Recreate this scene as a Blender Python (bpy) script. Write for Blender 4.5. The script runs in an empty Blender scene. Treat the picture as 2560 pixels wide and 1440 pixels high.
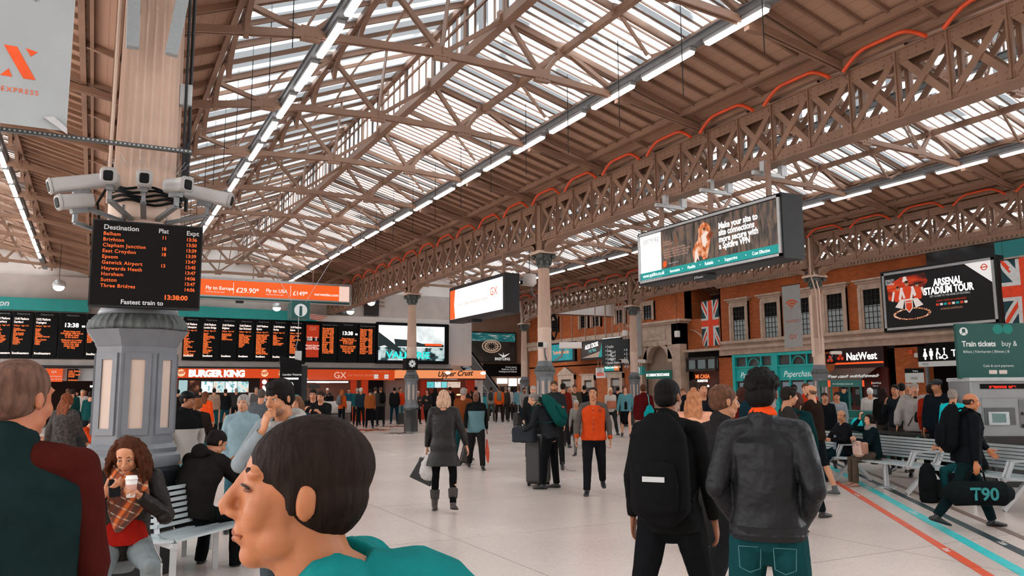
import bpy, math, random
from mathutils import Vector, Matrix
# ------------------------------------------------------------------ camera
SC = bpy.context.scene
COL = SC.collection
F_PX, CX, CY, EYE = 1990.0, 1280.0, 720.0, 1.68
PITCH, ROLL, YAW = math.atan(259 / F_PX), math.radians(.32), math.radians(27.6)
FW = Vector((math.sin(YAW) * math.cos(PITCH), math.cos(YAW) * math.cos(PITCH), math.sin(PITCH)))
_r0 = Vector((math.cos(YAW), -math.sin(YAW), 0)); _u0 = _r0.cross(FW)
RT = _r0 * math.cos(ROLL) - _u0 * math.sin(ROLL)
UP = _u0 * math.cos(ROLL) + _r0 * math.sin(ROLL)
cd = bpy.data.cameras.new('camera'); cam = bpy.data.objects.new('camera', cd); COL.objects.link(cam)
cd.sensor_width = 36.0; cd.lens = F_PX / 2560 * 36.0; cd.clip_start = .05; cd.clip_end = 400
m = Matrix((RT, UP, -FW)).transposed().to_4x4(); m.translation = (0, 0, EYE)
cam.matrix_world = m; SC.camera = cam
# ------------------------------------------------------------------ light + exposure
w = bpy.data.worlds.new('overcast_sky'); SC.world = w; w.use_nodes = True
bg = w.node_tree.nodes['Background']; bg.inputs[0].default_value = (.93, .97, 1.0, 1); bg.inputs[1].default_value = 8.8
SC.view_settings.view_transform = 'Standard'; SC.view_settings.look = 'None'
SC.view_settings.gamma = 1.0; SC.view_settings.use_curve_mapping = False
SC.view_settings.exposure = -0.14
cy = SC.cycles
cy.max_bounces = 6; cy.diffuse_bounces = 3; cy.glossy_bounces = 3; cy.transparent_max_bounces = 6
cy.transmission_bounces = 4; cy.sample_clamp_indirect = 3.0; cy.sample_clamp_direct = 12.0
cy.caustics_reflective = False; cy.caustics_refractive = False
cy.use_adaptive_sampling = True; cy.adaptive_threshold = 0.04
# ------------------------------------------------------------------ measuring helpers
def ray(px, py):
 return FW + RT * ((px - CX) / F_PX) - UP * ((py - CY) / F_PX)
def on_x(px, py, X):
 d = ray(px, py); t = X / d.x; return Vector((X, d.y * t, EYE + d.z * t))
def on_y(px, py, Y):
 d = ray(px, py); t = Y / d.y; return Vector((d.x * t, Y, EYE + d.z * t))
def on_z(px, py, z=0.0):
 d = ray(px, py); t = (z - EYE) / d.z; return Vector((d.x * t, d.y * t, z))
def at(px, depth, z=1.5):
 """ground position of something seen in column px at a distance along the view axis"""
 A = Matrix(((FW.x, FW.y), (RT.x, RT.y)))
 b = Vector((depth - (z - EYE) * FW.z, (px - CX) / F_PX * depth - (z - EYE) * RT.z))
 s = A.inverted() @ b
 return Vector((s.x, s.y, 0))
# ------------------------------------------------------------------ materials
def lin(h):
 h = h.lstrip('#'); o = []
 for i in (0, 2, 4):
  c = int(h[i:i + 2], 16) / 255
  o.append(c / 12.92 if c <= .04045 else ((c + .055) / 1.055) ** 2.4)
 return (*o, 1)
MATS = {}
def _new(name):
 mt = bpy.data.materials.new(name); mt.use_nodes = True
 nt = mt.node_tree; return mt, nt, nt.nodes['Principled BSDF']
def mat(name, col, rough=.6, metal=0.0, var=0.12, scale=6.0, bump=0.0, bscale=60.0, spec=.5, stretch=None, sheen=0.0, dist=.01):
 if name in MATS: return MATS[name]
 mt, nt, b = _new(name); c = lin(col) if isinstance(col, str) else col
 tc = nt.nodes.new('ShaderNodeTexCoord'); n = nt.nodes.new('ShaderNodeTexNoise'); n.inputs['Scale'].default_value = scale
 n.inputs['Detail'].default_value = 4
 src = tc.outputs['Object']
 if stretch:
  mp = nt.nodes.new('ShaderNodeMapping'); mp.inputs['Scale'].default_value = stretch; nt.links.new(src, mp.inputs[0]); src = mp.outputs[0]
 nt.links.new(src, n.inputs['Vector'])
 r = nt.nodes.new('ShaderNodeValToRGB')
 r.color_ramp.elements[0].position = .3; r.color_ramp.elements[1].position = .7
 r.color_ramp.elements[0].color = (*[x * (1 - var) for x in c[:3]], 1); r.color_ramp.elements[1].color = (*[min(1, x * (1 + var)) for x in c[:3]], 1)
 nt.links.new(n.outputs['Fac'], r.inputs[0]); nt.links.new(r.outputs[0], b.inputs['Base Color'])
 b.inputs['Roughness'].default_value = rough; b.inputs['Metallic'].default_value = metal
 b.inputs['Specular IOR Level'].default_value = spec
 if sheen: b.inputs['Sheen Weight'].default_value = sheen
 if bump:
  n2 = nt.nodes.new('ShaderNodeTexNoise'); n2.inputs['Scale'].default_value = bscale; n2.inputs['Detail'].default_value = 3
  nt.links.new(src, n2.inputs['Vector'])
  bp = nt.nodes.new('ShaderNodeBump'); bp.inputs['Strength'].default_value = bump; bp.inputs['Distance'].default_value = dist
  nt.links.new(n2.outputs['Fac'], bp.inputs['Height']); nt.links.new(bp.outputs[0], b.inputs['Normal'])
 MATS[name] = mt; return mt
def cloth(col, rough=.85, bump=.5, folds=9.0):
 return mat('cloth_' + col.lstrip('#') + ('_s' if rough < .6 else ''), col, rough, 0, .10, 14, bump, folds, .04, dist=.03)
def leather(col): return mat('leather_' + col.lstrip('#'), col, .45, 0, .15, 8, .6, 11, .2, dist=.025)
def skin(col): return mat('skin_' + col.lstrip('#'), col, .5, 0, .08, 18, .08, 220, .4)
def hairm(col): return mat('hair_' + col.lstrip('#'), col, .7, 0, .4, 60, .6, 90, .12, (1, 1, .25), dist=.01)
def glow(name, col, strength):
 if name in MATS: return MATS[name]
 mt, nt, b = _new(name); c = lin(col) if isinstance(col, str) else col
 b.inputs['Base Color'].default_value = (.02, .02, .02, 1); b.inputs['Emission Color'].default_value = c
 b.inputs['Emission Strength'].default_value = strength; b.inputs['Roughness'].default_value = .5; b.inputs['Specular IOR Level'].default_value = .08
 MATS[name] = mt; return mt
def noise_glow(name, stops, strength, scale=3.0, detail=5, stretch=(1, 1, 1), dist=0.0):
 """lit printed picture made of soft blotches"""
 if name in MATS: return MATS[name]
 mt, nt, b = _new(name)
 tc = nt.nodes.new('ShaderNodeTexCoord'); mp = nt.nodes.new('ShaderNodeMapping'); mp.inputs['Scale'].default_value = stretch
 n = nt.nodes.new('ShaderNodeTexNoise'); n.inputs['Scale'].default_value = scale; n.inputs['Detail'].default_value = detail; n.inputs['Distortion'].default_value = dist
 r = nt.nodes.new('ShaderNodeValToRGB'); e = r.color_ramp.elements
 while len(e) < len(stops): e.new(.5)
 for k, (p, c) in enumerate(stops): e[k].position = p; e[k].color = lin(c)
 nt.links.new(tc.outputs['Object'], mp.inputs[0]); nt.links.new(mp.outputs[0], n.inputs['Vector'])
 nt.links.new(n.outputs['Fac'], r.inputs[0]); nt.links.new(r.outputs[0], b.inputs['Emission Color'])
 b.inputs['Base Color'].default_value = (.02, .02, .02, 1); b.inputs['Emission Strength'].default_value = strength; b.inputs['Specular IOR Level'].default_value = .08
 MATS[name] = mt; return mt
def banded(name, lo, hi, z, axis=2, rough=.8, soft=.004, bump=.5, third=None):
 """garment sewn from two colours, split at height z"""
 if name in MATS: return MATS[name]
 mt, nt, b = _new(name); tc = nt.nodes.new('ShaderNodeTexCoord'); sp = nt.nodes.new('ShaderNodeSeparateXYZ')
 r = nt.nodes.new('ShaderNodeMapRange'); r.inputs[1].default_value = z - soft; r.inputs[2].default_value = z + soft
 mx = nt.nodes.new('ShaderNodeMix'); mx.data_type = 'RGBA'; mx.inputs[6].default_value = lin(lo); mx.inputs[7].default_value = lin(hi)
 nt.links.new(tc.outputs['Object'], sp.inputs[0]); nt.links.new(sp.outputs[axis], r.inputs[0]); nt.links.new(r.outputs[0], mx.inputs[0])
 nt.links.new(mx.outputs[2], b.inputs['Base Color']); b.inputs['Roughness'].default_value = rough; b.inputs['Specular IOR Level'].default_value = .05
 n2 = nt.nodes.new('ShaderNodeTexNoise'); n2.inputs['Scale'].default_value = 9; nt.links.new(tc.outputs['Object'], n2.inputs['Vector'])
 bp = nt.nodes.new('ShaderNodeBump'); bp.inputs['Strength'].default_value = bump; bp.inputs['Distance'].default_value = .03
 nt.links.new(n2.outputs['Fac'], bp.inputs['Height']); nt.links.new(bp.outputs[0], b.inputs['Normal'])
 MATS[name] = mt; return mt
# ------------------------------------------------------------------ objects
def tag(o, label=None, cat=None, group=None, kind=None):
 if label: o['label'] = label
 if cat: o['category'] = cat
 if group: o['group'] = group
 if kind: o['kind'] = kind
 return o
def empty(name, loc=(0, 0, 0), rz=0.0, parent=None, mw=None):
 o = bpy.data.objects.new(name, None); COL.objects.link(o); o.empty_display_size = .1
 if parent: o.parent = parent
 if mw is not None: o.matrix_basis = mw
 else: o.location = loc; o.rotation_euler = (0, 0, rz)
 return o
def face_frame(loc, n):
 """matrix whose local x reads left to right, y up and z towards the viewer, for a vertical face with outward normal n"""
 n = Vector((n[0], n[1], 0)).normalized(); x = Vector((0, 0, 1)).cross(n)
 mm = Matrix((x, Vector((0, 0, 1)), n)).transposed().to_4x4(); mm.translation = loc
 return mm
class MB:
 def __init__(s): s.v = []; s.f = []; s.mi = []; s.cur = 0
 def add(s, vs, fs):
  b = len(s.v); s.v += [tuple(p) for p in vs]; s.f += [tuple(i + b for i in f) for f in fs]; s.mi += [s.cur] * len(fs); return s
 def box(s, x0, y0, z0, x1, y1, z1):
  x0, x1 = min(x0, x1), max(x0, x1); y0, y1 = min(y0, y1), max(y0, y1); z0, z1 = min(z0, z1), max(z0, z1)
  return s.add([(x0, y0, z0), (x1, y0, z0), (x1, y1, z0), (x0, y1, z0), (x0, y0, z1), (x1, y0, z1), (x1, y1, z1), (x0, y1, z1)],
     [(0, 3, 2, 1), (4, 5, 6, 7), (0, 1, 5, 4), (1, 2, 6, 5), (2, 3, 7, 6), (3, 0, 4, 7)])
 def cbox(s, c, d): return s.box(c[0] - d[0] / 2, c[1] - d[1] / 2, c[2] - d[2] / 2, c[0] + d[0] / 2, c[1] + d[1] / 2, c[2] + d[2] / 2)
 def rbox(s, c, d, r, n=3, ax=2):
  """box with its edges round one axis rounded"""
  a, b = [i for i in range(3) if i != ax]; pts = []
  for qx, qy, st in ((1, 1, 0), (-1, 1, 1), (-1, -1, 2), (1, -1, 3)):
   for k in range(n + 1):
    t = math.pi / 2 * (st + k / n)
    pts.append((qx * (d[a] / 2 - r) + r * math.cos(t), qy * (d[b] / 2 - r) + r * math.sin(t)))
  N = len(pts); vs = []
  for e, sh in ((-1, .75), (-.93, 1), (.93, 1), (1, .75)):
   q = max(0.0, d[ax] / 2 - r * .4) if abs(e) < 1 else d[ax] / 2
   for p in pts:
    f = 1 if abs(e) < 1 else None
    o = [0, 0, 0]; o[ax] = c[ax] + (q if e > 0 else -q)
    if f: o[a] = c[a] + p[0]; o[b] = c[b] + p[1]
    else:
     o[a] = c[a] + p[0] * (1 - r * .8 / d[a]); o[b] = c[b] + p[1] * (1 - r * .8 / d[b])
    vs.append(o)
  fs = [tuple(reversed(range(N)))] + [tuple(range(3 * N, 4 * N))]
  for k in range(3):
   for i in range(N): j = (i + 1) % N; fs.append((k * N + i, k * N + j, (k + 1) * N + j, (k + 1) * N + i))
  return s.add(vs, fs)
 def bar(s, p, q, w, h, upv=(0, 0, 1)):
  p, q = Vector(p), Vector(q); d = (q - p).normalized(); u = Vector(upv)
  if abs(d.dot(u)) > .98: u = Vector((0, 1, 0))
  a = d.cross(u).normalized() * w / 2; b = a.cross(d).normalized() * h / 2
  vs = [p - a - b, p + a - b, p + a + b, p - a + b, q - a - b, q + a - b, q + a + b, q - a + b]
  return s.add(vs, [(0, 3, 2, 1), (4, 5, 6, 7), (0, 1, 5, 4), (1, 2, 6, 5), (2, 3, 7, 6), (3, 0, 4, 7)])
 def tube(s, pts, r, n=8, cap=True):
  pts = [Vector(p) for p in pts]; rs = r if isinstance(r, (list, tuple)) else [r] * len(pts)
  b0 = len(s.v); a = None; vs = []
  for i, p in enumerate(pts):
   d = (pts[min(i + 1, len(pts) - 1)] - pts[max(i - 1, 0)])
   d = d.normalized() if d.length > 1e-9 else Vector((0, 0, 1))
   if a is None:
    u = Vector((0, 0, 1)) if abs(d.z) < .9 else Vector((1, 0, 0)); a = d.cross(u).normalized()
   else: a = (a - d * a.dot(d)).normalized()
   b = d.cross(a)
   for k in range(n):
    t = 2 * math.pi * k / n; vs.append(p + (a * math.cos(t) + b * math.sin(t)) * rs[i])
  fs = []
  for i in range(len(pts) - 1):
   for k in range(n): j = (k + 1) % n; fs.append((i * n + k, i * n + j, (i + 1) * n + j, (i + 1) * n + k))
  if cap: fs.append(tuple(reversed(range(n)))); fs.append(tuple(range((len(pts) - 1) * n, len(pts) * n)))
  return s.add(vs, fs)
 def lathe(s, prof, n=24, c=(0, 0, 0), sides=None, flute=0, rot=0.0):
  """prof: (r, z) from bottom to top; flute cuts n/4 grooves"""
  vs = []
  for r, z in prof:
   for k in range(n):
    t = 2 * math.pi * k / n + rot; rr = r
    if flute: rr = r - flute * abs(math.sin(math.pi * k / 8)) ** .6
    if sides:
     q = (t - rot) % (2 * math.pi / sides) - math.pi / sides; rr = r / math.cos(q)
    vs.append((c[0] + rr * math.cos(t), c[1] + rr * math.sin(t), c[2] + z))
  fs = [tuple(reversed(range(n))), tuple(range((len(prof) - 1) * n, len(prof) * n))]
  for i in range(len(prof) - 1):
   for k in range(n): j = (k + 1) % n; fs.append((i * n + k, i * n + j, (i + 1) * n + j, (i + 1) * n + k))
  return s.add(vs, fs)
 def ball(s, c, r, n=12, mm=8):
  r = r if isinstance(r, (list, tuple)) else (r, r, r); vs = [(c[0], c[1], c[2] - r[2])]
  for i in range(1, mm):
   p = -math.pi / 2 + math.pi * i / mm
   for k in range(n):
    t = 2 * math.pi * k / n; vs.append((c[0] + r[0] * math.cos(p) * math.cos(t), c[1] + r[1] * math.cos(p) * math.sin(t), c[2] + r[2] * math.sin(p)))
  vs.append((c[0], c[1], c[2] + r[2])); fs = [(0, 1 + (k + 1) % n, 1 + k) for k in range(n)]
  for i in range(mm - 2):
   for k in range(n): j = (k + 1) % n; a = 1 + i * n; fs.append((a + k, a + j, a + n + j, a + n + k))
  e = len(vs) - 1; a = 1 + (mm - 2) * n
  fs += [(a + k, a + (k + 1) % n, e) for k in range(n)]
  return s.add(vs, fs)
 def prism(s, pts, z0, z1, ax=2):
  """polygon pts in the plane across axis ax, extruded z0..z1"""
  n = len(pts); vs = []
  for z in (z0, z1):
   for p in pts: vs.append((p[0], p[1], z) if ax == 2 else ((z, p[0], p[1]) if ax == 0 else (p[0], z, p[1])))
  fs = [tuple(reversed(range(n))), tuple(range(n, 2 * n))] + [(i, (i + 1) % n, n + (i + 1) % n, n + i) for i in range(n)]
  return s.add(vs, fs)
 def loft(s, rings, caps=True, n=14):
  """rings: (centre, side vector, front vector), closed ends"""
  vs = []; R = []
  for c, a, b in rings: R.append((Vector(c), Vector(a), Vector(b)))
  if caps:
   d0 = (R[0][0] - R[1][0]); d1 = (R[-1][0] - R[-2][0])
   d0 = d0.normalized() if d0.length else Vector((0, 0, -1)); d1 = d1.normalized() if d1.length else Vector((0, 0, 1))
   k0 = min(R[0][1].length, R[0][2].length); k1 = min(R[-1][1].length, R[-1][2].length)
   R = [(R[0][0] + d0 * k0 * .7, R[0][1] * .5, R[0][2] * .5)] + R + [(R[-1][0] + d1 * k1 * .7, R[-1][1] * .5, R[-1][2] * .5)]
  for c, a, b in R:
   for k in range(n): t = 2 * math.pi * k / n; vs.append(c + a * math.cos(t) + b * math.sin(t))
  fs = [tuple(reversed(range(n))), tuple(range((len(R) - 1) * n, len(R) * n))]
  for i in range(len(R) - 1):
   for k in range(n): j = (k + 1) % n; fs.append((i * n + k, i * n + j, (i + 1) * n + j, (i + 1) * n + k))
  return s.add(vs, fs)
 def mesh(s, name, mats, smooth=False):
  me = bpy.data.meshes.new(name); me.from_pydata(s.v, [], s.f)
  for mt in (mats if isinstance(mats, (list, tuple)) else [mats]): me.materials.append(mt)
  me.polygons.foreach_set('material_index', s.mi)
  if smooth: me.polygons.foreach_set('use_smooth', [True] * len(me.polygons))
  me.update(); return me
 def build(s, name, mats, parent=None, smooth=False, loc=None, rz=0.0):
  o = bpy.data.objects.new(name, s.mesh(name, mats, smooth)); COL.objects.link(o)
  if parent: o.parent = parent
  if loc is not None: o.location = loc
  if rz: o.rotation_euler = (0, 0, rz)
  return o
def bevel(o, wdt, seg=2):
 b = o.modifiers.new('bevel', 'BEVEL'); b.width = wdt; b.segments = seg; b.limit_method = 'ANGLE'; return o
def edge_split(o, deg=35):
 for p in o.data.polygons: p.use_smooth = True
 try: o.data.set_sharp_from_angle(angle=math.radians(deg))
 except Exception: pass
 return o
def dup(root, loc=None, rz=None, label=None, group=None, parent=None):
 r = root.copy(); COL.objects.link(r)
 if parent: r.parent = parent
 if loc is not None: r.location = loc
 if rz is not None: r.rotation_euler = (0, 0, rz)
 if label: r['label'] = label
 if group: r['group'] = group
 for ch in root.children:
  dup(ch, parent=r)
 return r
def text(s, x, y, size, mt, parent, z=.004, align='LEFT', sx=1.0, shear=0.0, bold=0.0, name='lettering', line=1.0, ext=.0, rot=0.0, sp=1.0):
 cu = bpy.data.curves.new(name, 'FONT'); cu.body = s; cu.size = size; cu.align_x = align; cu.align_y = 'TOP_BASELINE'
 cu.offset = bold; cu.shear = shear; cu.space_line = line; cu.extrude = ext; cu.resolution_u = 3; cu.space_character = sp
 cu.materials.append(mt); o = bpy.data.objects.new(name, cu); COL.objects.link(o); o.parent = parent
 o.location = (x, y, z); o.scale = (sx, 1, 1); o.rotation_euler = (0, 0, rot); return o
def panel(x0, y0, x1, y1, mt, parent, name, z0=0.0, z1=.003):
 return MB().box(x0, y0, z0, x1, y1, z1).build(name, mt, parent)
# ------------------------------------------------------------------ palette
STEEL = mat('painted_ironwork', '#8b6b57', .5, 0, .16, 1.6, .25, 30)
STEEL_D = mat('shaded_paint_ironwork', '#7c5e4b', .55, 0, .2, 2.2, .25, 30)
CREAM = mat('cream_column_paint', '#cdb3a2', .6, 0, .06, 3, .06, 30)
GREYP = mat('grey_column_paint', '#66696e', .38, 0, .12, 4, .15, 25)
DARKP = mat('dark_plinth_paint', '#1d2022', .25, 0, .2, 4, .1, 20)
VERD = mat('dark_leaf_moulding', '#4d5250', .6, 0, .45, 14, .8, 40, stretch=(1, 1, .3))
BLACK = mat('black_plastic', '#0b0b0c', .5, 0, .1, 5, spec=.12)
DGREY = mat('dark_grey_metal', '#222224', .5, 0, .12, 5, spec=.25)
MGREY = mat('mid_grey_metal', '#6f7173', .4, .3, .12, 6)
LGREY = mat('light_grey_metal', '#b9bcbe', .35, .5, .08, 6)
STEELM = mat('brushed_steel', '#a7a9ab', .3, .85, .08, 8)
WHITEP = mat('white_paint', '#d9d2cd', .6, 0, .05, 2)
WHITE_T = glow('white_lettering', '#f4f1ee', .75)
WHITE_L = glow('lit_white', '#fffaf5', 2.2)
TUBE = glow('fluorescent_tube', '#fdf8f5', 6.0)
ORANGE_L = glow('lit_orange', '#f8601f', 1.0)
LED = glow('amber_led', '#ff7634', 1.35)
LED_W = glow('white_led', '#ffe9e0', 1.6)
TEAL = mat('teal_paint', '#0f8a86', .45, 0, .08, 3)
TEAL_D = mat('dark_teal_board', '#0c4f4c', .5, 0, .08, 3)
TEAL_L = glow('lit_teal', '#16a09c', .8)
ORANGE_P = mat('orange_conduit_paint', '#d8491c', .45, 0, .1, 4)
GLASS_D = mat('dark_window_glass', '#14171a', .12, 0, .2, 3, spec=.8)
STONE = mat('pinkish_limestone', '#b39a88', .8, 0, .16, 2.5, .3, 20)
TIMBER = mat('timber_trim', '#7a5a44', .6, 0, .2, 6)
def floor_material():
 mt, nt, b = _new('terrazzo_floor')
 N = nt.nodes.new; L = nt.links.new
 tc = N('ShaderNodeTexCoord')
 big = N('ShaderNodeTexNoise'); big.inputs['Scale'].default_value = .35; big.inputs['Detail'].default_value = 6
 sm = N('ShaderNodeTexVoronoi'); sm.inputs['Scale'].default_value = 48
 r1 = N('ShaderNodeValToRGB'); r1.color_ramp.elements[0].color = lin('#cbbbb2'); r1.color_ramp.elements[1].color = lin('#e2d4cb')
 r2 = N('ShaderNodeValToRGB'); r2.color_ramp.elements[0].color = (.80, .78, .77, 1); r2.color_ramp.elements[1].color = (1.04, 1.03, 1.02, 1)
 mx = N('ShaderNodeMix'); mx.data_type = 'RGBA'; mx.blend_type = 'MULTIPLY'; mx.inputs[0].default_value = .6
 L(tc.outputs['Object'], big.inputs['Vector']); L(tc.outputs['Object'], sm.inputs['Vector'])
 L(big.outputs['Fac'], r1.inputs[0]); L(sm.outputs['Color'], r2.inputs[0]); L(r1.outputs[0], mx.inputs[6]); L(r2.outputs[0], mx.inputs[7])
 # slab joints
 br = N('ShaderNodeTexBrick'); br.inputs['Scale'].default_value = 1; br.offset = 0
 br.inputs['Brick Width'].default_value = 3.8; br.inputs['Row Height'].default_value = 2.9; br.inputs['Mortar Size'].default_value = .006
 br.inputs['Color1'].default_value = (1, 1, 1, 1); br.inputs['Color2'].default_value = (.96, .96, .96, 1); br.inputs['Mortar'].default_value = (.45, .42, .4, 1)
 L(tc.outputs['Object'], br.inputs['Vector'])
 m2 = N('ShaderNodeMix'); m2.data_type = 'RGBA'; m2.blend_type = 'MULTIPLY'; m2.inputs[0].default_value = 1
 L(mx.outputs[2], m2.inputs[6]); L(br.outputs['Color'], m2.inputs[7]); L(m2.outputs[2], b.inputs['Base Color'])
 rr = N('ShaderNodeMapRange'); rr.inputs[3].default_value = .16; rr.inputs[4].default_value = .34
 L(big.outputs['Fac'], rr.inputs[0]); L(rr.outputs[0], b.inputs['Roughness']); b.inputs['Specular IOR Level'].default_value = .5
 return mt
def brick_material(name='orange_brick', c1='#c8662a', c2='#ae541d', mo='#96603a'):
 mt, nt, b = _new(name); N = nt.nodes.new; L = nt.links.new
 tc = N('ShaderNodeTexCoord'); mp = N('ShaderNodeMapping'); mp.inputs['Rotation'].default_value = (0, 0, 0)
 sp = N('ShaderNodeSeparateXYZ'); cb = N('ShaderNodeCombineXYZ'); add = N('ShaderNodeMath')
 L(tc.outputs['Object'], sp.inputs[0]); L(sp.outputs[0], add.inputs[0]); L(sp.outputs[1], add.inputs[1]); L(add.outputs[0], cb.inputs[0]); L(sp.outputs[2], cb.inputs[1])
 br = N('ShaderNodeTexBrick'); br.inputs['Scale'].default_value = 1; br.inputs['Brick Width'].default_value = .24; br.inputs['Row Height'].default_value = .078
 br.inputs['Mortar Size'].default_value = .006; br.inputs['Color1'].default_value = lin(c1); br.inputs['Color2'].default_value = lin(c2); br.inputs['Mortar'].default_value = lin(mo)
 L(cb.outputs[0], br.inputs['Vector'])
 n = N('ShaderNodeTexNoise'); n.inputs['Scale'].default_value = .8; n.inputs['Detail'].default_value = 5; L(tc.outputs['Object'], n.inputs['Vector'])
 mx = N('ShaderNodeMix'); mx.data_type = 'RGBA'; mx.blend_type = 'MULTIPLY'; r = N('ShaderNodeValToRGB'); r.color_ramp.elements[0].position = .35; r.color_ramp.elements[0].color = (.68, .66, .64, 1); r.color_ramp.elements[1].color = (1.1, 1.1, 1.1, 1)
 mx.inputs[0].default_value = 1; L(n.outputs['Fac'], r.inputs[0]); L(br.outputs['Color'], mx.inputs[6]); L(r.outputs[0], mx.inputs[7]); L(mx.outputs[2], b.inputs['Base Color'])
 b.inputs['Roughness'].default_value = .85; return mt
def board_material():
 """painted tongue-and-groove boards running along y"""
 mt, nt, b = _new('painted_roof_boards'); N = nt.nodes.new; L = nt.links.new
 tc = N('ShaderNodeTexCoord'); wv = N('ShaderNodeTexWave'); wv.bands_direction = 'X'; wv.inputs['Scale'].default_value = 1.35; wv.inputs['Distortion'].default_value = .1
 wv.wave_profile = 'SAW'
 L(tc.outputs['Object'], wv.inputs['Vector'])
 r = N('ShaderNodeValToRGB'); e = r.color_ramp.elements; e[0].position = 0; e[0].color = lin('#755845'); e[1].position = .06; e[1].color = lin('#ab8670')
 L(wv.outputs['Fac'], r.inputs[0])
 n = N('ShaderNodeTexNoise'); n.inputs['Scale'].default_value = 1.3; n.inputs['Detail'].default_value = 5; L(tc.outputs['Object'], n.inputs['Vector'])
 mx = N('ShaderNodeMix'); mx.data_type = 'RGBA'; mx.blend_type = 'MULTIPLY'; mx.inputs[0].default_value = .7
 r2 = N('ShaderNodeValToRGB'); r2.color_ramp.elements[0].color = (.78, .76, .74, 1); r2.color_ramp.elements[1].color = (1, 1, 1, 1)
 L(n.outputs['Fac'], r2.inputs[0]); L(r.outputs[0], mx.inputs[6]); L(r2.outputs[0], mx.inputs[7]); L(mx.outputs[2], b.inputs['Base Color'])
 b.inputs['Roughness'].default_value = .65; return mt
def glazing_material(name, clear, dirty, milky, thr):
 """wired patent glazing: part clear, part milky, dirtier towards some panes"""
 mt = bpy.data.materials.new(name); mt.use_nodes = True; nt = mt.node_tree; nt.nodes.clear(); N = nt.nodes.new; L = nt.links.new
 out = N('ShaderNodeOutputMaterial'); tr = N('ShaderNodeBsdfTransparent'); tl = N('ShaderNodeBsdfTranslucent'); mx = N('ShaderNodeMixShader')
 tc = N('ShaderNodeTexCoord'); sp = N('ShaderNodeSeparateXYZ'); L(tc.outputs['Object'], sp.inputs[0])
 # one random tone per pane (panes .24 m wide along y)
 dv = N('ShaderNodeMath'); dv.operation = 'DIVIDE'; dv.inputs[1].default_value = .2417; L(sp.outputs[1], dv.inputs[0])
 fl = N('ShaderNodeMath'); fl.operation = 'FLOOR'; L(dv.outputs[0], fl.inputs[0])
 wn = N('ShaderNodeTexWhiteNoise'); wn.noise_dimensions = '1D'; L(fl.outputs[0], wn.inputs['W'])
 n = N('ShaderNodeTexNoise'); n.inputs['Scale'].default_value = .8; n.inputs['Detail'].default_value = 5; L(tc.outputs['Object'], n.inputs['Vector'])
 ad = N('ShaderNodeMath'); ad.operation = 'ADD'; L(wn.outputs['Value'], ad.inputs[0]); L(n.outputs['Fac'], ad.inputs[1])
 mr = N('ShaderNodeMapRange'); mr.inputs[1].default_value = thr - .12; mr.inputs[2].default_value = thr + .12; L(ad.outputs[0], mr.inputs[0])
 c = N('ShaderNodeMix'); c.data_type = 'RGBA'; c.inputs[6].default_value = (dirty, dirty * 1.02, dirty * 1.04, 1); c.inputs[7].default_value = (clear, clear, clear, 1)
 L(mr.outputs[0], c.inputs[0]); L(c.outputs[2], tr.inputs[0]); tl.inputs[0].default_value = (milky, milky, milky, 1)
 mx.inputs[0].default_value = .25; L(tr.outputs[0], mx.inputs[1]); L(tl.outputs[0], mx.inputs[2]); L(mx.outputs[0], out.inputs[0])
 return mt
FLOOR = floor_material(); BRICK = brick_material(); BOARDS = board_material()
GLAZE_R = glazing_material('roof_glazing_clear', .75, .055, .10, .82)
GLAZE_L = glazing_material('roof_glazing_grey', .5, .05, .12, 1.2)
# ------------------------------------------------------------------ hall constants
ROWX = [-11.5, .35, 12.2, 24.05]; BAY = 11.85; COLY = 21.2; TP = 1.9333
Y0, Y1 = -13.6, 47.0            # length of roof that is built
YT = [COLY - TP * 9 + TP * k for k in range(23)]   # trusses in view, y 3.8 .. 46.3
WX = 33.0                       # face of the brick range on the right
RH, RL, EA = 10.3, 9.1, 7.62    # ridge high, ridge low, valley heights
XR, XL = 6.58, 9.38             # local x of ridge and of lower edge of the glazing
def zl(x): return EA + (RH - EA) * x / XR
def zr(x): return RL + (EA - RL) * (x - XR) / (BAY - XR)
def roofz(x):
 k = max(i for i in range(4) if ROWX[i] <= x); u = x - ROWX[k]; return zl(u) if u < XR else zr(u)
# ------------------------------------------------------------------ setting
MB().box(-26, -15, -.2, 46, 75, 0).build('floor', FLOOR)['kind'] = 'structure'
# inlaid star pattern in front of the counters
def inlay(cx, cy, r, a0, mt, n=8, k=.42):
 mb = MB(); pts = []
 for i in range(2 * n):
  t = a0 + math.pi * i / n; q = r if i % 2 == 0 else r * k; pts.append((cx + q * math.cos(t), cy + q * math.sin(t)))
 mb.prism(pts, 0.0005, .003); o = mb.build('floor_inlay', mt); o['kind'] = 'structure'; return o
IN_O = mat('orange_terrazzo', '#a65a34', .22, 0, .1, 20); IN_D = mat('grey_terrazzo', '#5b5a57', .22, 0, .1, 20); IN_P = mat('pink_terrazzo', '#c09a86', .22, 0, .1, 20)
for (px, py, r, mt) in ((930, 1075, 1.5, IN_O), (850, 1082, 1.2, IN_O), (1005, 1083, 1.0, IN_D), (760, 1075, 1.4, IN_P), (985, 1066, 1.1, IN_O)):
 q = on_z(px, py); inlay(q.x, q.y, r, .3, mt)
for (a, b) in (((1240, 1098), (1340, 1103)), ((1420, 1110), (1530, 1120)), ((470, 1120), (560, 1094))):
 p, q = on_z(*a), on_z(*b); o = MB().bar((p.x, p.y, .001), (q.x, q.y, .001), .05, .004).build('floor_inlay', IN_O); o['kind'] = 'structure'
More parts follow.
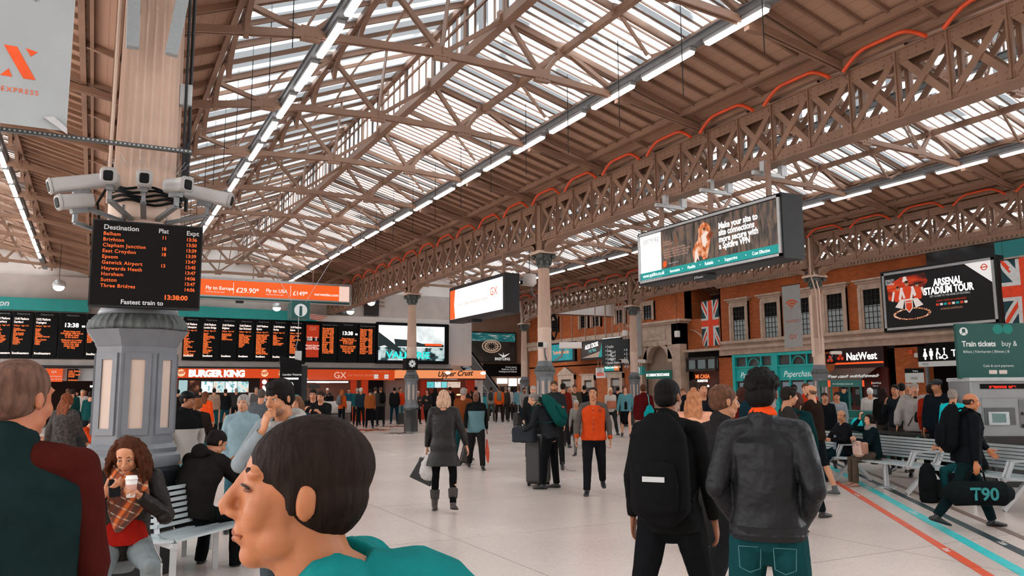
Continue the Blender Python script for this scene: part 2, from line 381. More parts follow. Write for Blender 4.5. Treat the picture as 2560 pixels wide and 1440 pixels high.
# way-finding stripes painted on the floor
def stripe(name_mat, p, q, w, marks, label, tmat):
 p, q = Vector((*p, 0)), Vector((*q, 0)); d = (q - p); Ln = d.length; ang = math.atan2(d.y, d.x)
 root = empty('floor_stripe', p, ang); tag(root, label, 'floor marking', kind='structure')
 MB().box(0, -w / 2, .0006, Ln, w / 2, .004).build('line', name_mat, root)
 for s0, body in marks:
  MB().box(s0 - .05, -w / 2 - .004, .004, s0 + .95, w / 2 + .004, .0055).build('word_panel', name_mat, root)
  text(body, s0, -w * .33, w * .95, tmat, root, z=.007, name='lettering', bold=.002)
S_O = mat('stripe_orange', '#d24a1e', .4, 0, .1, 5); S_T = mat('stripe_turquoise', '#2fb9ba', .4, 0, .1, 5)
S_D = mat('stripe_dark', '#1b3236', .4, 0, .1, 5); S_B = mat('stripe_brown', '#71594e', .4, 0, .1, 5); S_W = mat('floor_lettering', '#e4dcd6', .5, 0, .05, 5)
stripe(S_O, (16.2, 15.3), (6.2, 3.35), .10, ((8.0, 'Coaches'), (12.6, 'Taxis')), 'orange wayfinding stripe painted across the pale floor', S_W)
stripe(S_T, (17.0, 15.6), (6.6, 3.3), .13, ((7.6, 'Piccadilly'), (10.6, 'Circle')), 'turquoise wayfinding stripe painted beside the orange one', S_W)
stripe(S_D, (17.4, 15.75), (7.1, 3.3), .11, ((8.2, 'District'), (13.2, 'Tube')), 'dark blue-black wayfinding stripe between turquoise and brown ones', S_W)
stripe(S_B, (17.8, 15.9), (7.6, 3.3), .10, ((8.8, 'Buses'), (13.7, 'Buses')), 'brown wayfinding stripe, outermost of the four floor lines', S_W)
# unseen walls added to keep sky light out of the open hall sides
def struct(name, mb, mt, **k):
 o = mb.build(name, mt, **k); o['kind'] = 'structure'; return o
struct('added_wall_left', MB().box(-24.4, -15, 0, -24, 70, 9), WHITEP)
struct('added_wall_front', MB().box(-24, -15, 0, 46, -14.6, 10.2), WHITEP)
# ------------------------------------------------------------------ roof covering
def roof_bay(x0, k):
 root = empty('ceiling', (x0, 0, 0)); root['kind'] = 'structure'
 def sheet(name, xa, za, xb, zb, mt, t=.02):
  MB().add([(xa, Y0, za), (xb, Y0, zb), (xb, Y1, zb), (xa, Y1, za)], [(0, 1, 2, 3)]).build(name, mt, root)
 sheet('glazing', 1.5, zl(1.5) + .06, XR, RH + .06, GLAZE_L)
 sheet('glazing', XR, RH, XR, RL + .05, GLAZE_R)
 sheet('glazing', XR, RL + .06, XL, zr(XL) + .06, GLAZE_R)
 for xa, xb, f in ((0, 1.5, zl), (XL, BAY, zr)):
  m_ = MB(); m_.add([(xa, Y0, f(xa) + .06), (xb, Y0, f(xb) + .06), (xb, Y1, f(xb) + .06), (xa, Y1, f(xa) + .06),
      (xa, Y0, f(xa) + .12), (xb, Y0, f(xb) + .12), (xb, Y1, f(xb) + .12), (xa, Y1, f(xa) + .12)],
      [(0, 3, 2, 1), (4, 5, 6, 7), (0, 1, 5, 4), (1, 2, 6, 5), (2, 3, 7, 6), (3, 0, 4, 7)])
  m_.build('boarding', BOARDS, root)
 g = MB(); y = COLY - TP * 10; nb = 0
 while y < Y1:
  for k2 in range(8):
   yy = y + TP * k2 / 8
   if k2: g.bar((XR, yy, RL + .05), (XL, yy, zr(XL) + .05), .022, .04)
   if k2 == 4: g.bar((1.5, yy, zl(1.5) + .02), (XR, yy, RH + .02), .06, .09)
   if k2 % 2 == 0: g.bar((XR, yy, RL), (XR, yy, RH), .04, .05)
  y += TP
 g.build('glazing_bars', STEEL, root)
 # sparse bars over the part behind the viewer
 j = MB(); y = COLY - TP * 10
 while y < Y1:
  for q in range(1, 4):
   yy = y + TP * q / 4
   j.bar((XL, yy, zr(XL) + .02), (BAY - .8, yy, zr(BAY - .8) + .02), .05, .09)
   if q == 2: j.bar((.2, yy, zl(.2) + .02), (1.5, yy, zl(1.5) + .02), .07, .1)
  y += TP
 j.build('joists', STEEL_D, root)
 p = MB()
 def run(x, z, wd, h, ya=3.0): p.box(x - wd / 2, ya, z - h / 2, x + wd / 2, Y1, z + h / 2)
 run(XR - .02, RH - .03, .14, .16); run(XR - .02, RL - .04, .2, .2); run(XR - .02, (RH + RL) / 2 + .2, .05, .06)
 run(7.92, zr(7.92) - .04, .12, .14); run(XL, zr(XL) - .03, .14, .16); run(1.5, zl(1.5) - .03, .1, .12); run(4.1, zl(4.1) - .03, .1, .12)
 run(BAY - .85, zr(BAY - .85) - .04, .1, .14); run(BAY - .7, zr(BAY - .7) - .02, .06, .08); run(BAY - .3, 7.62, .1, .14); run(.3, 7.62, .1, .14)
 p.build('purlins', STEEL, root)
for k, x in enumerate(ROWX): roof_bay(x, k)
# gable closing the back of the hall above the boards, one skin behind the last truss
for k, x0 in enumerate(ROWX):
 x1 = x0 + BAY
 struct('wall_back', MB().prism([(x0, 6.15), (x1, 6.15), (x1, EA + .1), (x0 + XR, RL + .1), (x0 + XR, RH + .1), (x0, EA + .1)] if k < 2 else
        [(x0, 7.0), (x1, 7.0), (x1, EA + .1), (x0 + XR, RL + .1), (x0 + XR, RH + .1), (x0, EA + .1)], 47.0, 47.2, ax=1), WHITEP)
# ------------------------------------------------------------------ trusses
def truss_mesh():
 mb = MB(); w, h = .055, .085; Z = 0.0
 def b(x0, z0, x1, z1, ww=w, hh=h):
  for s in (-.045, .045): mb.bar((x0, s, z0), (x1, s, z1), ww * .5, hh)
 b(0, EA, XR, RH, .07, .12); b(XR, RH, XR, RL - .1, .09, .1); b(XR, RL, BAY, EA, .07, .12)
 tie = [(0, EA - .1), (2.7, 7.95), (5.2, 8.08), (7.4, 8.05), (9.4, 7.92), (BAY, EA - .1)]
 for p, q in zip(tie[:-1], tie[1:]): b(*p, *q, .08, .13)
 for a, c in (((2.7, 7.95), (1.6, zl(1.6))), ((2.7, 7.95), (4.1, zl(4.1))), ((5.2, 8.08), (4.1, zl(4.1))), ((5.2, 8.08), (XR, RL)),
    ((7.4, 8.05), (XR, RL)), ((7.4, 8.05), (7.92, zr(7.92))), ((9.4, 7.92), (7.92, zr(7.92))), ((9.4, 7.92), (XL, zr(XL))), ((5.2, 8.08), (5.4, zl(5.4)))):
  b(*a, *c)
 for x, z in tie[1:-1] + [(XR, RL), (XR, RH), (4.1, zl(4.1)), (7.92, zr(7.92)), (0.1, EA - .05), (BAY - .1, EA - .05)]:
  mb.cbox((x, 0, z), (.34, .12, .26))
  for qx in (-.1, 0, .1):
   for s in (-.068, .068): mb.cbox((x + qx, s, z - .06), (.025, .02, .025))
 # curved knee braces and hangers
 for (xa, za, xb, zb) in ((4.1, 8.1, 5.35, zl(5.35) - .05), (2.6, 8.0, 3.3, zl(3.3) - .05)):
  pts = [(xa + (xb - xa) * t, 0, za + (zb - za) * math.sin(t * math.pi / 2)) for t in (0, .25, .5, .75, 1)]
  mb.tube(pts, .028, 6)
 return mb.mesh('roof_truss', STEEL)
TM = truss_mesh()
def rafter_mesh():
 mb = MB()
 for a, c in (((0, EA), (XR, RH)), ((XR, RH), (XR, RL - .05)), ((XR, RL), (BAY, EA))): mb.bar((a[0], 0, a[1]), (c[0], 0, c[1]), .07, .13)
 for x, z in ((XR, RL), (4.1, zl(4.1)), (7.92, zr(7.92))): mb.cbox((x, 0, z), (.22, .1, .2))
 mb.bar((7.92, 0, zr(7.92)), (8.6, 0, 7.98), .05, .06); mb.bar((XL, 0, zr(XL)), (8.7, 0, 7.98), .05, .06)
 return mb.mesh('roof_rafter', STEEL)
RM = rafter_mesh()
def arch_purlin_mesh(x, z, drop=.5):
 """curved lattice rib spanning from truss to truss under a purlin, along y"""
 mb = MB(); N = 12; pts = []
 for i in range(N + 1):
  t = i / N; y = TP * t; zz = z - drop + drop * .86 * math.sin(math.pi * t) ** .45; pts.append(Vector((x, y, zz)))
 for a, b in zip(pts[:-1], pts[1:]): mb.bar(a, b, .09, .035)
 top = [Vector((x, TP * i / N, z - .05)) for i in range(N + 1)]
 mb.bar(top[0], top[-1], .07, .04)
 for i in range(N):
  a, b = (pts[i], top[i + 1]) if i % 2 else (top[i], pts[i + 1])
  if (a - b).length > .09: mb.bar(a, b, .03, .018)
  if i in (1, 2, 10, 11): mb.bar(pts[i], top[i], .03, .018)
 return mb.mesh('arched_purlin', STEEL)
AP = [arch_purlin_mesh(1.62, zl(1.62), .62), arch_purlin_mesh(4.15, zl(4.15), .5), arch_purlin_mesh(9.3, zr(9.3), .42)]
bayn = ['left-hand roof bay, past the fluted column', 'main roof bay over the concourse', 'roof bay behind the long lattice girder', 'roof bay against the brick building']
def inst(me, name, loc):
 o = bpy.data.objects.new(name, me); o.location = loc; COL.objects.link(o); return o
for k, x0 in enumerate(ROWX):
 for y in YT:
  if k == 0 and y < 14 or k == 1 and y < 4 or y > Y1 - .3 or k == 3 and (y < 9): continue
  full = round((y - COLY) / TP) % 2 == 0; o = inst(TM if full else RM, 'roof_truss' if full else 'roof_rafter', (x0, y, 0)); tag(o, 'painted iron ' + ('truss' if full else 'rafter') + ' crossing the ' + bayn[k], 'roof truss', 'iron trusses of the ' + bayn[k], 'structure')
  if y + TP > Y1: continue
  for q, me in enumerate(AP):
   if k == 3 and q == 2 or k == 0 and q < 2 and y < 25: continue
   o = inst(me, 'arched_purlin', (x0, y, 0))
   tag(o, 'curved lattice rib, %s of the %s' % (('outer left slope', 'upper left slope', 'right glazing edge')[q], bayn[k]), 'roof rib', 'curved lattice ribs, %s, %s' % (('outer left', 'upper left', 'right edge')[q], bayn[k]), 'structure')
# vertical hanger rods in the main bay
rod = MB().tube([(0, 0, -.9), (0, 0, .9)], .009, 5).mesh('hanger_rod', DGREY)
for k in (1,):
 for i, y in enumerate(YT[2:14]):
  for xx in (2.2, 8.6):
   o = inst(rod, 'hanger_rod', (ROWX[k] + xx, y + .95, 8.1 if xx < 5 else 7.75)); tag(o, 'thin dark hanger rod dangling from the main roof bay', 'hanger rod', 'thin hanger rods under the main roof')
# ------------------------------------------------------------------ long lattice girders
def girder(x, ya, yb, row, arches, label):
 root = empty('lattice_girder', (x, ya, 6.3)); tag(root, label, 'girder', 'lattice girders, ' + row, 'structure')
 Ln = yb - ya; hh = 1.22; n = round(Ln / (TP / 2)); st = Ln / n; HW = .15
 t = MB(); t.box(-.2, 0, hh - .03, .2, Ln, hh); b = MB(); b.box(-.2, 0, -.03, .2, Ln, 0)
 for s in (-1, 1):
  t.box(s * HW - .012, 0, hh - .24, s * HW + .012, Ln, hh - .03); b.box(s * HW - .012, 0, 0, s * HW + .012, Ln, .2)
  for i in range(int(Ln / .16)):
   for zz in (hh - .08, hh - .18): t.cbox((s * HW + s * .014, .08 + i * .16, zz), (.02, .026, .026))
   for zz in (.05, .15): b.cbox((s * HW + s * .014, .08 + i * .16, zz), (.02, .026, .026))
 t.build('top_chord', STEEL, root); b.build('bottom_chord', STEEL, root)
 wmb = MB()
 for i in range(n + 1):
  y = i * st
  for s in (-1, 1):
   u = MB().box(s * HW - .03 * (s > 0) - .02, y - .045, .02, s * HW + .03 * (s < 0) + .02, y + .045, hh - .03); u.box(s * HW - .06, y - .012, .02, s * HW + .06, y + .012, hh - .03)
   wmb.add(u.v, u.f)
   if i < n:
    wmb.bar((s * HW + .014, y + .05, .12), (s * HW + .014, y + st - .05, hh - .16), .03, .12)
    wmb.bar((s * HW - .02, y + st - .05, .12), (s * HW - .02, y + .05, hh - .16), .03, .12)
 wmb.build('web_lattice', STEEL, root)
 for (yc, s) in arches:      # spandrel bracket curving down onto a column cap
  a = MB(); y_ = yc - ya; R = 1.55; N = 12; P = []
  for i in range(N + 1):
   t_ = math.pi / 2 * i / N; P.append((y_ + s * (.16 + R * (1 - math.cos(t_)) * 1.1), -.36 + .36 * math.sin(t_)))
  for i in range(N):
   (ya_, za), (yb_, zb) = P[i], P[i + 1]
   a.bar((0, ya_, za), (0, yb_, zb), .34, .04)
   for q in (-HW, HW): a.add([(q, ya_, za), (q, yb_, zb), (q, yb_, zb + .16), (q, ya_, za + .16 + (.0 if i else .1))], [(0, 1, 2, 3)])
  for q in (0.25, .7, 1.25): a.bar((0, y_ + s * q, -.3 + q * .2), (0, y_ + s * q, .03), .1, .04)
  a.build('arch_bracket', STEEL, root)
 return root
def col_y(k): return COLY + 11.6 * k
girder(ROWX[2], 4.77, 21.2 - .16, 'first row beyond the camera', ((21.2 - .16, -1),), 'long riveted lattice girder span reaching towards the viewer above the two hanging signs')
girder(ROWX[2], 21.36, 32.64, 'first row beyond the camera', ((21.36, 1), (32.64, -1)), 'lattice girder span between the tall central column and the one before the video screen')
girder(ROWX[2], 32.96, 47.0, 'first row beyond the camera', ((32.96, 1),), 'lattice girder span running back from the video screen column to the end wall')
girder(ROWX[3], 11.53, 21.04, 'second row by the brick building', ((21.04, -1),), 'lattice girder span above the football poster, beyond the turquoise shop column')
girder(ROWX[3], 21.36, 32.64, 'second row by the brick building', ((21.36, 1), (32.64, -1)), 'lattice girder span in front of the brick building behind the squirrel billboard')
girder(ROWX[3], 32.96, 44.24, 'second row by the brick building', ((32.96, 1), (44.24, -1)), 'lattice girder span over the small cinema-style poster and black info board')
girder(ROWX[1], 9.0, 21.2, 'row over the near fluted column', (), 'lattice girder span seen end-on above the near fluted column')
girder(ROWX[1], 21.2, 46.9, 'row over the near fluted column', (), 'lattice girder running deep into the hall behind the near fluted column')
# orange arched conduits over the girders
def conduit():
 mb = MB(); P = []
 for i in range(15):
  t = i / 14; y = .12 + (TP - .3) * t; z = 7.38 + .26 * min(1, math.sin(min(t, 1 - t) * math.pi * 1.6 if min(t, 1 - t) < .31 else math.pi / 2)); P.append((0, y, z))
 mb.tube(P, .035, 8); return mb.mesh('orange_conduit', ORANGE_P)
CM = conduit()
for k, x in ((2, ROWX[2] - .50), (3, ROWX[3] - .50)):
 for y in YT:
  if y > Y1 - 2 or (k == 3 and y < 9) or (k == 1 and y < 14): continue
  o = inst(CM, 'orange_conduit', (x, y, 0)); tag(o, 'bright orange arched conduit looping above the %s lattice girder' % {2: 'long central', 3: 'second'}[k], 'conduit', 'orange arched conduits, row %s' % {2: 'central', 3: 'second'}[k])
# louvred vertical window band between the girder top and roof boards
# ------------------------------------------------------------------ strip lights
def strip_proto():
 r = empty('strip_light', (0, 0, 0))
 MB().box(-.07, .0, .0, .07, 1.5, .07).build('housing', LGREY, r)
 d = MB(); d.prism([(-.065, 0), (.065, 0), (.05, -.05), (-.05, -.05)], .03, 1.47, ax=1); d.build('diffuser', TUBE, r)
 return r
sp0 = strip_proto(); first = True
runs = [(1, ROWX[1] + 3.05, 9.5), (1, ROWX[1] + 9.12, 8.9), (0, ROWX[0] + 9.0, 20.4), (2, ROWX[2] + 3.05, 6.0), (2, ROWX[2] + 9.12, 8.4), (3, ROWX[3] + 3.05, 12.0)]
lampname = {0: 'bright strip light in the row left of the fluted column', 1: 'bright strip light in the row right of the fluted column', 2: 'bright strip light along the edge of the white glazing', 3: 'bright strip light glimpsed through the long lattice girder', 4: 'bright strip light in the row behind the squirrel billboard', 5: 'bright strip light glimpsed through the second lattice girder'}
key = {(0, 0): 0, (1, 0): 1, (1, 1): 2, (2, 0): 3, (2, 1): 4, (3, 0): 5}
for r_i, (k, x, ys) in enumerate(runs):
 idx = {0: 1, 1: 2, 2: 0, 3: 3, 4: 4, 5: 5}[r_i]
 tr = MB().box(x - .10, ys - 1, 7.97, x + .10, 46.4, 8.09); tr.box(x - .13, ys - 1, 8.09, x + .13, 46.4, 8.11)
 tag(tr.build('cable_trunking', MGREY), 'grey cable trunking carrying the ' + lampname[idx].replace('bright strip light', 'strip lights', 1).replace(' in the row', ' of the row'), 'cable trunking')
 y = 21.95 - 1.85 * 12
 while y < 45:
  if y >= ys - .2 and not (k == 0 and y > 41):
   lb = lampname[idx]
   if first: r = sp0; r.location = (x, y, 7.9); first = False; tag(r, lb, 'strip light', lb.replace('light', 'lights', 1))
   else: r = dup(sp0, (x, y, 7.9), label=lb, group=lb.replace('light', 'lights', 1))
  y += 1.85
# ------------------------------------------------------------------ iron columns
def column(x, y, s, label, zc=5.5, post=True):
 """s = radius scale; heights are shared"""
 root = empty('iron_column', (x, y, 0)); tag(root, label, 'column')
 R = .35 * s; O = 8; rt = math.pi / 8
 pl = MB(); pl.lathe([(R * 1.12, 0), (R * 1.12, .86), (R * 1.2, .9), (R * 1.24, .96), (R * 1.18, 1.0)], 48, sides=8, rot=rt); edge_split(pl.build('plinth', DARKP, root))
 bm_ = MB(); bm_.lathe([(R * 1.16, 1.0), (R * 1.22, 1.05), (R * 1.2, 1.1), (R * 1.1, 1.13), (R * 1.12, 1.17), (R * 1.02, 1.21)], 48, sides=8, rot=rt); edge_split(bm_.build('base_moulding', GREYP, root))
 pe = MB(); pe.lathe([(R, 1.2), (R, 2.14)], 48, sides=8, rot=rt)
 ins = MB()
 for k in range(8):
  t = rt + math.pi / 8 + k * math.pi / 4 + math.pi / 8 * 0
  n = Vector((math.cos(t), math.sin(t), 0)); u = Vector((-n.y, n.x, 0)); W = R * math.tan(math.pi / 8)
  def q(a, z, o): return n * (R + o) + u * a + Vector((0, 0, z))
  wi, wo = W * .42, W * .78
  for (a0, a1, z0, z1) in ((-wo, -wi, 1.30, 2.06), (wi, wo, 1.30, 2.06), (-wi, wi, 1.30, 1.36), (-wi, wi, 2.0, 2.06)):
   vs = [q(a0, z0, -.01), q(a1, z0, -.01), q(a1, z1, -.01), q(a0, z1, -.01), q(a0, z0, .014 * s + .004), q(a1, z0, .014 * s + .004), q(a1, z1, .014 * s + .004), q(a0, z1, .014 * s + .004)]
   pe.add(vs, [(0, 3, 2, 1), (4, 5, 6, 7), (0, 1, 5, 4), (1, 2, 6, 5), (2, 3, 7, 6), (3, 0, 4, 7)])
  vs = [q(-wi, 1.36, .004), q(wi, 1.36, .004), q(wi, 2.0, .004), q(-wi, 2.0, .004)]
  ins.add(vs, [(0, 1, 2, 3)])
 pe.build('pedestal', GREYP, root); ins.build('panel_inset', mat('inset_paint', '#bba597', .6, 0, .06, 3), root)
 co = MB(); co.lathe([(R * 1.0, 2.12), (R * 1.05, 2.15), (R * 1.06, 2.17), (R * 1.24, 2.26), (R * 1.27, 2.28)], 48, sides=8, rot=rt); edge_split(co.build('cornice', GREYP, root))
 lf = MB(); lf.lathe([(R * 1.26, 2.28), (R * 1.3, 2.31), (R * 1.27, 2.36), (R * 1.16, 2.41), (R * 1.1, 2.43)], 288, flute=.014 * s); lf.build('leaf_moulding', VERD, root, smooth=True)
 ba = MB(); ba.lathe([(R * 1.06, 2.42), (R * 1.02, 2.47), (R * .93, 2.53), (R * .9, 2.6)], 40); ba.build('shaft_base', GREYP, root, smooth=True)
 r0, r1 = R * .86, R * (.70 if zc < 6 else .76); dz = zc - 5.5
 sh = MB(); sh.lathe([(r0, 2.55), (r0, 3.55)], 48)
 sh.lathe([(r0 * 1.03, 3.53), (r0 * 1.03, 3.58)], 48)
 sh.lathe([(r0, 3.57), (r0 * .99, 3.62)], 96); NFL = 192
 sh.lathe([(r0 * .995, 3.6)] + [(r0 + (r1 - r0) * i / 6, 3.6 + (zc - 3.6) * i / 6) for i in range(1, 7)], NFL, flute=.04 * s)
 edge_split(sh.build('shaft', CREAM, root), 50)
 if not post: return root
 cp = MB(); cp.lathe([(r1 * 1.08, 5.47), (r1 * 1.14, 5.5), (r1 * 1.05, 5.53), (r1 * 1.1, 5.62), (r1 * 1.35, 5.8), (r1 * 1.55, 5.88)], 24)
 for k in range(8):
  t = k * math.pi / 4
  cp.ball((r1 * 1.25 * math.cos(t), r1 * 1.25 * math.sin(t), 5.64), (.05 * s + .02, .05 * s + .02, .09), 8, 6)
  t += math.pi / 8; cp.ball((r1 * 1.3 * math.cos(t), r1 * 1.3 * math.sin(t), 5.75), (.045 * s + .02, .045 * s + .02, .07), 8, 6)
 for sx in (-1, 1):
  for sy in (-1, 1): cp.ball((sx * r1 * 1.35, sy * r1 * 1.35, 5.82), (.085, .085, .085), 10, 6)
 cp.build('capital', VERD, root, smooth=True)
 ab = MB().box(-r1 * 1.9, -r1 * 1.9, 5.9, r1 * 1.9, r1 * 1.9, 5.96); ab.box(-r1 * 1.7, -r1 * 1.7, 5.96, r1 * 1.7, r1 * 1.7, 5.99); ab.build('abacus', CREAM, root)
 if post:
  p = MB().box(-.16, -.16, 5.99, .16, .16, 7.6); p.box(-.2, -.2, 7.5, .2, .2, 7.6); p.box(-.19, -.19, 5.99, .19, .19, 6.06); p.build('upper_post', STEEL, root)
 return root
CA = column(.36, 8.6, 1.0, 'huge fluted cream column on a grey octagonal pedestal behind the seated woman', 7.5, False)
column(ROWX[2], 21.2, .70, 'tall cream fluted column on grey panelled pedestal rising in the middle of the concourse')
column(ROWX[2], 32.8, .70, 'cream column standing in front of the bright video screen')
column(ROWX[3], 21.2, .70, 'cream column with cable conduits between turquoise shop and red bank front')
column(ROWX[3], 32.8, .66, 'cream column carrying a grey banner beside the black information board')
column(ROWX[3], 44.4, .66, 'slim cream column beside the watch advertisement, farthest back')
# ================================================================== BACK OF THE HALL
YB = 46.5
WALLC = mat('pale_fascia', '#b5aaa3', .6, 0, .1, 1.5)
struct('wall_back', MB().box(-24, YB + .25, 3.05, 19.9, YB + .5, 7.7), WALLC)
struct('trim_1', MB().box(-24, YB - .1, 3.1, 19.9, YB + .3, 3.42), mat('pale_ledge', '#9c948f', .5, 0, .1, 2))
struct('trim_2', MB().box(-24, YB - .35, 3.02, 19.9, YB - .1, 3.12), DGREY)
struct('ceiling', MB().box(-24, YB + .5, 3.1, 19.9, 60, 3.2), DGREY)
struct('wall_back', MB().box(-24, 59.8, 0, 21, 60, 3.2), mat('shop_back_wall', '#4a3128', .7))
# white upper block with curved top beside the video screen
pts = [(15.6, 6.1)] + [(15.6 + 5.0 * t, 6.15 + 1.35 * math.sin(min(1, t * 1.15) * math.pi / 2)) for t in [i / 8 for i in range(9)]] + [(21.5, 7.5), (21.5, 6.1)]
struct('wall_back', MB().prism(pts, 46.9, 47.6, ax=1), WHITEP)
struct('wall_back', MB().box(19.9, 46.8, 3.35, 21.5, 51, 7.2), mat('white_block', '#c9c3c0', .55, 0, .04, 2))
lv = MB()
for i in range(4): lv.box(12.4, 46.7, 6.9 + i * .24, 15.6, 46.95, 6.97 + i * .24)
struct('trim_3', lv, STEEL)
for k, (xa, xb) in enumerate(((12.6, 13.4), (14.3, 15.2))): struct('window_%d' % (k + 1), MB().box(xa, 46.62, 6.3, xb, 46.98, 7.7), GLASS_D)
# far wall behind the escalator
struct('wall_back', MB().box(21.5, 60, 0, 33.4, 60.3, 9.5), mat('brown_far_wall', '#8a6d5c', .8, 0, .1, 1))
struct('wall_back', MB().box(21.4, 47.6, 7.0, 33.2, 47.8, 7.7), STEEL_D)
struct('ceiling', MB().box(21.5, 47.2, 8.6, 34, 60.2, 8.8), mat('far_soffit', '#8c7260', .8, 0, .1, 1))
def root_on(name, loc, n, label, cat, group=None):
 r = empty(name, mw=face_frame(loc, n)); tag(r, label, cat, group); return r
FN = (0, -1)      # faces the viewer across the hall
FWST = (-1, 0)    # faces the concourse from the right-hand side
# ---- departure boards
random.seed(5)
WORDS = 'Hove Lewes Balham Streatham Norwood Croydon Redhill Horley Gatwick Crawley Purley Sutton Epsom Ewell Cheam Wandsworth Clapham Selhurst Horsham Arundel Barnham Chichester Havant Fratton Hassocks Burgess Hill Preston Park Shoreham Worthing'.split()
def led_lines(n, wmax=3):
 return '\n'.join(' '.join(random.choice(WORDS) for _ in range(1 if random.random() < .6 else 2)) for _ in range(n))
def board(x0, x1, label, kind, n=10, brand='Southern', dest='Brighton', plat='13:47 Platform'):
 r = root_on('departure_board', (x0, YB - .02, 3.46), FN, label, 'departure board', None)
 Wd = x1 - x0; Hh = 2.32
 MB().rbox((Wd / 2, Hh / 2, .10), (Wd - .03, Hh, .2), .04, ax=1).build('casing', BLACK, r)
 panel(.05, .12, Wd - .05, Hh - .18, mat('board_screen', '#0e0f10', .5, 0, .05, 3, spec=.1), r, 'screen', .2, .204)
 z = .21; wd = Wd - .2
 if kind == 'dep':
  text('Departures', Wd / 2, Hh - .16, .12, mat('dim_letter', '#8c8c8c'), r, z, 'CENTER')
  text(plat, .08, Hh - .42, .155, LED_W, r, z, sx=.68, bold=.004); text(dest, .08, Hh - .58, .15, LED_W, r, z, sx=.72, bold=.004)
  text('Calling at:   Page 1 of 2', .08, Hh - .74, .1, LED, r, z, sx=.68, bold=.003)
  text(led_lines(n), .08, Hh - .89, .115, LED, r, z, sx=.68, bold=.003, line=.66)
  text(brand, .08, .2, .15, LED_W, r, z, sx=.9, bold=.005)
 elif kind == 'info':
  text('Information', Wd / 2, Hh - .16, .12, mat('dim_letter', '#8c8c8c'), r, z, 'CENTER')
  text('13:38', Wd / 2 - .05, Hh - .72, .30, WHITE_L, r, z, 'CENTER', bold=.008); text('00', Wd / 2 + .42, Hh - .72, .15, WHITE_L, r, z, bold=.004)
  text('Please keep your\nbelongings with you at\nall times while\nin the station', Wd / 2, Hh - .98, .13, LED, r, z, 'CENTER', sx=.85, bold=.003, line=.75)
  text('Welcome to London\nVictoria station and\nmind your step\nplease ask staff\nfor help', Wd / 2, Hh - 1.42, .13, LED, r, z, 'CENTER', sx=.85, bold=.003, line=.75)
 elif kind == 'gx':
  panel(.1, .95 + .42, Wd - .1, Hh - .2, glow('board_red', '#c8350f', .8), r, 'advert', .204, .208); text('GX', Wd / 2, Hh - .5, .28, glow('pink_letter', '#f0a080', .7), r, z, 'CENTER')
  text('13:45   14\n14:00   13', .12, Hh - .98, .15, LED_W, r, z, line=.8)
  panel(.1, .25, Wd - .1, 1.18, glow('board_red', '#c8350f', .8), r, 'advert', .204, .208); text('Gatwick Express\nnon-stop to\nGatwick Airport', Wd / 2, .9, .12, LED_W, r, z, 'CENTER', line=.8)
 elif kind == 'arr':
  text('Next fastest trains to', .1, Hh - .2, .11, mat('dim_letter', '#8c8c8c'), r, z)
  text('\n'.join(random.choice(WORDS) for _ in range(15)), .1, Hh - .42, .14, LED, r, z, sx=.85, bold=.003, line=.72)
  text('\n'.join('%02d:%02d' % (random.choice((13, 14)), random.randrange(60)) for _ in range(15)), Wd - .5, Hh - .42, .14, LED, r, z, sx=.8, bold=.003, line=.72)
 return r
L0 = on_y(-70, 850, YB).x
bl = [(-9, 'dep')]
left = [(on_y(a, 850, YB).x, on_y(b, 850, YB).x) for a, b in ((-75, -20), (-20, 28), (28, 83), (83, 145), (145, 213), (213, 285), (285, 345), (345, 400), (400, 455))]
names = [('dep', 'East Ham'), ('dep', 'Canterbury'), ('dep', 'Dartford'), ('dep', 'Orpington'), ('info', ''), ('dep', 'Epsom'), ('dep', 'Dover'), ('dep', 'Ashford'), ('dep', 'Ramsgate')]
pos = ['cut off by the left edge', 'showing Canterbury, at the left edge', 'headed Dartford', 'headed Orpington', 'with the white clock left of the fluted column', 'half hidden behind the left side of the fluted column', 'hidden behind the pedestal', 'hidden behind the pedestal', 'hidden behind the pedestal']
for (a, b), (k, d), p_ in zip(left, names, pos):
 if 'hidden behind the pedestal' in p_: continue
 board(a, b, 'black departure board ' + p_, k, random.randint(9, 12), 'Southeastern' if k == 'dep' and d != 'Epsom' else 'Southern', d, '13:%02d Platform' % random.randrange(40, 59))
rt = [(455, 503, 'dep', 'Littlehampton', 17), (503, 549, 'dep', 'London Bridge', 15), (549, 592, 'dep', 'Brighton', 5), (592, 635, 'dep', 'East Grinstead', 10), (635, 677, 'dep', 'Epsom', 15), (677, 719, 'dep', 'Horley', 8), (719, 759, 'dep', 'Sutton', 14),
 (759, 799, 'gx', '', 0), (799, 842, 'arr', '', 0), (842, 893, 'info', '', 0), (893, 938, 'arr', '', 0)]
for i, (a, b, k, d, n) in enumerate(rt):
 lb = {'dep': 'black departure board with amber rows headed ' + d, 'gx': 'departure panel with two solid red blocks', 'info': 'black board with a white clock, right part of the row', 'arr': 'black board listing fastest trains beside the ' + ('red panel' if i == 8 else 'video screen')}[k]
 board(on_y(a, 850, YB).x, on_y(b, 850, YB).x, lb, k, n, 'Southern', d, '13:%02d Platform' % (43 + i))
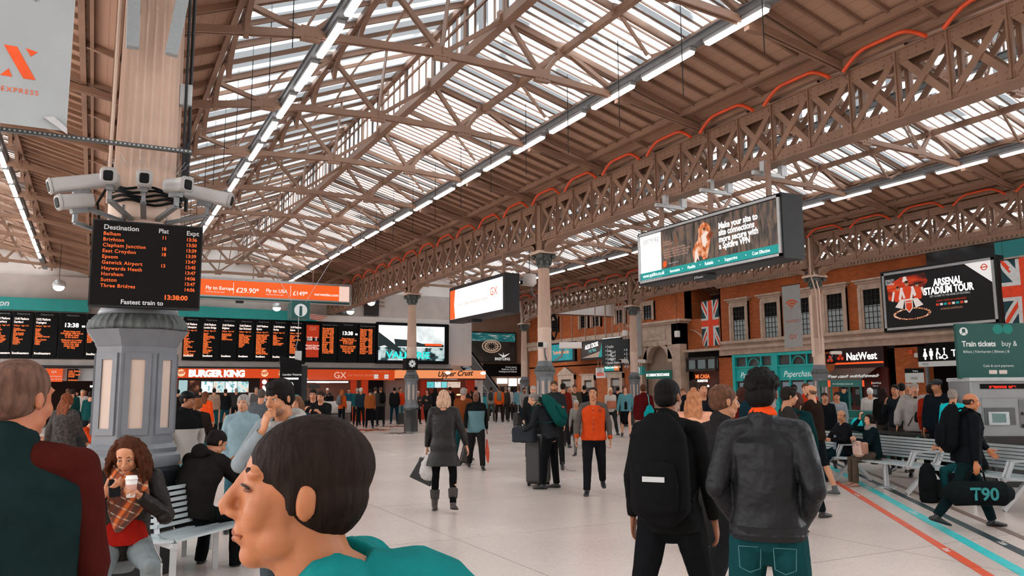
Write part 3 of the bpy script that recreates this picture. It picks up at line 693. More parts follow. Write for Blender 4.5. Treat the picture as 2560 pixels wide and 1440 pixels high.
# ---- video screen
a, b = on_y(938, 850, YB).x, on_y(1118, 850, YB).x
r = root_on('video_screen', (a, YB - .02, 3.4), FN, 'large bright video wall showing a pale film scene behind a column', 'video screen')
Wd = b - a; MB().box(0, 0, 0, Wd, 2.5, .25).build('casing', BLACK, r)
vs = noise_glow('film_sky', [(.3, '#9fb4b4'), (.5, '#ffffff'), (.7, '#fff2e8')], 1.25, .5, 3)
panel(.12, 1.0, Wd - .3, 2.32, vs, r, 'picture', .25, .255)
panel(.12, .2, Wd - .3, 1.0, noise_glow('film_rubble', [(.36, '#101c20'), (.47, '#2c4d50'), (.53, '#b9d8d8'), (.62, '#e8f4f2')], .9, 2.2, 8), r, 'picture', .25, .256)
mb = MB(); mb.prism([(.12, 1.9), (.7, 1.5), (1.4, 1.0), (1.1, .8), (.5, 1.1), (.12, 1.0)], .256, .26); mb.prism([(1.1, 1.5), (2.2, 1.45), (2.9, 1.25), (Wd - .35, 1.2), (Wd - .35, 1.05), (1.2, 1.05)], .256, .259)
mb.build('dark_shapes', glow('film_dark', '#2a3a3e', .6), r)
panel(Wd * .66, 1.12, Wd * .9, 1.26, glow('film_orange', '#ff5a20', 1), r, 'orange_streak', .256, .261)
text('VALKYRIE', .62, .34, .56, glow('cyan_letter', '#30e8e0', 1.2), r, .262, sx=1.15, bold=.02)
# teal fascia over the boards
r = root_on('station_fascia', (on_y(-80, 770, YB).x, YB - .05, 5.84), FN, 'teal fascia with white italic station name above the boards, left part', 'sign')
w1 = on_y(222, 770, YB).x - on_y(-80, 770, YB).x
MB().prism([(0, 0), (w1, 0), (w1, .62), (0, .62)], 0, .3).build('panel', TEAL, r); text('London Victoria Station', on_y(24, 765, YB).x - on_y(-80, 770, YB).x, .18, .42, WHITE_T, r, .304, 'RIGHT', shear=.2, bold=.01)
r = root_on('station_fascia', (on_y(445, 780, YB).x, YB - .05, 5.8), FN, 'teal fascia ending in an orange and white flash, over the middle boards', 'sign')
w1 = on_y(772, 780, YB).x - on_y(445, 780, YB).x
MB().prism([(0, 0), (w1 + .5, 0), (w1, .1), (w1 - .5, .52), (0, .62)], 0, .3).build('panel', TEAL, r)
mb = MB(); mb.prism([(w1 - .45, .5), (w1 + 1.2, .3), (w1 + .5, .02), (w1, .12)], .02, .28); mb.build('white_end', WHITEP, r)
mb = MB()
for i in range(3): mb.prism([(w1 - .2 + i * .1, .42 - i * .12), (w1 + 1.0 - i * .15, .30 - i * .1), (w1 + .95 - i * .15, .26 - i * .1), (w1 - .1 + i * .1, .36 - i * .12)], .28, .285)
mb.build('orange_flash', ORANGE_P, r)
struct('trim_4', MB().box(on_y(772, 780, YB).x + .6, YB - .1, 5.82, 19.9, YB + .26, 6.2), WHITEP)
# ---- shop fronts
YS = 47.0
def shop(x0, x1, zt, zb, label, back, name='shop_front'):
 r = root_on(name, (x0, YS, 0), FN, label, 'shop front'); W_ = x1 - x0
 MB().box(0, zb, -.1, W_, zt, .12).build('fascia', back, r)
 return r, W_
x = lambda px: on_y(px, 930, YS).x
# burger shop
r, W_ = shop(x(425), x(716), 3.06, 2.52, 'burger shop with glowing orange-red fascia and big white rounded letters', glow('burger_fascia', '#ee4f1c', .85))
text('BURGER KING', W_ * .15, 2.6, .50, WHITE_L, r, .125, sx=.98, bold=.03, sp=.92)
def burger_logo(cx, cyy, rad):
 m = MB(); m.prism([(cx + rad * math.cos(t * math.pi / 10), cyy + rad * math.sin(t * math.pi / 10)) for t in range(20)], .12, .128); m.build('logo_disc', glow('logo_pale', '#ffd9a8', 1), r)
 text('BURGER\nKING', cx, cyy + .02, rad * .55, glow('logo_red', '#ee4f1c', .8), r, .13, 'CENTER', line=.7, bold=.006, rot=.15)
burger_logo(W_ * .09, 2.79, .2); burger_logo(W_ * .80, 2.79, .2); burger_logo(W_ * .955, 2.79, .19)
WARM = mat('warm_shop_wall', '#7a3a20', .6, 0, .2, 3); TILE_D = mat('dark_shop_wall', '#1c1512', .5, 0, .2, 3)
MB().box(0, 0, -2.8, W_, 2.55, -2.7).build('back_wall', TILE_D, r)
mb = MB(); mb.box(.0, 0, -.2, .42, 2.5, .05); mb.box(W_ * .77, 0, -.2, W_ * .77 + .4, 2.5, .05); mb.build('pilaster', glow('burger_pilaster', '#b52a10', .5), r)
for q in (.21, W_ * .77 + .2):
 m = MB(); m.prism([(q + .13 * math.cos(t * math.pi / 8), 2.3 + .13 * math.sin(t * math.pi / 8)) for t in range(16)], .05, .056); m.build('logo_disc', WHITE_L, r)
 for i in range(3): MB().rbox((q, 2.02 - i * .16, .055), (.2, .14, .01), .04).build('white_mark', WHITE_L, r)
mb = MB(); mb.box(W_ * .24, 0, -1.2, W_ * .76, 1.1, -.6); mb.build('counter', mat('shop_counter', '#b98a6c', .4, 0, .1, 5), r)
panel(.5, 1.55, .95, 2.4, glow('poster_pale', '#bfe4e6', .8), r, 'menu_poster', -.4, -.38)
panel(1.0, 1.6, 1.6, 2.38, noise_glow('poster_dark', [(.4, '#120b08'), (.55, '#5a2a18'), (.7, '#c08060')], .6, 3), r, 'menu_poster', -.4, -.38)
for i in range(4):
 xa = W_ * .27 + i * .64
 panel(xa, 1.72, xa + .61, 2.34, noise_glow('menu_%d' % (i % 2), ([(.35, '#d8f4f4'), (.5, '#ffffff'), (.62, '#4fa7ac'), (.8, '#b5542c')] if i % 3 == 0 else [(.35, '#1d5a60'), (.5, '#bfe8ea'), (.6, '#e8d8c8'), (.75, '#a04a28')]), 1.2, 4, 6), r, 'menu_screen', -.5, -.46)
mb = MB()
for i in range(9): mb.ball((W_ * .08 + i * W_ * .1, 1.35 + .1 * (i % 3), -1.6), (.11, .05, .05), 8, 6)
mb.build('heat_lamp', glow('warm_lamp', '#ff9a60', 4), r)
panel(W_ * .66, 1.1, W_ * .93, 1.7, mat('notice_board', '#c8c2bc', .6), r, 'notice_board', .25, .3)
# railway ticket shop
r, W_ = shop(x(716), x(985), 3.06, 2.42, 'red ticket office front with white serif letters and two platform numbers', glow('red_fascia', '#e04a18', .8))
mb = MB(); mb.prism([(W_ * .15, 2.42), (W_ * .15, 3.06), (W_ * .19, 2.42)], .12, .126); mb.build('white_wedge', WHITE_T, r)
text('GX', W_ * .42, 2.53, .52, glow('pale_pink_letter', '#f8c8b4', .9), r, .125, bold=.004); text('GATWICK EXPRESS', W_ * .55, 2.64, .17, glow('soft_pink_letter', '#f29a7c', .8), r, .125, sp=1.3)
text('Trains to Gatwick Airport', W_ * .78, 2.9, .10, glow('soft_pink_letter', '#f29a7c', .8), r, .125)
for i, s_ in enumerate(('13', '14')): panel(W_ * (.80 + .10 * i), 2.5, W_ * (.80 + .10 * i) + .26, 2.76, WHITE_T, r, 'number_plate', .12, .13); text(s_, W_ * (.80 + .10 * i) + .13, 2.55, .18, ORANGE_L, r, .135, 'CENTER')
MB().box(0, 0, -2.8, W_, 2.5, -2.7).build('back_wall', mat('office_wall', '#8c6a5a', .6, 0, .2, 1.5), r)
mb = MB()
for (a, b, zz) in ((.14, .34, .3), (.30, .55, .1), (.28, .40, -.4), (-.02, .06, .2)): mb.box(W_ * a, 2.26, zz, W_ * b, 2.34, zz + .12)
mb.build('light_tube', TUBE, r)
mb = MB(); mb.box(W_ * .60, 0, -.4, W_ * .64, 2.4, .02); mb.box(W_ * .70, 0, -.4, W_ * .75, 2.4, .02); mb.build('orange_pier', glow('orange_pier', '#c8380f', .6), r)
MB().box(W_ * .76, 0, -.5, W_ * .92, 2.4, -.4).build('dark_doorway', BLACK, r); panel(W_ * .2, 1.95, W_ * .3, 2.15, DGREY, r, 'small_screen', .02, .08)
# sandwich shop: lit canopy box
xa, xb = x(985), x(1199)
r = root_on('sandwich_shop', (xa, YS - .9, 0), FN, 'sandwich shop under a glowing pale orange canopy with dark brush lettering', 'shop front'); W_ = xb - xa
CAN = glow('canopy_orange', '#ff9a62', .95)
MB().box(0, 2.52, -.9, W_, 3.02, .0).build('canopy', CAN, r); MB().box(0, 2.42, -.9, W_ + .02, 2.52, .01).build('canopy_edge', mat('canopy_dark_red', '#5a1c10', .5), r)
text('Upper Crust', W_ * .43, 2.62, .46, mat('dark_brush_letter', '#2a1410', .6), r, .006, shear=.35, bold=.012, rot=.04); text('Delicious Fresh Baguettes', W_ * .5, 2.44, .09, WHITE_T, r, .015)
text('UPPER', W_ * .1, 2.6, .22, glow('red_brush', '#c02a10', .8), r, .006, shear=.3, bold=.008)
for q in (.14, .55, .97): MB().ball((W_ * q, 2.86, .0), (.2, .1, .012), 12, 8).build('lamp_glow', WHITE_L, r)
MB().box(W_ * .33, 0, -2.6, W_ * 1.02, 2.5, -2.5).build('back_wall', WARM, r)
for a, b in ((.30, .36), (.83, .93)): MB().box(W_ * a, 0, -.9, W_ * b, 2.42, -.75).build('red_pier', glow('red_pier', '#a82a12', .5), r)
for (a, b, c_, nm) in ((.38, .46, '#5cc8cc', 'a'), (.47, .54, '#e8fbfb', 'b'), (.55, .61, '#7fdce0', 'c'), (.62, .77, '#e0c8b8', 'd')): panel(W_ * a, 1.95, W_ * b, 2.32, noise_glow('deli_menu_' + nm, [(.35, c_), (.6, c_), (.75, '#1c5a60' if nm != 'd' else '#a04020')], 1.0, 5), r, 'menu_screen', -1.0, -.95)
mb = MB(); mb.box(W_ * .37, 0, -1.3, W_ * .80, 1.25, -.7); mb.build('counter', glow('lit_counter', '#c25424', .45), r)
mb = MB()
for i in range(6): mb.ball((W_ * (.41 + i * .07), 1.38 + .12 * (i % 2), -1.1), (.16, .05, .05), 8, 6)
mb.build('display_lamp', glow('warm_lamp2', '#ffb070', 5), r)
MB().box(W_ * .98, 0, -1.6, W_ * 1.04, 2.5, -.9).build('poster_panel', WHITEP, r)
MB().box(-.2, 0, -2.0, W_ * .3, 2.5, -1.9).build('shutter_wall', mat('grey_shutter', '#8e8079', .5, 0, .1, 2), r)
# left-hand platform side under the fascia
struct('wall_back', MB().box(-24, YS - .1, 2.35, x(240), YS + .1, 3.0), mat('white_bulkhead', '#aeb0b2', .5, 0, .05, 2))
def hang_sign(name, px0, px1, zt, zb, mt, label, Y=YS - .4, cat='sign'):
 a, b = on_y(px0, 930, Y).x, on_y(px1, 930, Y).x
 r = root_on(name, (a, Y, zb), FN, label, cat); MB().box(0, 0, -.08, b - a, zt - zb, 0).build('casing', mt, r)
 hm = MB()
 for q in (.2, .8): hm.box((b - a) * q - .015, zt - zb, -.05, (b - a) * q + .015, 3.2 - zb, -.02)
 hm.build('hanger', DGREY, r); return r, b - a, zt - zb
r, a, b = hang_sign('platform_number_sign', -5, 22, 2.98, 2.5, BLACK, 'black platform sign with white number eleven, far left edge'); text('11', a * .28, .1, .4, WHITE_L, r, .006, bold=.008)
r, a, b = hang_sign('express_sign', 113, 157, 2.95, 2.3, glow('orange_sign_face', '#f85a1c', .95), 'solid orange hanging sign left of the pedestal'); text('GX', a / 2, b * .68, .17, WHITE_T, r, .006, 'CENTER'); text('Gatwick Express', a / 2, b * .38, .1, WHITE_T, r, .006, 'CENTER')
text('platforms 13 & 14', a / 2, b * .15, .1, WHITE_T, r, .006, 'CENTER')
r, a, b = hang_sign('platform_screen', 168, 196, 2.95, 2.3, BLACK, 'small black platform screen with orange rows next to solid orange sign'); text('13:44  Platform\nCatford\nBromley South\nSwanley\n\nSoutheastern', .06, b - .15, .12, LED, r, .006, sx=.72, bold=.003, line=.75)
for px, zz in ((100, 2.8),): r, a, b = hang_sign('teal_sign', 98, 112, 2.9, 2.6, glow('teal_face', '#3cc0c0', .6), 'little turquoise glowing sign touching the solid orange one')
mb = MB().box(0, 0, 0, 1.3, .09, .1); tag(mb.build('tube_light', glow('cool_tube', '#f4ffff', 5), None, loc=on_y(225, 968, 52)), 'white tube lamp under the dark soffit left of the pedestal', 'lamp')
# ---- big orange airline billboard
YN = 40.0
a, b = on_y(470, 700, YN).x - 1.9, on_y(879, 720, YN).x; zt, zb = 7.2, 6.13
r = root_on('airline_billboard', (a, YN, zb), FN, 'long glowing orange billboard with white fares, hung above the departure boards', 'billboard'); W_ = b - a
MB().box(0, 0, -.35, W_, zt - zb, 0).build('casing', LGREY, r); panel(.1, .2, W_ - .65, zt - zb - .12, glow('billboard_orange', '#ff6422', 1.05), r, 'poster', 0, .01); panel(W_ - .65, .18, W_ - .12, zt - zb - .12, glow('billboard_pale', '#ffd8c8', 1.0), r, 'poster', 0, .01)
panel(.1, .03, W_ - .1, .12, TEAL_D, r, 'teal_rail', .0, .012)
u0 = on_y(470, 720, YN).x - a
WB = glow('billboard_white', '#fff4ee', 1.15)
for s_, px, v, sz in (('Fly to Europe', 514, .47, .235), ('£29.90*', 590, .38, .34), ('Fly to USA', 665, .47, .235), ('£149*', 732, .38, .30), ('norwegian.com', 786, .42, .2), ('d', 470, .5, .25)):
 text(s_, on_y(px, 720, YN).x - a, v, sz, WB, r, .014, bold=.004)
for px in (514, 665): text('From one way incl. taxes', on_y(px, 720, YN).x - a, .33, .085, WB, r, .014)
for px in (583, 726): q = on_y(px, 720, YN).x - a; panel(q, .3, q + .02, .85, WB, r, 'divider', .01, .014)
hm = MB()
for q in (.2, .5, .8): hm.bar((W_ * q, zt - zb, -.17), (W_ * q, 8.3 - zb, -.17), .05, .05, (0, 0, 1))
hm.build('hanger', STEEL, r)
MB().box(W_ * .42, -.12, -.2, W_ * .42 + .35, -.01, .0).build('maker_plate', DGREY, r)
# ---- pendant globes
def pendant(px, py, Y, label):
 q = on_y(px, py, Y); r = empty('pendant_lamp', q); tag(r, label, 'pendant lamp', None)
 mb = MB(); mb.lathe([(.05, .3), (.22, .18), (.26, .05), (.25, 0)], 20); mb.build('shade', LGREY, r, True)
 MB().ball((0, 0, -.02), (.22, .22, .18), 16, 10).build('globe', WHITE_L, r, True); MB().box(-.01, -.01, .25, .01, .01, roofz(q.x) - q.z).build('rod', DGREY, r)
pendant(147, 716, 38, 'round white pendant lamp left of the small destination screen'); pendant(692, 769, 44, 'round white pendant lamp beneath the orange airline billboard')
pendant(928, 756, 44, 'round white pendant lamp between airline billboard and video screen column'); pendant(876, 778, 45, 'smallest pendant lamp, just above the video screen corner')
# ---- information cube and black totem
q = on_y(749, 790, 25.0)
r = root_on('information_cube', (q.x - .30, 25, 3.98), FN, 'hanging dark teal cube sign with a white letter i disc', 'sign')
MB().rbox((.33, .26, -.28), (.58, .52, .56), .03, ax=2).build('box', TEAL_D, r)
m = MB(); m.prism([(.33 + .2 * math.cos(t * math.pi / 16), .26 + .2 * math.sin(t * math.pi / 16)) for t in range(32)], .0, .012); m.build('disc', WHITE_T, r); text('i', .33, .10, .42, TEAL_D, r, .016, 'CENTER', bold=.022, sx=1.1)
hm = MB(); hm.bar((.1, .5, -.2), (-1.9, 3.9, -.2), .012, .012); hm.bar((.5, .5, -.2), (2.4, 3.9, -.2), .012, .012); hm.build('wire', LGREY, r)
r = root_on('information_totem', (on_y(700, 940, 24.6).x, 24.6, 0), (-.18, -1), 'black information totem with a projecting top, right of the pinching-nose man', 'totem')
mb = MB(); mb.box(0, 0, -.55, .62, 2.55, 0); mb.prism([(-.02, 2.55), (.72, 2.55), (.72, 2.62), (-.02, 2.8)], -.6, .02); edge_split(mb.build('body', BLACK, r)); MB().box(.62, 0, -.5, .8, 2.5, -.03).build('side_body', DGREY, r)
text('London Victoria', .07, 2.2, .085, WHITE_T, r, .004, bold=.002); panel(.08, 2.08, .54, 2.13, WHITE_L, r, 'line', .001, .004)
m = MB(); m.prism([(.31 + .09 * math.cos(t * math.pi / 10), 1.9 + .11 * math.sin(t * math.pi / 10)) for t in range(20)], .001, .005); m.build('white_symbol', WHITE_L, r)
MB().box(.40, 1.2, .02, .55, 1.62, .05).build('touch_screen', glow('touch', '#49b9bb', .8), r)
mb = MB(); mb.box(.42, 2.66, -.2, .62, 2.95, -.12); mb.tube([(.5, 2.9, -.15), (.44, 3.05, -.1), (.5, 3.3, -.15), (.5, 4.0, -.15)], .008, 6); mb.build('junction_box', LGREY, r)
# glass-sided platform sign on the video column
r = root_on('assembly_sign', (on_y(1017, 917, 32.3).x, 32.35, 2.62), FN, 'square black sign with a white four-arrow symbol on the video screen column', 'sign')
MB().box(0, 0, -.45, .52, .5, 0).build('box', BLACK, r)
mb = MB()
for k in range(8):
 t = k * math.pi / 4; c_, s_ = math.cos(t), math.sin(t); mb.bar((.26 + c_ * .04, .27 + s_ * .04, .006), (.26 + c_ * .17, .27 + s_ * .17, .006), .03, .006)
 if k % 2 == 0:
  px_, py_ = .26 + c_ * .05, .27 + s_ * .05
  for u in (.6, -.6): mb.bar((px_, py_, .006), (px_ + .1 * math.cos(t + u), py_ + .1 * math.sin(t + u), .006), .03, .006)
mb.build('arrow_symbol', WHITE_T, r)
# ---- round enquiry counter
q = on_z(842, 1063); r = empty('enquiry_counter', (q.x - .3, q.y + 1.35, 0)); tag(r, 'curved enquiry counter, pale top half and dark lower half', 'counter')
MB().lathe([(1.35, 0), (1.35, .62)], 40).build('base', mat('counter_dark', '#4d4542', .4, 0, .1, 3), r, True); MB().lathe([(1.38, .62), (1.38, 1.2), (1.3, 1.22)], 40).build('upper_band', mat('counter_pale', '#c3bcb8', .4, 0, .05, 3), r, True)
mb = MB()
for k in (-.8, -.1, .6): mb.box(k, -.6, 1.22, k + .4, -.56, 1.5)
mb.build('monitor', BLACK, r)
# ================================================================== escalator + far corner
E0, E1 = Vector((26.3, 52, .4)), Vector((22.0, 52, 5.6))
r = empty('escalator', (24.5, 52, 0)); tag(r, 'escalator rising leftwards with black handrails and steel sides, below the watch poster', 'escalator')
d = Vector((24.5, 52, 0))
for s, nm in ((-.75, 'side_panel'), (.75, 'side_panel')):
 mb = MB(); A, B = E0 - d, E1 - d
 mb.add([(A.x, s - .06, A.z - .5), (B.x, s - .06, B.z - .5), (B.x, s - .06, B.z + .55), (A.x, s - .06, A.z + .55), (A.x, s + .06, A.z - .5), (B.x, s + .06, B.z - .5), (B.x, s + .06, B.z + .55), (A.x, s + .06, A.z + .55)],
  [(0, 1, 2, 3), (4, 7, 6, 5), (0, 3, 7, 4), (1, 5, 6, 2), (3, 2, 6, 7), (0, 4, 5, 1)]); mb.build(nm, MGREY if s < 0 else DGREY, r)
 MB().tube([A + Vector((.5, s, .1)), A + Vector((.4, s, .5)), A + Vector((0, s, .72)), B + Vector((0, s, .72))], .06, 8).build('handrail', BLACK, r, True)
 MB().bar(A + Vector((0, s - .08, .5)), B + Vector((0, s - .08, .5)), .05, .06).build('steel_edge', LGREY, r)
mb = MB()
for i in range(26):
 t = i / 26; c_ = (E0 - d).lerp(E1 - d, t); mb.box(c_.x - .2, -.65, c_.z - .2, c_.x + .1, .65, c_.z)
mb.build('steps', DGREY, r)
r = root_on('glass_barrier', (24.6, 50.9, 0), FN, 'teal glass barrier panel at the foot of the escalator', 'barrier'); MB().box(-.6, .5, -.03, .35, 1.35, 0).build('panel', glow('teal_barrier', '#2c9a9c', .35), r); MB().box(-.5, 0, -.03, .3, .5, 0).build('base', DGREY, r)
r = root_on('watch_poster', (26.3, 59.9, 4.1), FN, 'large framed watch advertisement above the escalator', 'poster'); W_ = 5.35
MB().box(0, 0, -.1, W_, 2.55, .1).build('frame', DGREY, r); panel(.1, .1, W_ - .12, 1.75, noise_glow('watch_dark', [(.4, '#120e0c'), (.6, '#2b2019'), (.8, '#6e5a4c')], .8, .8), r, 'poster', .1, .11)
panel(.1, 1.75, W_ - .12, 2.45, noise_glow('watch_sea', [(.3, '#0c3f42'), (.55, '#1c6a6c'), (.7, '#d8c8bc')], .9, 1.2, 5, (1, 4, 1)), r, 'poster', .1, .112)
mb = MB()
for rr, z0 in ((.85, .113), (.6, .118)):
 for k in range(28):
  t = 2 * math.pi * k / 28; t2 = 2 * math.pi * (k + 1) / 28; mb.bar((3.0 + rr * math.cos(t), 1.35 + rr * .6 * math.sin(t), z0), (3.0 + rr * math.cos(t2), 1.35 + rr * .6 * math.sin(t2), z0), .1, .01)
for k in range(12): t = k * math.pi / 6; mb.bar((3.0 + .3 * math.cos(t), 1.35 + .18 * math.sin(t), .116), (3.0 + .7 * math.cos(t), 1.35 + .42 * math.sin(t), .116), .05, .01)
mb.build('watch_picture', glow('watch_metal', '#c8a890', .7), r)
mb = MB(); mb.prism([(3.6, .78), (4.05, .6), (4.1, .85), (4.15, .6), (4.75, .8), (4.3, .5), (4.1, .42), (3.95, .5)], .112, .12); mb.build('winged_logo', WHITE_T, r); text('BREITLING', 3.3, .2, .3, WHITE_T, r, .113, bold=.01)
text('TEAM OF AERIAL\nAND MARINERS', .3, 1.95, .12, WHITE_T, r, .114)
r = root_on('direction_sign', (28.6, 59.9, 2.95), FN, 'black wall sign with small white directions to coaches and platforms', 'sign'); MB().box(0, 0, -.1, 3.6, 1.05, .05).build('board', BLACK, r); text('Coach station\nPlatforms 15 to 19\nUnderground & Buses', 3.1, .72, .19, WHITE_T, r, .055, 'RIGHT', line=1.0)
for i, (a, b, z0) in enumerate(((29.9, 30.8, 2.35), (31.0, 31.7, 2.15), (31.9, 32.7, 2.35))):
 r = root_on('light_panel', (a, 59.85, z0), FN, ('bright white lit panel, left of three under the direction sign', 'taller white lit panel, middle of the three', 'bright white lit panel, right of three by the slim column')[i], 'light panel'); MB().box(0, 0, -.2, b - a, 2.78 - z0, 0).build('panel', WHITE_L, r)
struct('wall_back', MB().box(26, 59.5, 0, 33, 59.7, 2.1), DGREY)
r = root_on('balcony_rail', (20.0, 47.0, 3.4), FN, 'dark balcony rail above the sandwich shop canopy', 'railing'); mb = MB()
mb.box(0, .9, 0, 1.5, .95, .05); mb.box(0, 0, 0, 1.5, .85, .02); mb.bar((-.1, 1.2, .02), (.3, .95, .02), .04, .04); mb.build('rail', DGREY, r)
# ================================================================== BRICK RANGE ON THE RIGHT
def wy(px): return on_x(px, 940, WX).y
def wallbox(ya, yb, za, zb, t0, t1, mt, name='wall_right'):
 return struct(name, MB().box(WX - t1, min(ya, yb), za, WX - t0, max(ya, yb), zb), mt)
wallbox(8, 36.3, 4.2, 7.9, -.5, 0, BRICK); wallbox(39.4, 60, 5.3, 8.6, -.5, 0, BRICK)
struct('wall_right', MB().box(WX + 2.2, 36, 4, WX + 2.4, 39.8, 9), mat('recess_dark', '#2a211d', .9))  # gloom of the recess put into the back wall's dark colour
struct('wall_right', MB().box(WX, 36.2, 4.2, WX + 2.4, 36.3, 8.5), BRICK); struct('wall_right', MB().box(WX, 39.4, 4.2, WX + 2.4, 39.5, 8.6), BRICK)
struct('wall_right', MB().box(WX + 3.2, 5, 0, WX + 3.4, 60, 9), mat('recess_dark', '#2a211d', .9))  # dark backing sheet added to mask sky leaking through the shop openings
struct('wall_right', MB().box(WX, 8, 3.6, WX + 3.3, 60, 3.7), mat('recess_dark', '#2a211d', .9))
# cornices and bands, numbered trims
tn = [5]
def trim(ya, yb, za, zb, t1, mt=STONE):
 wallbox(ya, yb, za, zb, -.1, t1, mt, 'trim_%d' % tn[0]); tn[0] += 1
trim(12, 36.35, 7.75, 7.95, .18); trim(12, 36.45, 7.95, 8.1, .38); trim(12, 36.5, 8.1, 8.35, .5)
dn = MB()
yy = 12.2
while yy < 36.2: dn.box(WX - .3, yy, 7.8, WX - .1, yy + .1, 7.94); yy += .2
struct('trim_%d' % tn[0], dn, STONE); tn[0] += 1
trim(12, 36.35, 4.38, 4.55, .22); trim(12, 36.3, 4.2, 4.38, .1); trim(9, 36.3, 3.72, 4.2, .16)
trim(12, 39.4, 4.05, 4.2, .28)
trim(44.2, 60, 5.1, 5.45, .12); trim(44.2, 60, 5.45, 5.6, .32); trim(44.2, 60, 5.6, 5.8, .2)
trim(39.4, 60, 8.2, 8.32, .3, CREAM); trim(39.4, 60, 8.32, 8.6, .55, CREAM)
# sash windows of the main block
wn = [4]
FROST = mat('frosted_pane', '#9aa3a3', .5, 0, .06, 4); IRON = mat('dark_glazing_iron', '#15161a', .5)
def sash(yc, zb=4.57, zt=6.48, w_=.95, frost=True, hood=True, n=4, rows=7):
 nm = 'window_%d' % wn[0]; wn[0] += 1
 r = empty(nm, (WX, yc, zb)); r['kind'] = 'structure'
 h = zt - zb; w2 = w_ / 2
 MB().box(-.02, -w2, 0, .0, w2, h).build('pane', GLASS_D, r)
 if frost: MB().box(-.035, -w2, 0, -.02, w2, h * .6).build('frosted_pane', FROST, r)
 g = MB()
 for i in range(n + 1): q = -w2 + w_ * i / n; g.box(-.06, q - .012, 0, -.03, q + .012, h)
 for i in range(rows + 1): q = h * i / rows; g.box(-.06, -w2, q - .012, -.03, w2, q + .012)
 g.build('glazing_bars', IRON, r)
 s = MB(); fw_ = .26
 for sg in (-1, 1): s.box(-.12, sg * w2, -.1, .02, sg * (w2 + fw_), h + .25); s.box(-.18, sg * (w2 + .1), -.1, .02, sg * (w2 + fw_), h + .1)
 s.box(-.14, -w2 - fw_, h, .02, w2 + fw_, h + .3)
 if hood: s.box(-.2, -w2 - .36, h + .3, .02, w2 + .36, h + .42); s.box(-.32, -w2 - .46, h + .42, .02, w2 + .46, h + .5)
 s.build('stone_surround', STONE, r)
for yc in (34.62, 32.15, 29.95, 27.85, 25.67, 23.45, 21.25, 19.05): sash(yc)
for yc, w_ in ((51.2, .8), (49.5, .8), (43.2, .9), (46.4, .8), (55.6, .8)): sash(yc, 6.5, 7.4, w_, False, False, 3, 4)
# near end's upper gap: darkness put in as dark sheet, glimpse as glowing pane
struct('window_%d' % wn[0], MB().box(WX - .1, 10, 6.9, WX - .02, 22.7, 7.74), GLASS_D); wn[0] += 1
struct('window_%d' % wn[0], MB().box(WX - .12, 17.2, 7.0, WX - .1, 19.6, 7.7), glow('teal_glimpse', '#3a9c9a', .35)); wn[0] += 1
# stone portal with blind arch
def arch_pts(r, n=12): return [(r * math.cos(math.pi * i / n), r * math.sin(math.pi * i / n)) for i in range(n + 1)]
p = MB(); p.box(WX - .55, 39.4, 0, WX + .1, 40.2, 5.9); p.box(WX - .55, 43.4, 0, WX + .1, 44.2, 5.9); p.box(WX - .55, 39.4, 4.6, WX + .1, 44.2, 5.9)
p.box(WX - .5, 40.2, 3.7, WX + .1, 40.7, 4.6); p.box(WX - .5, 42.9, 3.7, WX + .1, 43.4, 4.6)
for i in range(12):
 a0, a1 = math.pi * i / 12, math.pi * (i + 1) / 12; c = 41.8
 p.add([(WX - .5, c + 1.1 * math.cos(a), 3.5 + 1.1 * math.sin(a)) for a in (a0, a1)] + [(WX - .5, c + 1.55 * math.cos(a), 3.5 + 1.3 * math.sin(a)) for a in (a1, a0)] +
  [(WX, c + 1.1 * math.cos(a), 3.5 + 1.1 * math.sin(a)) for a in (a0, a1)] + [(WX, c + 1.55 * math.cos(a), 3.5 + 1.3 * math.sin(a)) for a in (a1, a0)],
  [(0, 1, 2, 3), (0, 4, 5, 1), (2, 6, 7, 3), (1, 5, 6, 2), (3, 7, 4, 0)])
p.box(WX - .62, 41.62, 4.55, WX, 41.98, 4.85)
struct('wall_right', p, STONE)
p = MB(); p.box(WX - .7, 39.2, 5.9, WX + .1, 44.4, 6.02); p.box(WX - .85, 39.0, 6.02, WX + .1, 44.6, 6.15); struct('trim_%d' % tn[0], p, STONE); tn[0] += 1
struct('wall_right', MB().box(WX - .05, 40.2, 0, WX + .1, 43.4, 4.6), mat('arch_infill', '#8e7563', .8, 0, .1, 2))
r = root_on('name_tablet', (WX - .56, 42.9, 4.95), FWST, 'carved stone name tablet above the blind arch', 'tablet'); MB().box(0, 0, 0, 2.1, .7, .03).build('slab', STONE, r); text('BUILDING', .25, .2, .34, mat('carved_letter', '#8f786a', .8), r, .035)
p = MB()
for i in range(8):
 a0, a1 = math.pi / 2 * i / 8, math.pi / 2 * (i + 1) / 8
 p.add([(WX - .1, 39.4 - 1.8 * math.sin(a), 4.2 + 1.3 * math.cos(a)) for a in (a0, a1)] + [(WX + .3, 39.4 - 1.8 * math.sin(a), 4.2 + 1.3 * math.cos(a)) for a in (a1, a0)], [(0, 1, 2, 3)])
struct('trim_%d' % tn[0], p, STONE); tn[0] += 1
struct('wall_right', MB().box(WX + .1, 36.3, 4.2, WX + .3, 39.4, 6.1), BRICK)
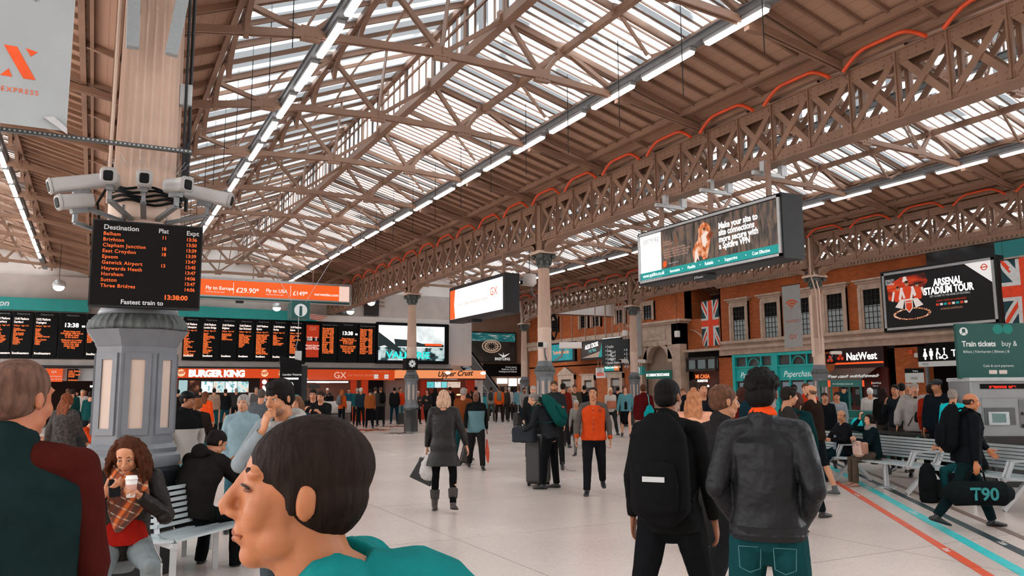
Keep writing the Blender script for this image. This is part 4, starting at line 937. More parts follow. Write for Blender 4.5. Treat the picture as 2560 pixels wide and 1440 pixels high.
# ground floor brick with openings
for ya, yb in ((35.15, 36.55), (27.85, 28.85), (23.15, 24.7), (44.2, 60), (8, 19.4)):
 wallbox(ya, yb, 0, 3.72 if ya < 44 else 5.1, -.5, .0, BRICK)
def door_case(px0, px1, n, pediment, ztop=2.95):
 ya, yb = wy(px1), wy(px0); r = empty('door_%d' % n, (WX, ya, 0)); r['kind'] = 'structure'; w_ = yb - ya
 s = MB(); s.box(-.2, 0, 0, 0, w_ * .2, ztop); s.box(-.2, w_ * .8, 0, 0, w_, ztop); s.box(-.22, 0, ztop - .35, 0, w_, ztop)
 if pediment: s.prism([(-.15, ztop), (w_ + .15, ztop), (w_ / 2, ztop + .62)], -.3, 0, ax=0)
 else: s.box(-.3, -.1, ztop, 0, w_ + .1, ztop + .12)
 s.build('stone_surround', STONE, r); MB().box(-.04, w_ * .2, 0, -.01, w_ * .8, ztop - .35).build('leaf', mat('door_dark', '#3a2a22', .5), r)
 MB().box(-.07, w_ * .25, ztop - .9, -.04, w_ * .75, ztop - .5).build('lit_sign', mat('door_sign', '#9a9188', .5), r)
door_case(1400, 1440, 1, True); door_case(1459, 1490, 2, False, 2.85); door_case(1524, 1561, 3, True)
# --- shop fronts on the right
def wshop(px0, px1, label, name='shop_front', off=.02):
 ya, yb = wy(px0), wy(px1); r = root_on(name, (WX - off, ya, 0), FWST, label, 'shop front'); return r, ya - yb
# turquoise stationery shop
r, W_ = wshop(1838, 2064, 'turquoise painted stationery shop front with handwritten white lettering')
TQ = mat('turquoise_shop_paint', '#12aaa6', .45, 0, .05, 3); mb = MB()
mb.box(0, 0, 0, W_, .5, .08)
half = W_ / 2
for h0 in (0, half):
 for q in (0, half - .22): mb.box(h0 + q, 0, 0, h0 + q + .22, 3.7, .18)
 mb.box(h0, 2.25, 0, h0 + half, 2.95, .1); mb.box(h0, 2.95, 0, h0 + half, 3.03, .16); mb.box(h0, 2.2, 0, h0 + half, 2.27, .14); mb.box(h0, 3.55, 0, h0 + half, 3.7, .16)
 for q in (.33, .67): mb.box(h0 + half * q - .05, 3.0, 0, h0 + half * q + .05, 3.6, .1)
 for i in range(10):
  a0, a1 = math.pi * i / 10, math.pi * (i + 1) / 10; c = h0 + half / 2
  mb.bar((c + .42 * math.cos(a0), 3.05 + .42 * math.sin(a0), .08), (c + .42 * math.cos(a1), 3.05 + .42 * math.sin(a1), .08), .05, .06)
 for q in (.3, .62): mb.box(h0 + half * q - .06, .0, 0, h0 + half * q + .06, 2.25, .1)
mb.build('timber_frame', TQ, r); MB().box(0, 0, -.06, W_, 3.7, -.02).build('glass', mat('shop_glass_dim', '#4f4a4a', .2, 0, .2, 2), r)
for h0 in (0, half):
 for (a, b) in ((.12, .26), (.34, .58), (.66, .88)): MB().box(h0 + half * a, .55, .0, h0 + half * b, 2.1, .02).build('lit_pane', glow('shop_pane', '#a9b6bf', .35), r)
 text('Paperchase', h0 + .55, 2.38, .46, WHITE_T, r, .11, shear=.3, sx=.95, bold=-.002)
# burrito bar
r, W_ = wshop(1722, 1796, 'burrito bar under dark timber fanlight with glowing orange letters')
mb = MB(); mb.box(0, 2.85, 0, W_, 3.0, .2); mb.box(0, 3.55, 0, W_, 3.7, .2)
for q in (0, .31, .66, .96): mb.box(W_ * q, 2.9, .02, W_ * q + .1, 3.6, .16)
mb.build('fanlight_frame', mat('dark_timber', '#2d2622', .5), r); MB().box(0, 2.95, 0, W_, 3.6, .03).build('fanlight_pane', glow('fanlight', '#8a9694', .4), r)
MB().box(0, 0, -.5, W_, 2.9, -.4).build('interior', mat('bar_interior', '#4c2414', .7, 0, .3, 3), r)
text('MI CASA', W_ * .5, 2.42, .34, glow('orange_neon', '#ff7a3c', 1.4), r, .05, 'CENTER', bold=.012); text('BURRITOS', W_ * .5, 2.2, .2, WHITE_L, r, .05, 'CENTER', bold=.006)
mb = MB(); mb.ball((W_ * .62, 1.95, -.1), .07, 10, 6); mb.ball((W_ * .88, 1.95, -.1), .07, 10, 6); mb.build('bulb', WHITE_L, r)
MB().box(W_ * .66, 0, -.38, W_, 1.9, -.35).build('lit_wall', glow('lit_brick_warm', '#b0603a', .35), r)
# currency exchange
r = root_on('currency_sign', (WX - .75, on_x(1614, 940, WX - .75).y, 0), FWST, 'green currency exchange sign with white letters below the stone arch', 'sign'); a = on_x(1614, 940, WX - .75).y - on_x(1676, 940, WX - .75).y
MB().box(0, 2.45, -.1, a, 2.98, 0).build('board', glow('green_sign', '#0a6f5c', .45), r); text('CURRENCY', a * .12, 2.62, .24, WHITE_L, r, .006, sx=.8, bold=.005); text('EXCHANGE', a * .56, 2.62, .24, WHITE_L, r, .006, sx=.8, bold=.005)
mb = MB(); mb.ball((a * .06, 2.7, 0), (.07, .1, .01), 10, 6); mb.ball((a * .52, 2.7, 0), (.06, .1, .01), 10, 6); mb.build('logo', WHITE_L, r)
for q in (.02, .96): MB().box(a * q, 0, -.1, a * q + .08, 2.45, -.02).build('leg', DGREY, r)
# bank
r, W_ = wshop(2097, 2222, 'dark red bank front with white letters, orange light line and cash machines')
DR = mat('bank_dark_red', '#4a1510', .35, 0, .1, 3); MB().box(0, 2.72, 0, W_, 3.7, .25).build('fascia', mat('bank_fascia', '#230a0a', .35), r); MB().box(0, 0, -.1, W_, 2.72, .02).build('machine_wall', DR, r)
text('NatWest', W_ * .26, 3.12, .5, WHITE_L, r, .26, sx=.92, bold=.012)
def tri_logo(cx, cyy, s, parent, z=.26):
 m = MB()
 for k in range(3):
  t = math.pi / 2 + k * 2 * math.pi / 3; m.prism([(cx + s * (.55 * math.cos(t) + .42 * math.cos(a)), cyy + s * (.55 * math.sin(t) + .42 * math.sin(a))) for a in [t + math.pi / 2 * (j - 3) / 1.6 for j in range(7)]], z, z + .008)
 m.build('logo', glow('bank_logo', '#d8381a', .8), parent)
tri_logo(W_ * .14, 3.28, .22, r); MB().box(.03, 2.92, .25, W_ - .03, 3.0, .27).build('light_line', glow('orange_line', '#ff5420', 1.4), r)
for i, q in enumerate((.1, .33, .66)):
 MB().rbox((W_ * q + .25, 1.35, .06), (.42, .9, .1), .03).build('cash_machine', DGREY, r); MB().box(W_ * q + .12, 1.45, .1, W_ * q + .38, 1.7, .125).build('screen', mat('machine_screen', '#6d7478', .2), r); text('NatWest', W_ * q + .08, 1.95, .13, WHITE_T, r, .03); text('Cash out', W_ * q + .1, 1.83, .08, WHITE_T, r, .03)
 MB().box(W_ * q + .02, 1.93, .02, W_ * q + .07, 2.05, .03).build('red_mark', ORANGE_L, r)
MB().add([(.05, 2.72, .3), (W_ - .35, 2.72, .3), (W_ - .75, 2.05, 1.15), (-.35, 2.05, 1.15)], [(0, 1, 2, 3), (3, 2, 1, 0)]).build('awning', mat('awning_glass', '#7d675c', .25, 0, .1, 3), r)
t_ = text('Free cash withdrawals', .05, 2.12, .33, WHITE_T, r, .98, shear=.25, bold=.008); t_.rotation_euler = (-.86, 0, 0); t_.location = (-.02, 2.26, .90)
r = root_on('bank_side_sign', (WX - .9, on_x(2066, 920, WX - .9).y, 0), FWST, 'small black projecting bank sign with orange mark beside the cream column', 'sign'); MB().box(0, 2.95, -.1, .5, 3.45, 0).build('box', BLACK, r); tri_logo(.25, 3.17, .2, r, .002); MB().box(.2, 3.1, -1, .24, 3.14, -.1).build('bracket', BLACK, r)
# toilets entrance
r, W_ = wshop(2310, 2440, 'toilets entrance under a black pictogram sign', 'toilet_entrance'); MB().box(0, 2.9, .0, W_ + .4, 3.58, .3).build('sign_box', BLACK, r); MB().box(0, 2.68, .0, W_ + .4, 2.9, .31).build('white_strip', glow('white_strip', '#cfcac4', .55), r)
text('Toilets', W_ * .66, 3.08, .42, WHITE_L, r, .305, bold=.004); text('FREE', W_ * .08, 2.73, .15, mat('dark_letter', '#222222'), r, .315)
mb = MB()
for k, q in enumerate((.15, .27, .40, .53)):
 cx = W_ * q; mb.ball((cx, 3.42, .305), (.05, .05, .01), 10, 6)
 if k == 0: mb.prism([(cx - .03, 3.36), (cx + .03, 3.36), (cx + .11, 3.12), (cx + .04, 3.12), (cx + .03, 2.98), (cx - .03, 2.98), (cx - .04, 3.12), (cx - .11, 3.12)], .3, .312)
 elif k == 1: mb.prism([(cx - .08, 3.36), (cx + .08, 3.36), (cx + .08, 3.14), (cx + .04, 3.14), (cx + .04, 2.98), (cx - .04, 2.98), (cx - .04, 3.14), (cx - .08, 3.14)], .3, .312)
 elif k == 2: mb.bar((cx, 3.36, .306), (cx - .06, 3.15, .306), .06, .01); mb.bar((cx - .06, 3.15, .306), (cx - .04, 2.98, .306), .05, .01); mb.bar((cx, 3.3, .306), (cx + .12, 3.15, .306), .04, .01); mb.prism([(cx + .05, 3.1), (cx + .18, 3.1), (cx + .18, 3.0), (cx + .05, 3.0)], .3, .312)
 else:
  for i in range(9): a0, a1 = math.pi * (.6 + i * .15), math.pi * (.75 + i * .15); mb.bar((cx + .1 * math.cos(a0), 3.08 + .1 * math.sin(a0), .306), (cx + .1 * math.cos(a1), 3.08 + .1 * math.sin(a1), .306), .03, .01)
  mb.bar((cx, 3.36, .306), (cx, 3.16, .306), .04, .01); mb.bar((cx, 3.16, .306), (cx + .1, 3.14, .306), .04, .01); mb.bar((cx + .1, 3.14, .306), (cx + .14, 3.0, .306), .03, .01)
mb.build('pictograms', WHITE_L, r)
MB().box(0, 0, -2.5, W_ + .4, 2.68, -2.4).build('back_wall', mat('entrance_wall', '#57473e', .7), r); MB().box(W_ * .3, 0, -2.38, W_ * .55, 2.3, -2.36).build('dark_opening', BLACK, r); MB().box(W_ * .64, 0, -2.38, W_ * .98, 2.25, -2.3).build('lit_opening', glow('teal_lit_door', '#7ccfc8', .6), r)
MB().box(W_ * .1, 0, .1, W_ * .1 + .12, 2.7, .22).build('jamb', MGREY, r)
r = root_on('free_sign', (WX - .04, wy(2265), 0), FWST, 'small black and white free toilets wall sign', 'sign'); MB().box(0, 1.98, 0, .92, 2.42, .03).build('white_board', glow('sign_white', '#cfcac4', .5), r); MB().box(0, 2.42, 0, .92, 2.62, .035).build('black_strip', BLACK, r); text('FREE', .46, 2.12, .17, mat('dark_letter', '#222222'), r, .034, 'CENTER'); text('Toilets', .4, 2.47, .1, WHITE_T, r, .04)
# small fittings on the brick
for px, py, lb in ((2278, 880, 'small orange fire beacon on the brick pier beside the bank'), (2292, 888, 'small white alarm box on the brick pier beside the bank')):
 q = on_x(px, py, WX - .05); o = MB().rbox((0, 0, 0), (.12, .2, .2), .04, ax=0).build('alarm_box', ORANGE_P if px < 2285 else WHITEP, None, loc=q); tag(o, lb, 'alarm')
# ================================================================== hung signs parallel to the brick range
def wrect(name, px0, pyt, px1, pyb, X, label, cat, group=None):
 """rectangle facing the concourse from its far top corner (px0,pyt) to near bottom corner (px1,pyb)"""
 a = on_x(px0, pyt, X); b = on_x(px1, pyb, X); h = a.z - on_x(px0, pyb, X).z
 return a, b
def wsign(name, X, ya, yb, zb, zt, label, cat, depth=.3, mt=DGREY, hang=6.3, hx=None):
 r = root_on(name, (X, ya, zb), FWST, label, cat); W_, H_ = ya - yb, zt - zb
 pd = .035 * H_; MB().box(-pd, -pd, -depth, W_ + pd, H_ + pd, 0).build('casing', mt, r)
 if hang:
  for q in (.12, .5, .88): MB().box(W_ * q - .03, H_, -depth * .6, W_ * q + .03, hang - zb, -depth * .4).build('hanger', STEEL, r)
 return r, W_, H_
# squirrel billboard
XS = 11.55
a, b = on_x(1597, 575, XS), on_x(1957, 640, XS); zt = on_x(1947, 487, XS).z; zb_ = on_x(1603, 710, XS).z
r, W_, H_ = wsign('squirrel_billboard', XS, a.y, b.y, zb_, zt, 'long lit billboard with an orange squirrel hanging from the lattice girder', 'billboard', .55, DGREY, 6.24)
mb = MB(); mb.box(0, H_ - .05, .0, W_, H_, .05); mb.box(0, 0, 0, W_, .05, .05); mb.box(0, 0, 0, .05, H_, .05); mb.box(W_ - .05, 0, 0, W_, H_, .05); mb.build('frame', LGREY, r)
GR = noise_glow('dry_grass_print', [(.3, '#33291f'), (.45, '#5d5450'), (.6, '#8d7362'), (.72, '#a8542c')], .75, 2.6, 8, (3.5, .8, 1), 1.0)
pw, ph, x0 = W_ - .14, H_ - .14, .07
panel(x0, .07, x0 + pw * .18, .07 + ph, WHITE_L, r, 'white_poster', .01, .02)
panel(x0 + pw * .18, .07 + ph * .16, x0 + pw, .07 + ph, GR, r, 'grass_poster', .01, .02); panel(x0, .07, x0 + pw, .07 + ph * .16, glow('teal_strip', '#1fa9a4', .9), r, 'teal_strip', .012, .025)
text('SPITFIRE', x0 + pw * .03, .07 + ph * .80, .15, mat('dark_letter', '#222222'), r, .026, sx=.9, sp=1.2)
text('Make your site to\nsite connections\nmore secure with\na Spitfire VPN', x0 + pw * .625, .07 + ph * .72, .185, WHITE_L, r, .026, sx=.85, bold=.005, line=.78)
text('Gopher\nprotection?\n\nSpitfire create a complete\nnetwork of private connections\nnetworks that are perfect for\ndata protection and security', x0 + pw * .2, .07 + ph * .72, .075, glow('pink_print', '#e8b8a4', .8), r, .026, line=.8)
MB().ball((x0 + pw * .21, .07 + ph * .26, .025), (.07, .08, .006), 12, 6).build('orange_dot', ORANGE_L, r); text('Video on our site', x0 + pw * .24, .07 + ph * .24, .05, WHITE_T, r, .026)
text('www.spitfire.co.uk', x0 + pw * .02, .12, .125, WHITE_L, r, .028, sx=.85)
for s_, q in (('Innovative', .25), ('Flexible', .39), ('Reliable', .52), ('Supportive', .66), ('Cost Effective', .84)): text(s_, x0 + pw * q, .12, .10, WHITE_L, r, .028, sx=.85)
for q in (.35, .485, .62, .80): MB().ball((x0 + pw * q, .155, .027), (.012, .012, .003), 8, 6).build('dot', WHITE_L, r)
# the squirrel print (an animal picture on the poster)
def sqp(pts, mt, z, nm):
 m = MB(); m.prism([(x0 + pw * (.44 + u * .14), .07 + ph * (.14 + v * .8)) for u, v in pts], z - .002, z); m.build(nm, mt, r)
OR = noise_glow('fur_print', [(.35, '#b5521f'), (.5, '#f08b54'), (.62, '#ffc9a4')], .95, 9, 6); PA = glow('fur_pale', '#ffe9dc', 1.0)
sqp([(.0, .1), (-.05, .32), (.12, .5), (.25, .58), (.3, .72), (.3, .86), (.42, .96), (.58, 1.0), (.74, .97), (.9, .86), (.95, .78), (.86, .7), (.9, .56), (.88, .42), (.78, .22), (.72, .06), (.5, .04), (.36, .2), (.2, .08)], OR, .030, 'squirrel_body')
sqp([(.44, .66), (.5, .44), (.62, .34), (.74, .48), (.7, .62), (.82, .72), (.7, .76), (.56, .7)], PA, .033, 'squirrel_chest'); sqp([(.04, .02), (.1, .3), (.2, .36), (.28, .1), (.3, .02), (.2, .12), (.12, .0)], PA, .033, 'squirrel_leg')
sqp([(.55, .82), (.6, .855), (.66, .85), (.68, .81), (.62, .78)], mat('dark_letter', '#222222'), .036, 'squirrel_eye'); sqp([(.82, .66), (.98, .72), (1.06, .66), (.96, .58), (.84, .56)], glow('fur_dark', '#9c4520', .7), .034, 'squirrel_paw')
MB().box(W_ * .42, -.16, -.3, W_ * .42 + .42, 0, -.02).build('maker_plate', DGREY, r); text('JCDecaux', W_ * .43, -.12, .07, WHITE_T, r, -.015); text('278C', W_ - .3, H_ - .045, .05, WHITE_T, r, .045)
mb = MB()
random.seed(3)
for i in range(90):
 q = W_ * (i + .5) / 90; mb.bar((q, H_, -.2), (q + random.uniform(-.05, .05), H_ + random.uniform(.06, .12), -.2 + random.uniform(-.1, .1)), .006, .006, (0, 0, 1))
mb.build('bird_spikes', LGREY, r)
for q in (.15, .5, .85):
 mb = MB(); mb.box(W_ * q - .04, 6.0 - zb_, -.85, W_ * q + .04, 6.08 - zb_, .0); mb.box(W_ * q - .06, 6.05 - zb_, -.9, W_ * q + .06, 6.55 - zb_, -.75); mb.box(W_ * q - .06, 6.05 - zb_, -.35, W_ * q + .06, 6.3 - zb_, -.25); mb.build('clamp', LGREY, r)
# orange and white hanging lightbox
a, b = on_x(1125, 722, XS), on_x(1260, 785, XS); zt = on_x(1258, 685, XS).z; zb_ = on_x(1127, 805, XS).z
r, W_, H_ = wsign('express_lightbox', XS, a.y, b.y, zb_, zt, 'white lightbox with an orange arrow corner hanging from the girder near the centre', 'billboard', .55, DGREY, 6.24)
panel(.08, .08, W_ - .08, H_ - .08, glow('lightbox_white', '#fff6f0', 1.6), r, 'poster', .0, .02); m = MB(); m.prism([(.08, .08), (W_ * .12, .08), (W_ * .10, H_ * .5), (W_ * .12, H_ - .08), (.08, H_ - .08)], .02, .024); m.build('orange_end', glow('arrow_orange', '#ff6422', 1.1), r)
text('GX', W_ * .78, H_ * .5, .38, ORANGE_L, r, .026); text('trains to Gatwick from platforms 13 & 14', W_ * .18, H_ * .42, .15, glow('orange_print', '#e87850', .8), r, .026, sx=.95); MB().box(W_ * .35, -.14, -.4, W_ * .35 + .4, 0, -.02).build('maker_plate', DGREY, r)
# football poster
XA = 30.0
r, W_, H_ = wsign('football_billboard', XA, 22.8, 17.95, 4.18, 6.64, 'dark football stadium tour billboard with a silver frame on the right', 'billboard', .5, DGREY, None)
mb = MB(); t_ = .1
mb.box(0, H_ - t_, 0, W_, H_, .04); mb.box(0, 0, 0, W_, t_, .04); mb.box(0, 0, 0, t_, H_, .04); mb.box(W_ - t_, 0, 0, W_, H_, .04); mb.build('frame', LGREY, r)
panel(t_, t_, W_ - t_, H_ - t_, glow('poster_night', '#120f12', .5), r, 'poster', .005, .015)
m = MB(); m.prism([(.25, 1.25), (.2, 1.9), (.9, 2.2), (2.0, 2.25), (2.1, 1.9), (1.7, 1.4), (1.0, 1.2)], .015, .017); m.build('red_glow', noise_glow('poster_red', [(.35, '#3a0d06'), (.5, '#c23312'), (.65, '#f5622a')], .9, 1.6, 5, (.5, 2.2, 1)), r)
RED = glow('shirt_red', '#d8401c', .9); PALE = glow('shirt_pale', '#e8d8d0', .9); FACE = glow('print_face', '#c08868', .8)
for cx, cyy, s in ((.72, 1.45, .8), (1.15, 1.55, 1.0), (1.62, 1.5, .85)):
 m = MB(); m.prism([(cx - .2 * s, cyy - .35 * s), (cx + .2 * s, cyy - .35 * s), (cx + .24 * s, cyy + .22 * s), (cx - .24 * s, cyy + .22 * s)], .02, .023); m.build('printed_shirt', RED, r)
 m = MB(); m.bar((cx - .24 * s, cyy + .2 * s, .024), (cx - .36 * s, cyy - .3 * s, .024), .12 * s, .004); m.build('printed_sleeve', PALE, r); m = MB(); m.bar((cx + .24 * s, cyy + .2 * s, .024), (cx + .36 * s, cyy - .2 * s, .024), .12 * s, .004); m.build('printed_sleeve', PALE, r)
 MB().ball((cx, cyy + .34 * s, .024), (.085 * s, .11 * s, .003), 12, 6).build('printed_head', FACE, r); m = MB(); m.ball((cx, cyy + .41 * s, .026), (.085 * s, .06 * s, .003), 12, 6); m.build('printed_hair', mat('dark_letter', '#222222'), r)
m = MB(); m.prism([(.55, .95), (.9, .85), (1.0, 1.2), (1.4, 1.2), (1.5, .85), (1.85, .95), (1.6, 1.25), (.8, 1.25)], .022, .026); m.build('printed_leg', PALE, r)
m = MB(); m.prism([(1.02, 1.22), (1.38, 1.22), (1.38, .85), (1.2, .66), (1.02, .85)], .027, .03); m.build('crest_edge', PALE, r); m = MB(); m.prism([(1.06, 1.18), (1.34, 1.18), (1.34, .87), (1.2, .71), (1.06, .87)], .03, .033); m.build('crest', RED, r); text('Arsenal', 1.2, 1.08, .08, PALE, r, .034, 'CENTER', bold=.003)
m = MB()
for k in range(40):
 t = math.pi * 2 * k / 40; m.ball((1.3 + .8 * math.cos(t), .62 + .22 * math.sin(t), .022), (.07, .035, .004), 6, 4)
m.build('stadium_lights', noise_glow('stadium', [(.4, '#5a2412'), (.55, '#d88a5c'), (.65, '#fff0dc')], 1, 20), r)
text('ARSENAL', 2.95, 1.65, .40, WHITE_L, r, .02, 'CENTER', sx=.72, bold=.014); text('STADIUM TOUR', 2.95, 1.33, .40, WHITE_L, r, .02, 'CENTER', sx=.72, bold=.014); text('GET CLOSER TO THE HOME OF FOOTBALL', 3.0, 1.2, .11, WHITE_T, r, .02, 'CENTER', sx=.8)
text('AUDIO TOURS IN 9 LANGUAGES', 3.05, 1.0, .1, RED, r, .02, 'CENTER', sx=.85); text('arsenal.com/tours', 3.05, .66, .15, FACE, r, .02, 'CENTER', sx=.85); text('EMIRATES\nFA CUP\nWINNERS', .15, 2.08, .12, WHITE_T, r, .02, sx=.8, line=.7)
for i in range(8): panel(2.4 + i * .17, .84, 2.52 + i * .17, .93, (RED, PALE, TEAL_L)[i % 3], r, 'small_flag', .016, .02)
m = MB(); m.prism([(W_ - 1.15, H_ - t_), (W_ - t_, H_ - t_), (W_ - t_, H_ - .95)], .016, .02); m.build('white_corner', glow('corner_white', '#f6f0ec', .95), r)
m = MB(); cx, cyy = W_ - .38, H_ - .33
for k in range(16): a0, a1 = math.pi * k / 8, math.pi * (k + 1) / 8; m.bar((cx + .11 * math.cos(a0), cyy + .11 * math.sin(a0), .023), (cx + .11 * math.cos(a1), cyy + .11 * math.sin(a1), .023), .035, .004)
m.bar((cx - .15, cyy, .025), (cx + .15, cyy, .025), .04, .004); m.build('ring_mark', RED, r)
m = MB(); m.prism([(.95, 1.98), (1.2, 1.98), (1.14, 2.2), (1.01, 2.2)], .02, .024); m.build('trophy', PALE, r)
mb = MB()
for q in (.2, .8): mb.bar((W_ * q, H_ * .9, -.5), (W_ * q, H_ * .9 + .3, -3.0), .06, .06); mb.bar((W_ * q, .3, -.5), (W_ * q, .3, -3.0), .06, .06)
mb.build('bracket', DGREY, r)
# flags
def flag(X, ya, yb, zb, zt, label):
 r = root_on('national_flag', (X, ya, zb), FWST, label, 'flag'); W_, H_ = ya - yb, zt - zb
 B = mat('flag_navy', '#123c44', .8); Wm = mat('flag_white', '#cfd0cf', .8); Rm = mat('flag_orange_red', '#e0421c', .8)
 def wav(mb):
  mb.v = [(x_, y_, z_ + .03 * math.sin(x_ * 4 + y_ * 1.3)) for x_, y_, z_ in mb.v]; return mb
 def grid(u0, v0, u1, v1, z, nu=8, nv=14):
  mb = MB(); vs = [(u0 + (u1 - u0) * i / nu, v0 + (v1 - v0) * j / nv, z) for j in range(nv + 1) for i in range(nu + 1)]
  return mb.add(vs, [(j * (nu + 1) + i, j * (nu + 1) + i + 1, (j + 1) * (nu + 1) + i + 1, (j + 1) * (nu + 1) + i) for j in range(nv) for i in range(nu)])
 wav(grid(0, 0, W_, H_, 0)).build('cloth', B, r)
 cx, cyy = W_ / 2, H_ / 2
 dg = MB(); dr = MB()
 for sx in (-1, 1):
  for sy in (-1, 1):
   for wq, m_, z in ((.22, dg, .008), (.08, dr, .013)):
    n = 8; P = [(cx + sx * W_ / 2 * i / n, cyy + sy * H_ / 2 * i / n) for i in range(n + 1)]; hw = wq * W_ / 2
    for p, q in zip(P[:-1], P[1:]):
     L = math.hypot(W_, H_); nx, ny = H_ / L * hw * 1.0, W_ / L * hw
     c4 = [(p[0] - nx, p[1] + sx * sy * ny), (p[0] + nx, p[1] - sx * sy * ny), (q[0] + nx, q[1] - sx * sy * ny), (q[0] - nx, q[1] + sx * sy * ny)]
     c4 = [(min(max(u, 0), W_), min(max(v, 0), H_)) for u, v in c4]; m_.add([(u, v, z) for u, v in c4], [(0, 1, 2, 3), (3, 2, 1, 0)])
 wav(dg).build('white_saltire', Wm, r); wav(dr).build('red_saltire', Rm, r)
 wav(grid(cx - W_ * .2, 0, cx + W_ * .2, H_, .018)).build('white_cross', Wm, r); wav(grid(0, cyy - W_ * .2, W_, cyy + W_ * .2, .018)).build('white_cross', Wm, r)
 wav(grid(cx - W_ * .12, 0, cx + W_ * .12, H_, .024)).build('red_cross', Rm, r); wav(grid(0, cyy - W_ * .12, W_, cyy + W_ * .12, .024)).build('red_cross', Rm, r)
 MB().tube([(-.05, H_, 0), (W_ + .05, H_, 0)], .02, 6).build('rod', DGREY, r)
 mb = MB(); mb.bar((.1, H_, 0), (.1, roofz(X) - zb, 0), .01, .01); mb.bar((W_ - .1, H_, 0), (W_ - .1, roofz(X) - zb, 0), .01, .01); mb.build('wire', DGREY, r)
flag(XA, 34.46, 33.05, 4.12, 6.62, 'union flag banner hanging in front of the wall recess, left of the turquoise shop')
q0, q1 = on_x(2505, 700, XA), on_x(2640, 700, XA); flag(XA, q0.y, q0.y - 1.75, on_x(2540, 810, XA).z, on_x(2510, 650, XA).z, 'union flag banner cut by the right edge, beside the football billboard')
def banner(X, ya, yb, zb, zt, label, fn):
 r = root_on('hanging_banner', (X, ya, zb), FWST, label, 'banner'); W_, H_ = ya - yb, zt - zb
 MB().box(0, 0, -.01, W_, H_, 0).build('cloth', mat('banner_grey', '#a3a5a5', .7, 0, .05, 3), r); MB().box(-.03, H_ - .03, -.02, W_ + .03, H_, .01).build('rail', DGREY, r); fn(r, W_, H_)
OP = mat('orange_print_flat', '#d9541f', .7)
def wifi(r, W_, H_):
 m = MB()
 for k, rr in enumerate((.40, .27, .14)):
  for i in range(8): a0, a1 = math.pi * (.22 + .07 * i), math.pi * (.22 + .07 * (i + 1)); m.bar((W_ / 2 + rr * math.cos(a0), H_ * .62 + rr * math.sin(a0) * .9, .004), (W_ / 2 + rr * math.cos(a1), H_ * .62 + rr * math.sin(a1) * .9, .004), .07, .004)
 m.ball((W_ / 2, H_ * .62, .004), (.035, .035, .004), 8, 6); m.build('wifi_symbol', OP, r); text('GX', W_ / 2, H_ * .13, .3, OP, r, .006, 'CENTER'); text('STAY CONNECTED WITH\nFREE ONBOARD WIFI', W_ / 2, H_ * .42, .07, OP, r, .006, 'CENTER', line=.9)
banner(27.4, on_x(1958, 790, 27.4).y, on_x(2003, 790, 27.4).y, on_x(1985, 868, 27.4).z, on_x(1975, 712, 27.4).z, 'narrow grey banner with an orange wifi symbol left of the conduit column', wifi)
def gxb(r, W_, H_):
 m = MB(); m.prism([(W_ * .25, H_ - .03), (W_ * .75, H_ - .03), (W_ * .5, H_ - .35)], 0, .004); m.build('orange_tip', OP, r); text('GX', W_ / 2, H_ * .13, .26, OP, r, .006, 'CENTER'); text('LONDON\nVICTORIA\nTO GATWICK', W_ / 2, H_ * .5, .09, OP, r, .006, 'CENTER', line=.9)
banner(24.6, on_x(1576, 830, 24.6).y, on_x(1603, 830, 24.6).y, on_x(1590, 891, 24.6).z, on_x(1590, 777, 24.6).z, 'narrow grey banner with orange tip fixed beside the slim far column', gxb)
# small hanging boards by the left part of the brick range
XB = 30.6
def pxsign(px0, px1, pyt, pyb, X, name, label, cat='sign', depth=.2, mt=BLACK, hang=8.2):
 a, b = on_x(px0, (pyt + pyb) / 2, X), on_x(px1, (pyt + pyb) / 2, X); pm = (px0 + px1) / 2
 return wsign(name, X, a.y, b.y, on_x(pm, pyb, X).z, on_x(pm, pyt, X).z, label, cat, depth, mt, hang)
r, W_, H_ = pxsign(1368, 1436, 858, 904, XB, 'teal_lightbox', 'bright teal lightbox with orange words right of the tall column'); panel(.08, .08, W_ - .25, H_ - .08, noise_glow('teal_poster', [(.3, '#0f7f86'), (.7, '#22a8ae')], .9, 1, 3, (3, .3, 1)), r, 'poster', 0, .02); text('Try the Michelin diet', .9, H_ * .42, .36, glow('orange_words', '#ffa070', 1), r, .025, sx=.75, bold=.01); panel(W_ - .9, H_ * .7, W_ - .4, H_ * .9, ORANGE_L, r, 'orange_stamp', .02, .024)
r, W_, H_ = pxsign(1453, 1521, 853, 897, XB, 'cinema_lightbox', 'dark lightbox with slanted white words and a teal figure'); panel(.08, .08, W_ - .08, H_ - .08, noise_glow('night_print', [(.4, '#2a211e'), (.7, '#5a4238')], .7, 1.4), r, 'poster', 0, .02); text('ALEX CROSS', .55, H_ * .56, .42, WHITE_L, r, .025, sx=.7, bold=.012, rot=.12); text("THE TRIAL", 1.0, H_ * .34, .30, glow('cyan_words', '#7fe0e0', 1), r, .025, sx=.7, rot=.12)
m = MB(); m.prism([(W_ - 1.2, .1), (W_ - .9, H_ * .5), (W_ - .75, H_ * .85), (W_ - .6, H_ * .5), (W_ - .45, .1)], .02, .03); m.build('teal_figure', TEAL_L, r); m = MB(); m.prism([(.1, .1), (W_ - 1.2, .1), (W_ - 1.0, H_ * .4)], .02, .024); m.build('pale_road', glow('road_print', '#c8a894', .7), r)
r, W_, H_ = pxsign(1506, 1552, 848, 909, 29.4, 'destination_board', 'black hanging direction board with small white text, between lightbox and column'); text('> Croydon\n> Dover\n> Cardiff\n> Canterbury\n> Gatwick Airport\n> Brighton & Lewes', .35, H_ - .55, .26, WHITE_T, r, .01, sx=.8); text('Trains 8\nTrains 9\nTaxis', W_ - 1.2, .65, .24, WHITE_T, r, .01, sx=.8)
MB().box(0, H_, -.3, W_, H_ + .1, .0).build('cap_rail', LGREY, r)
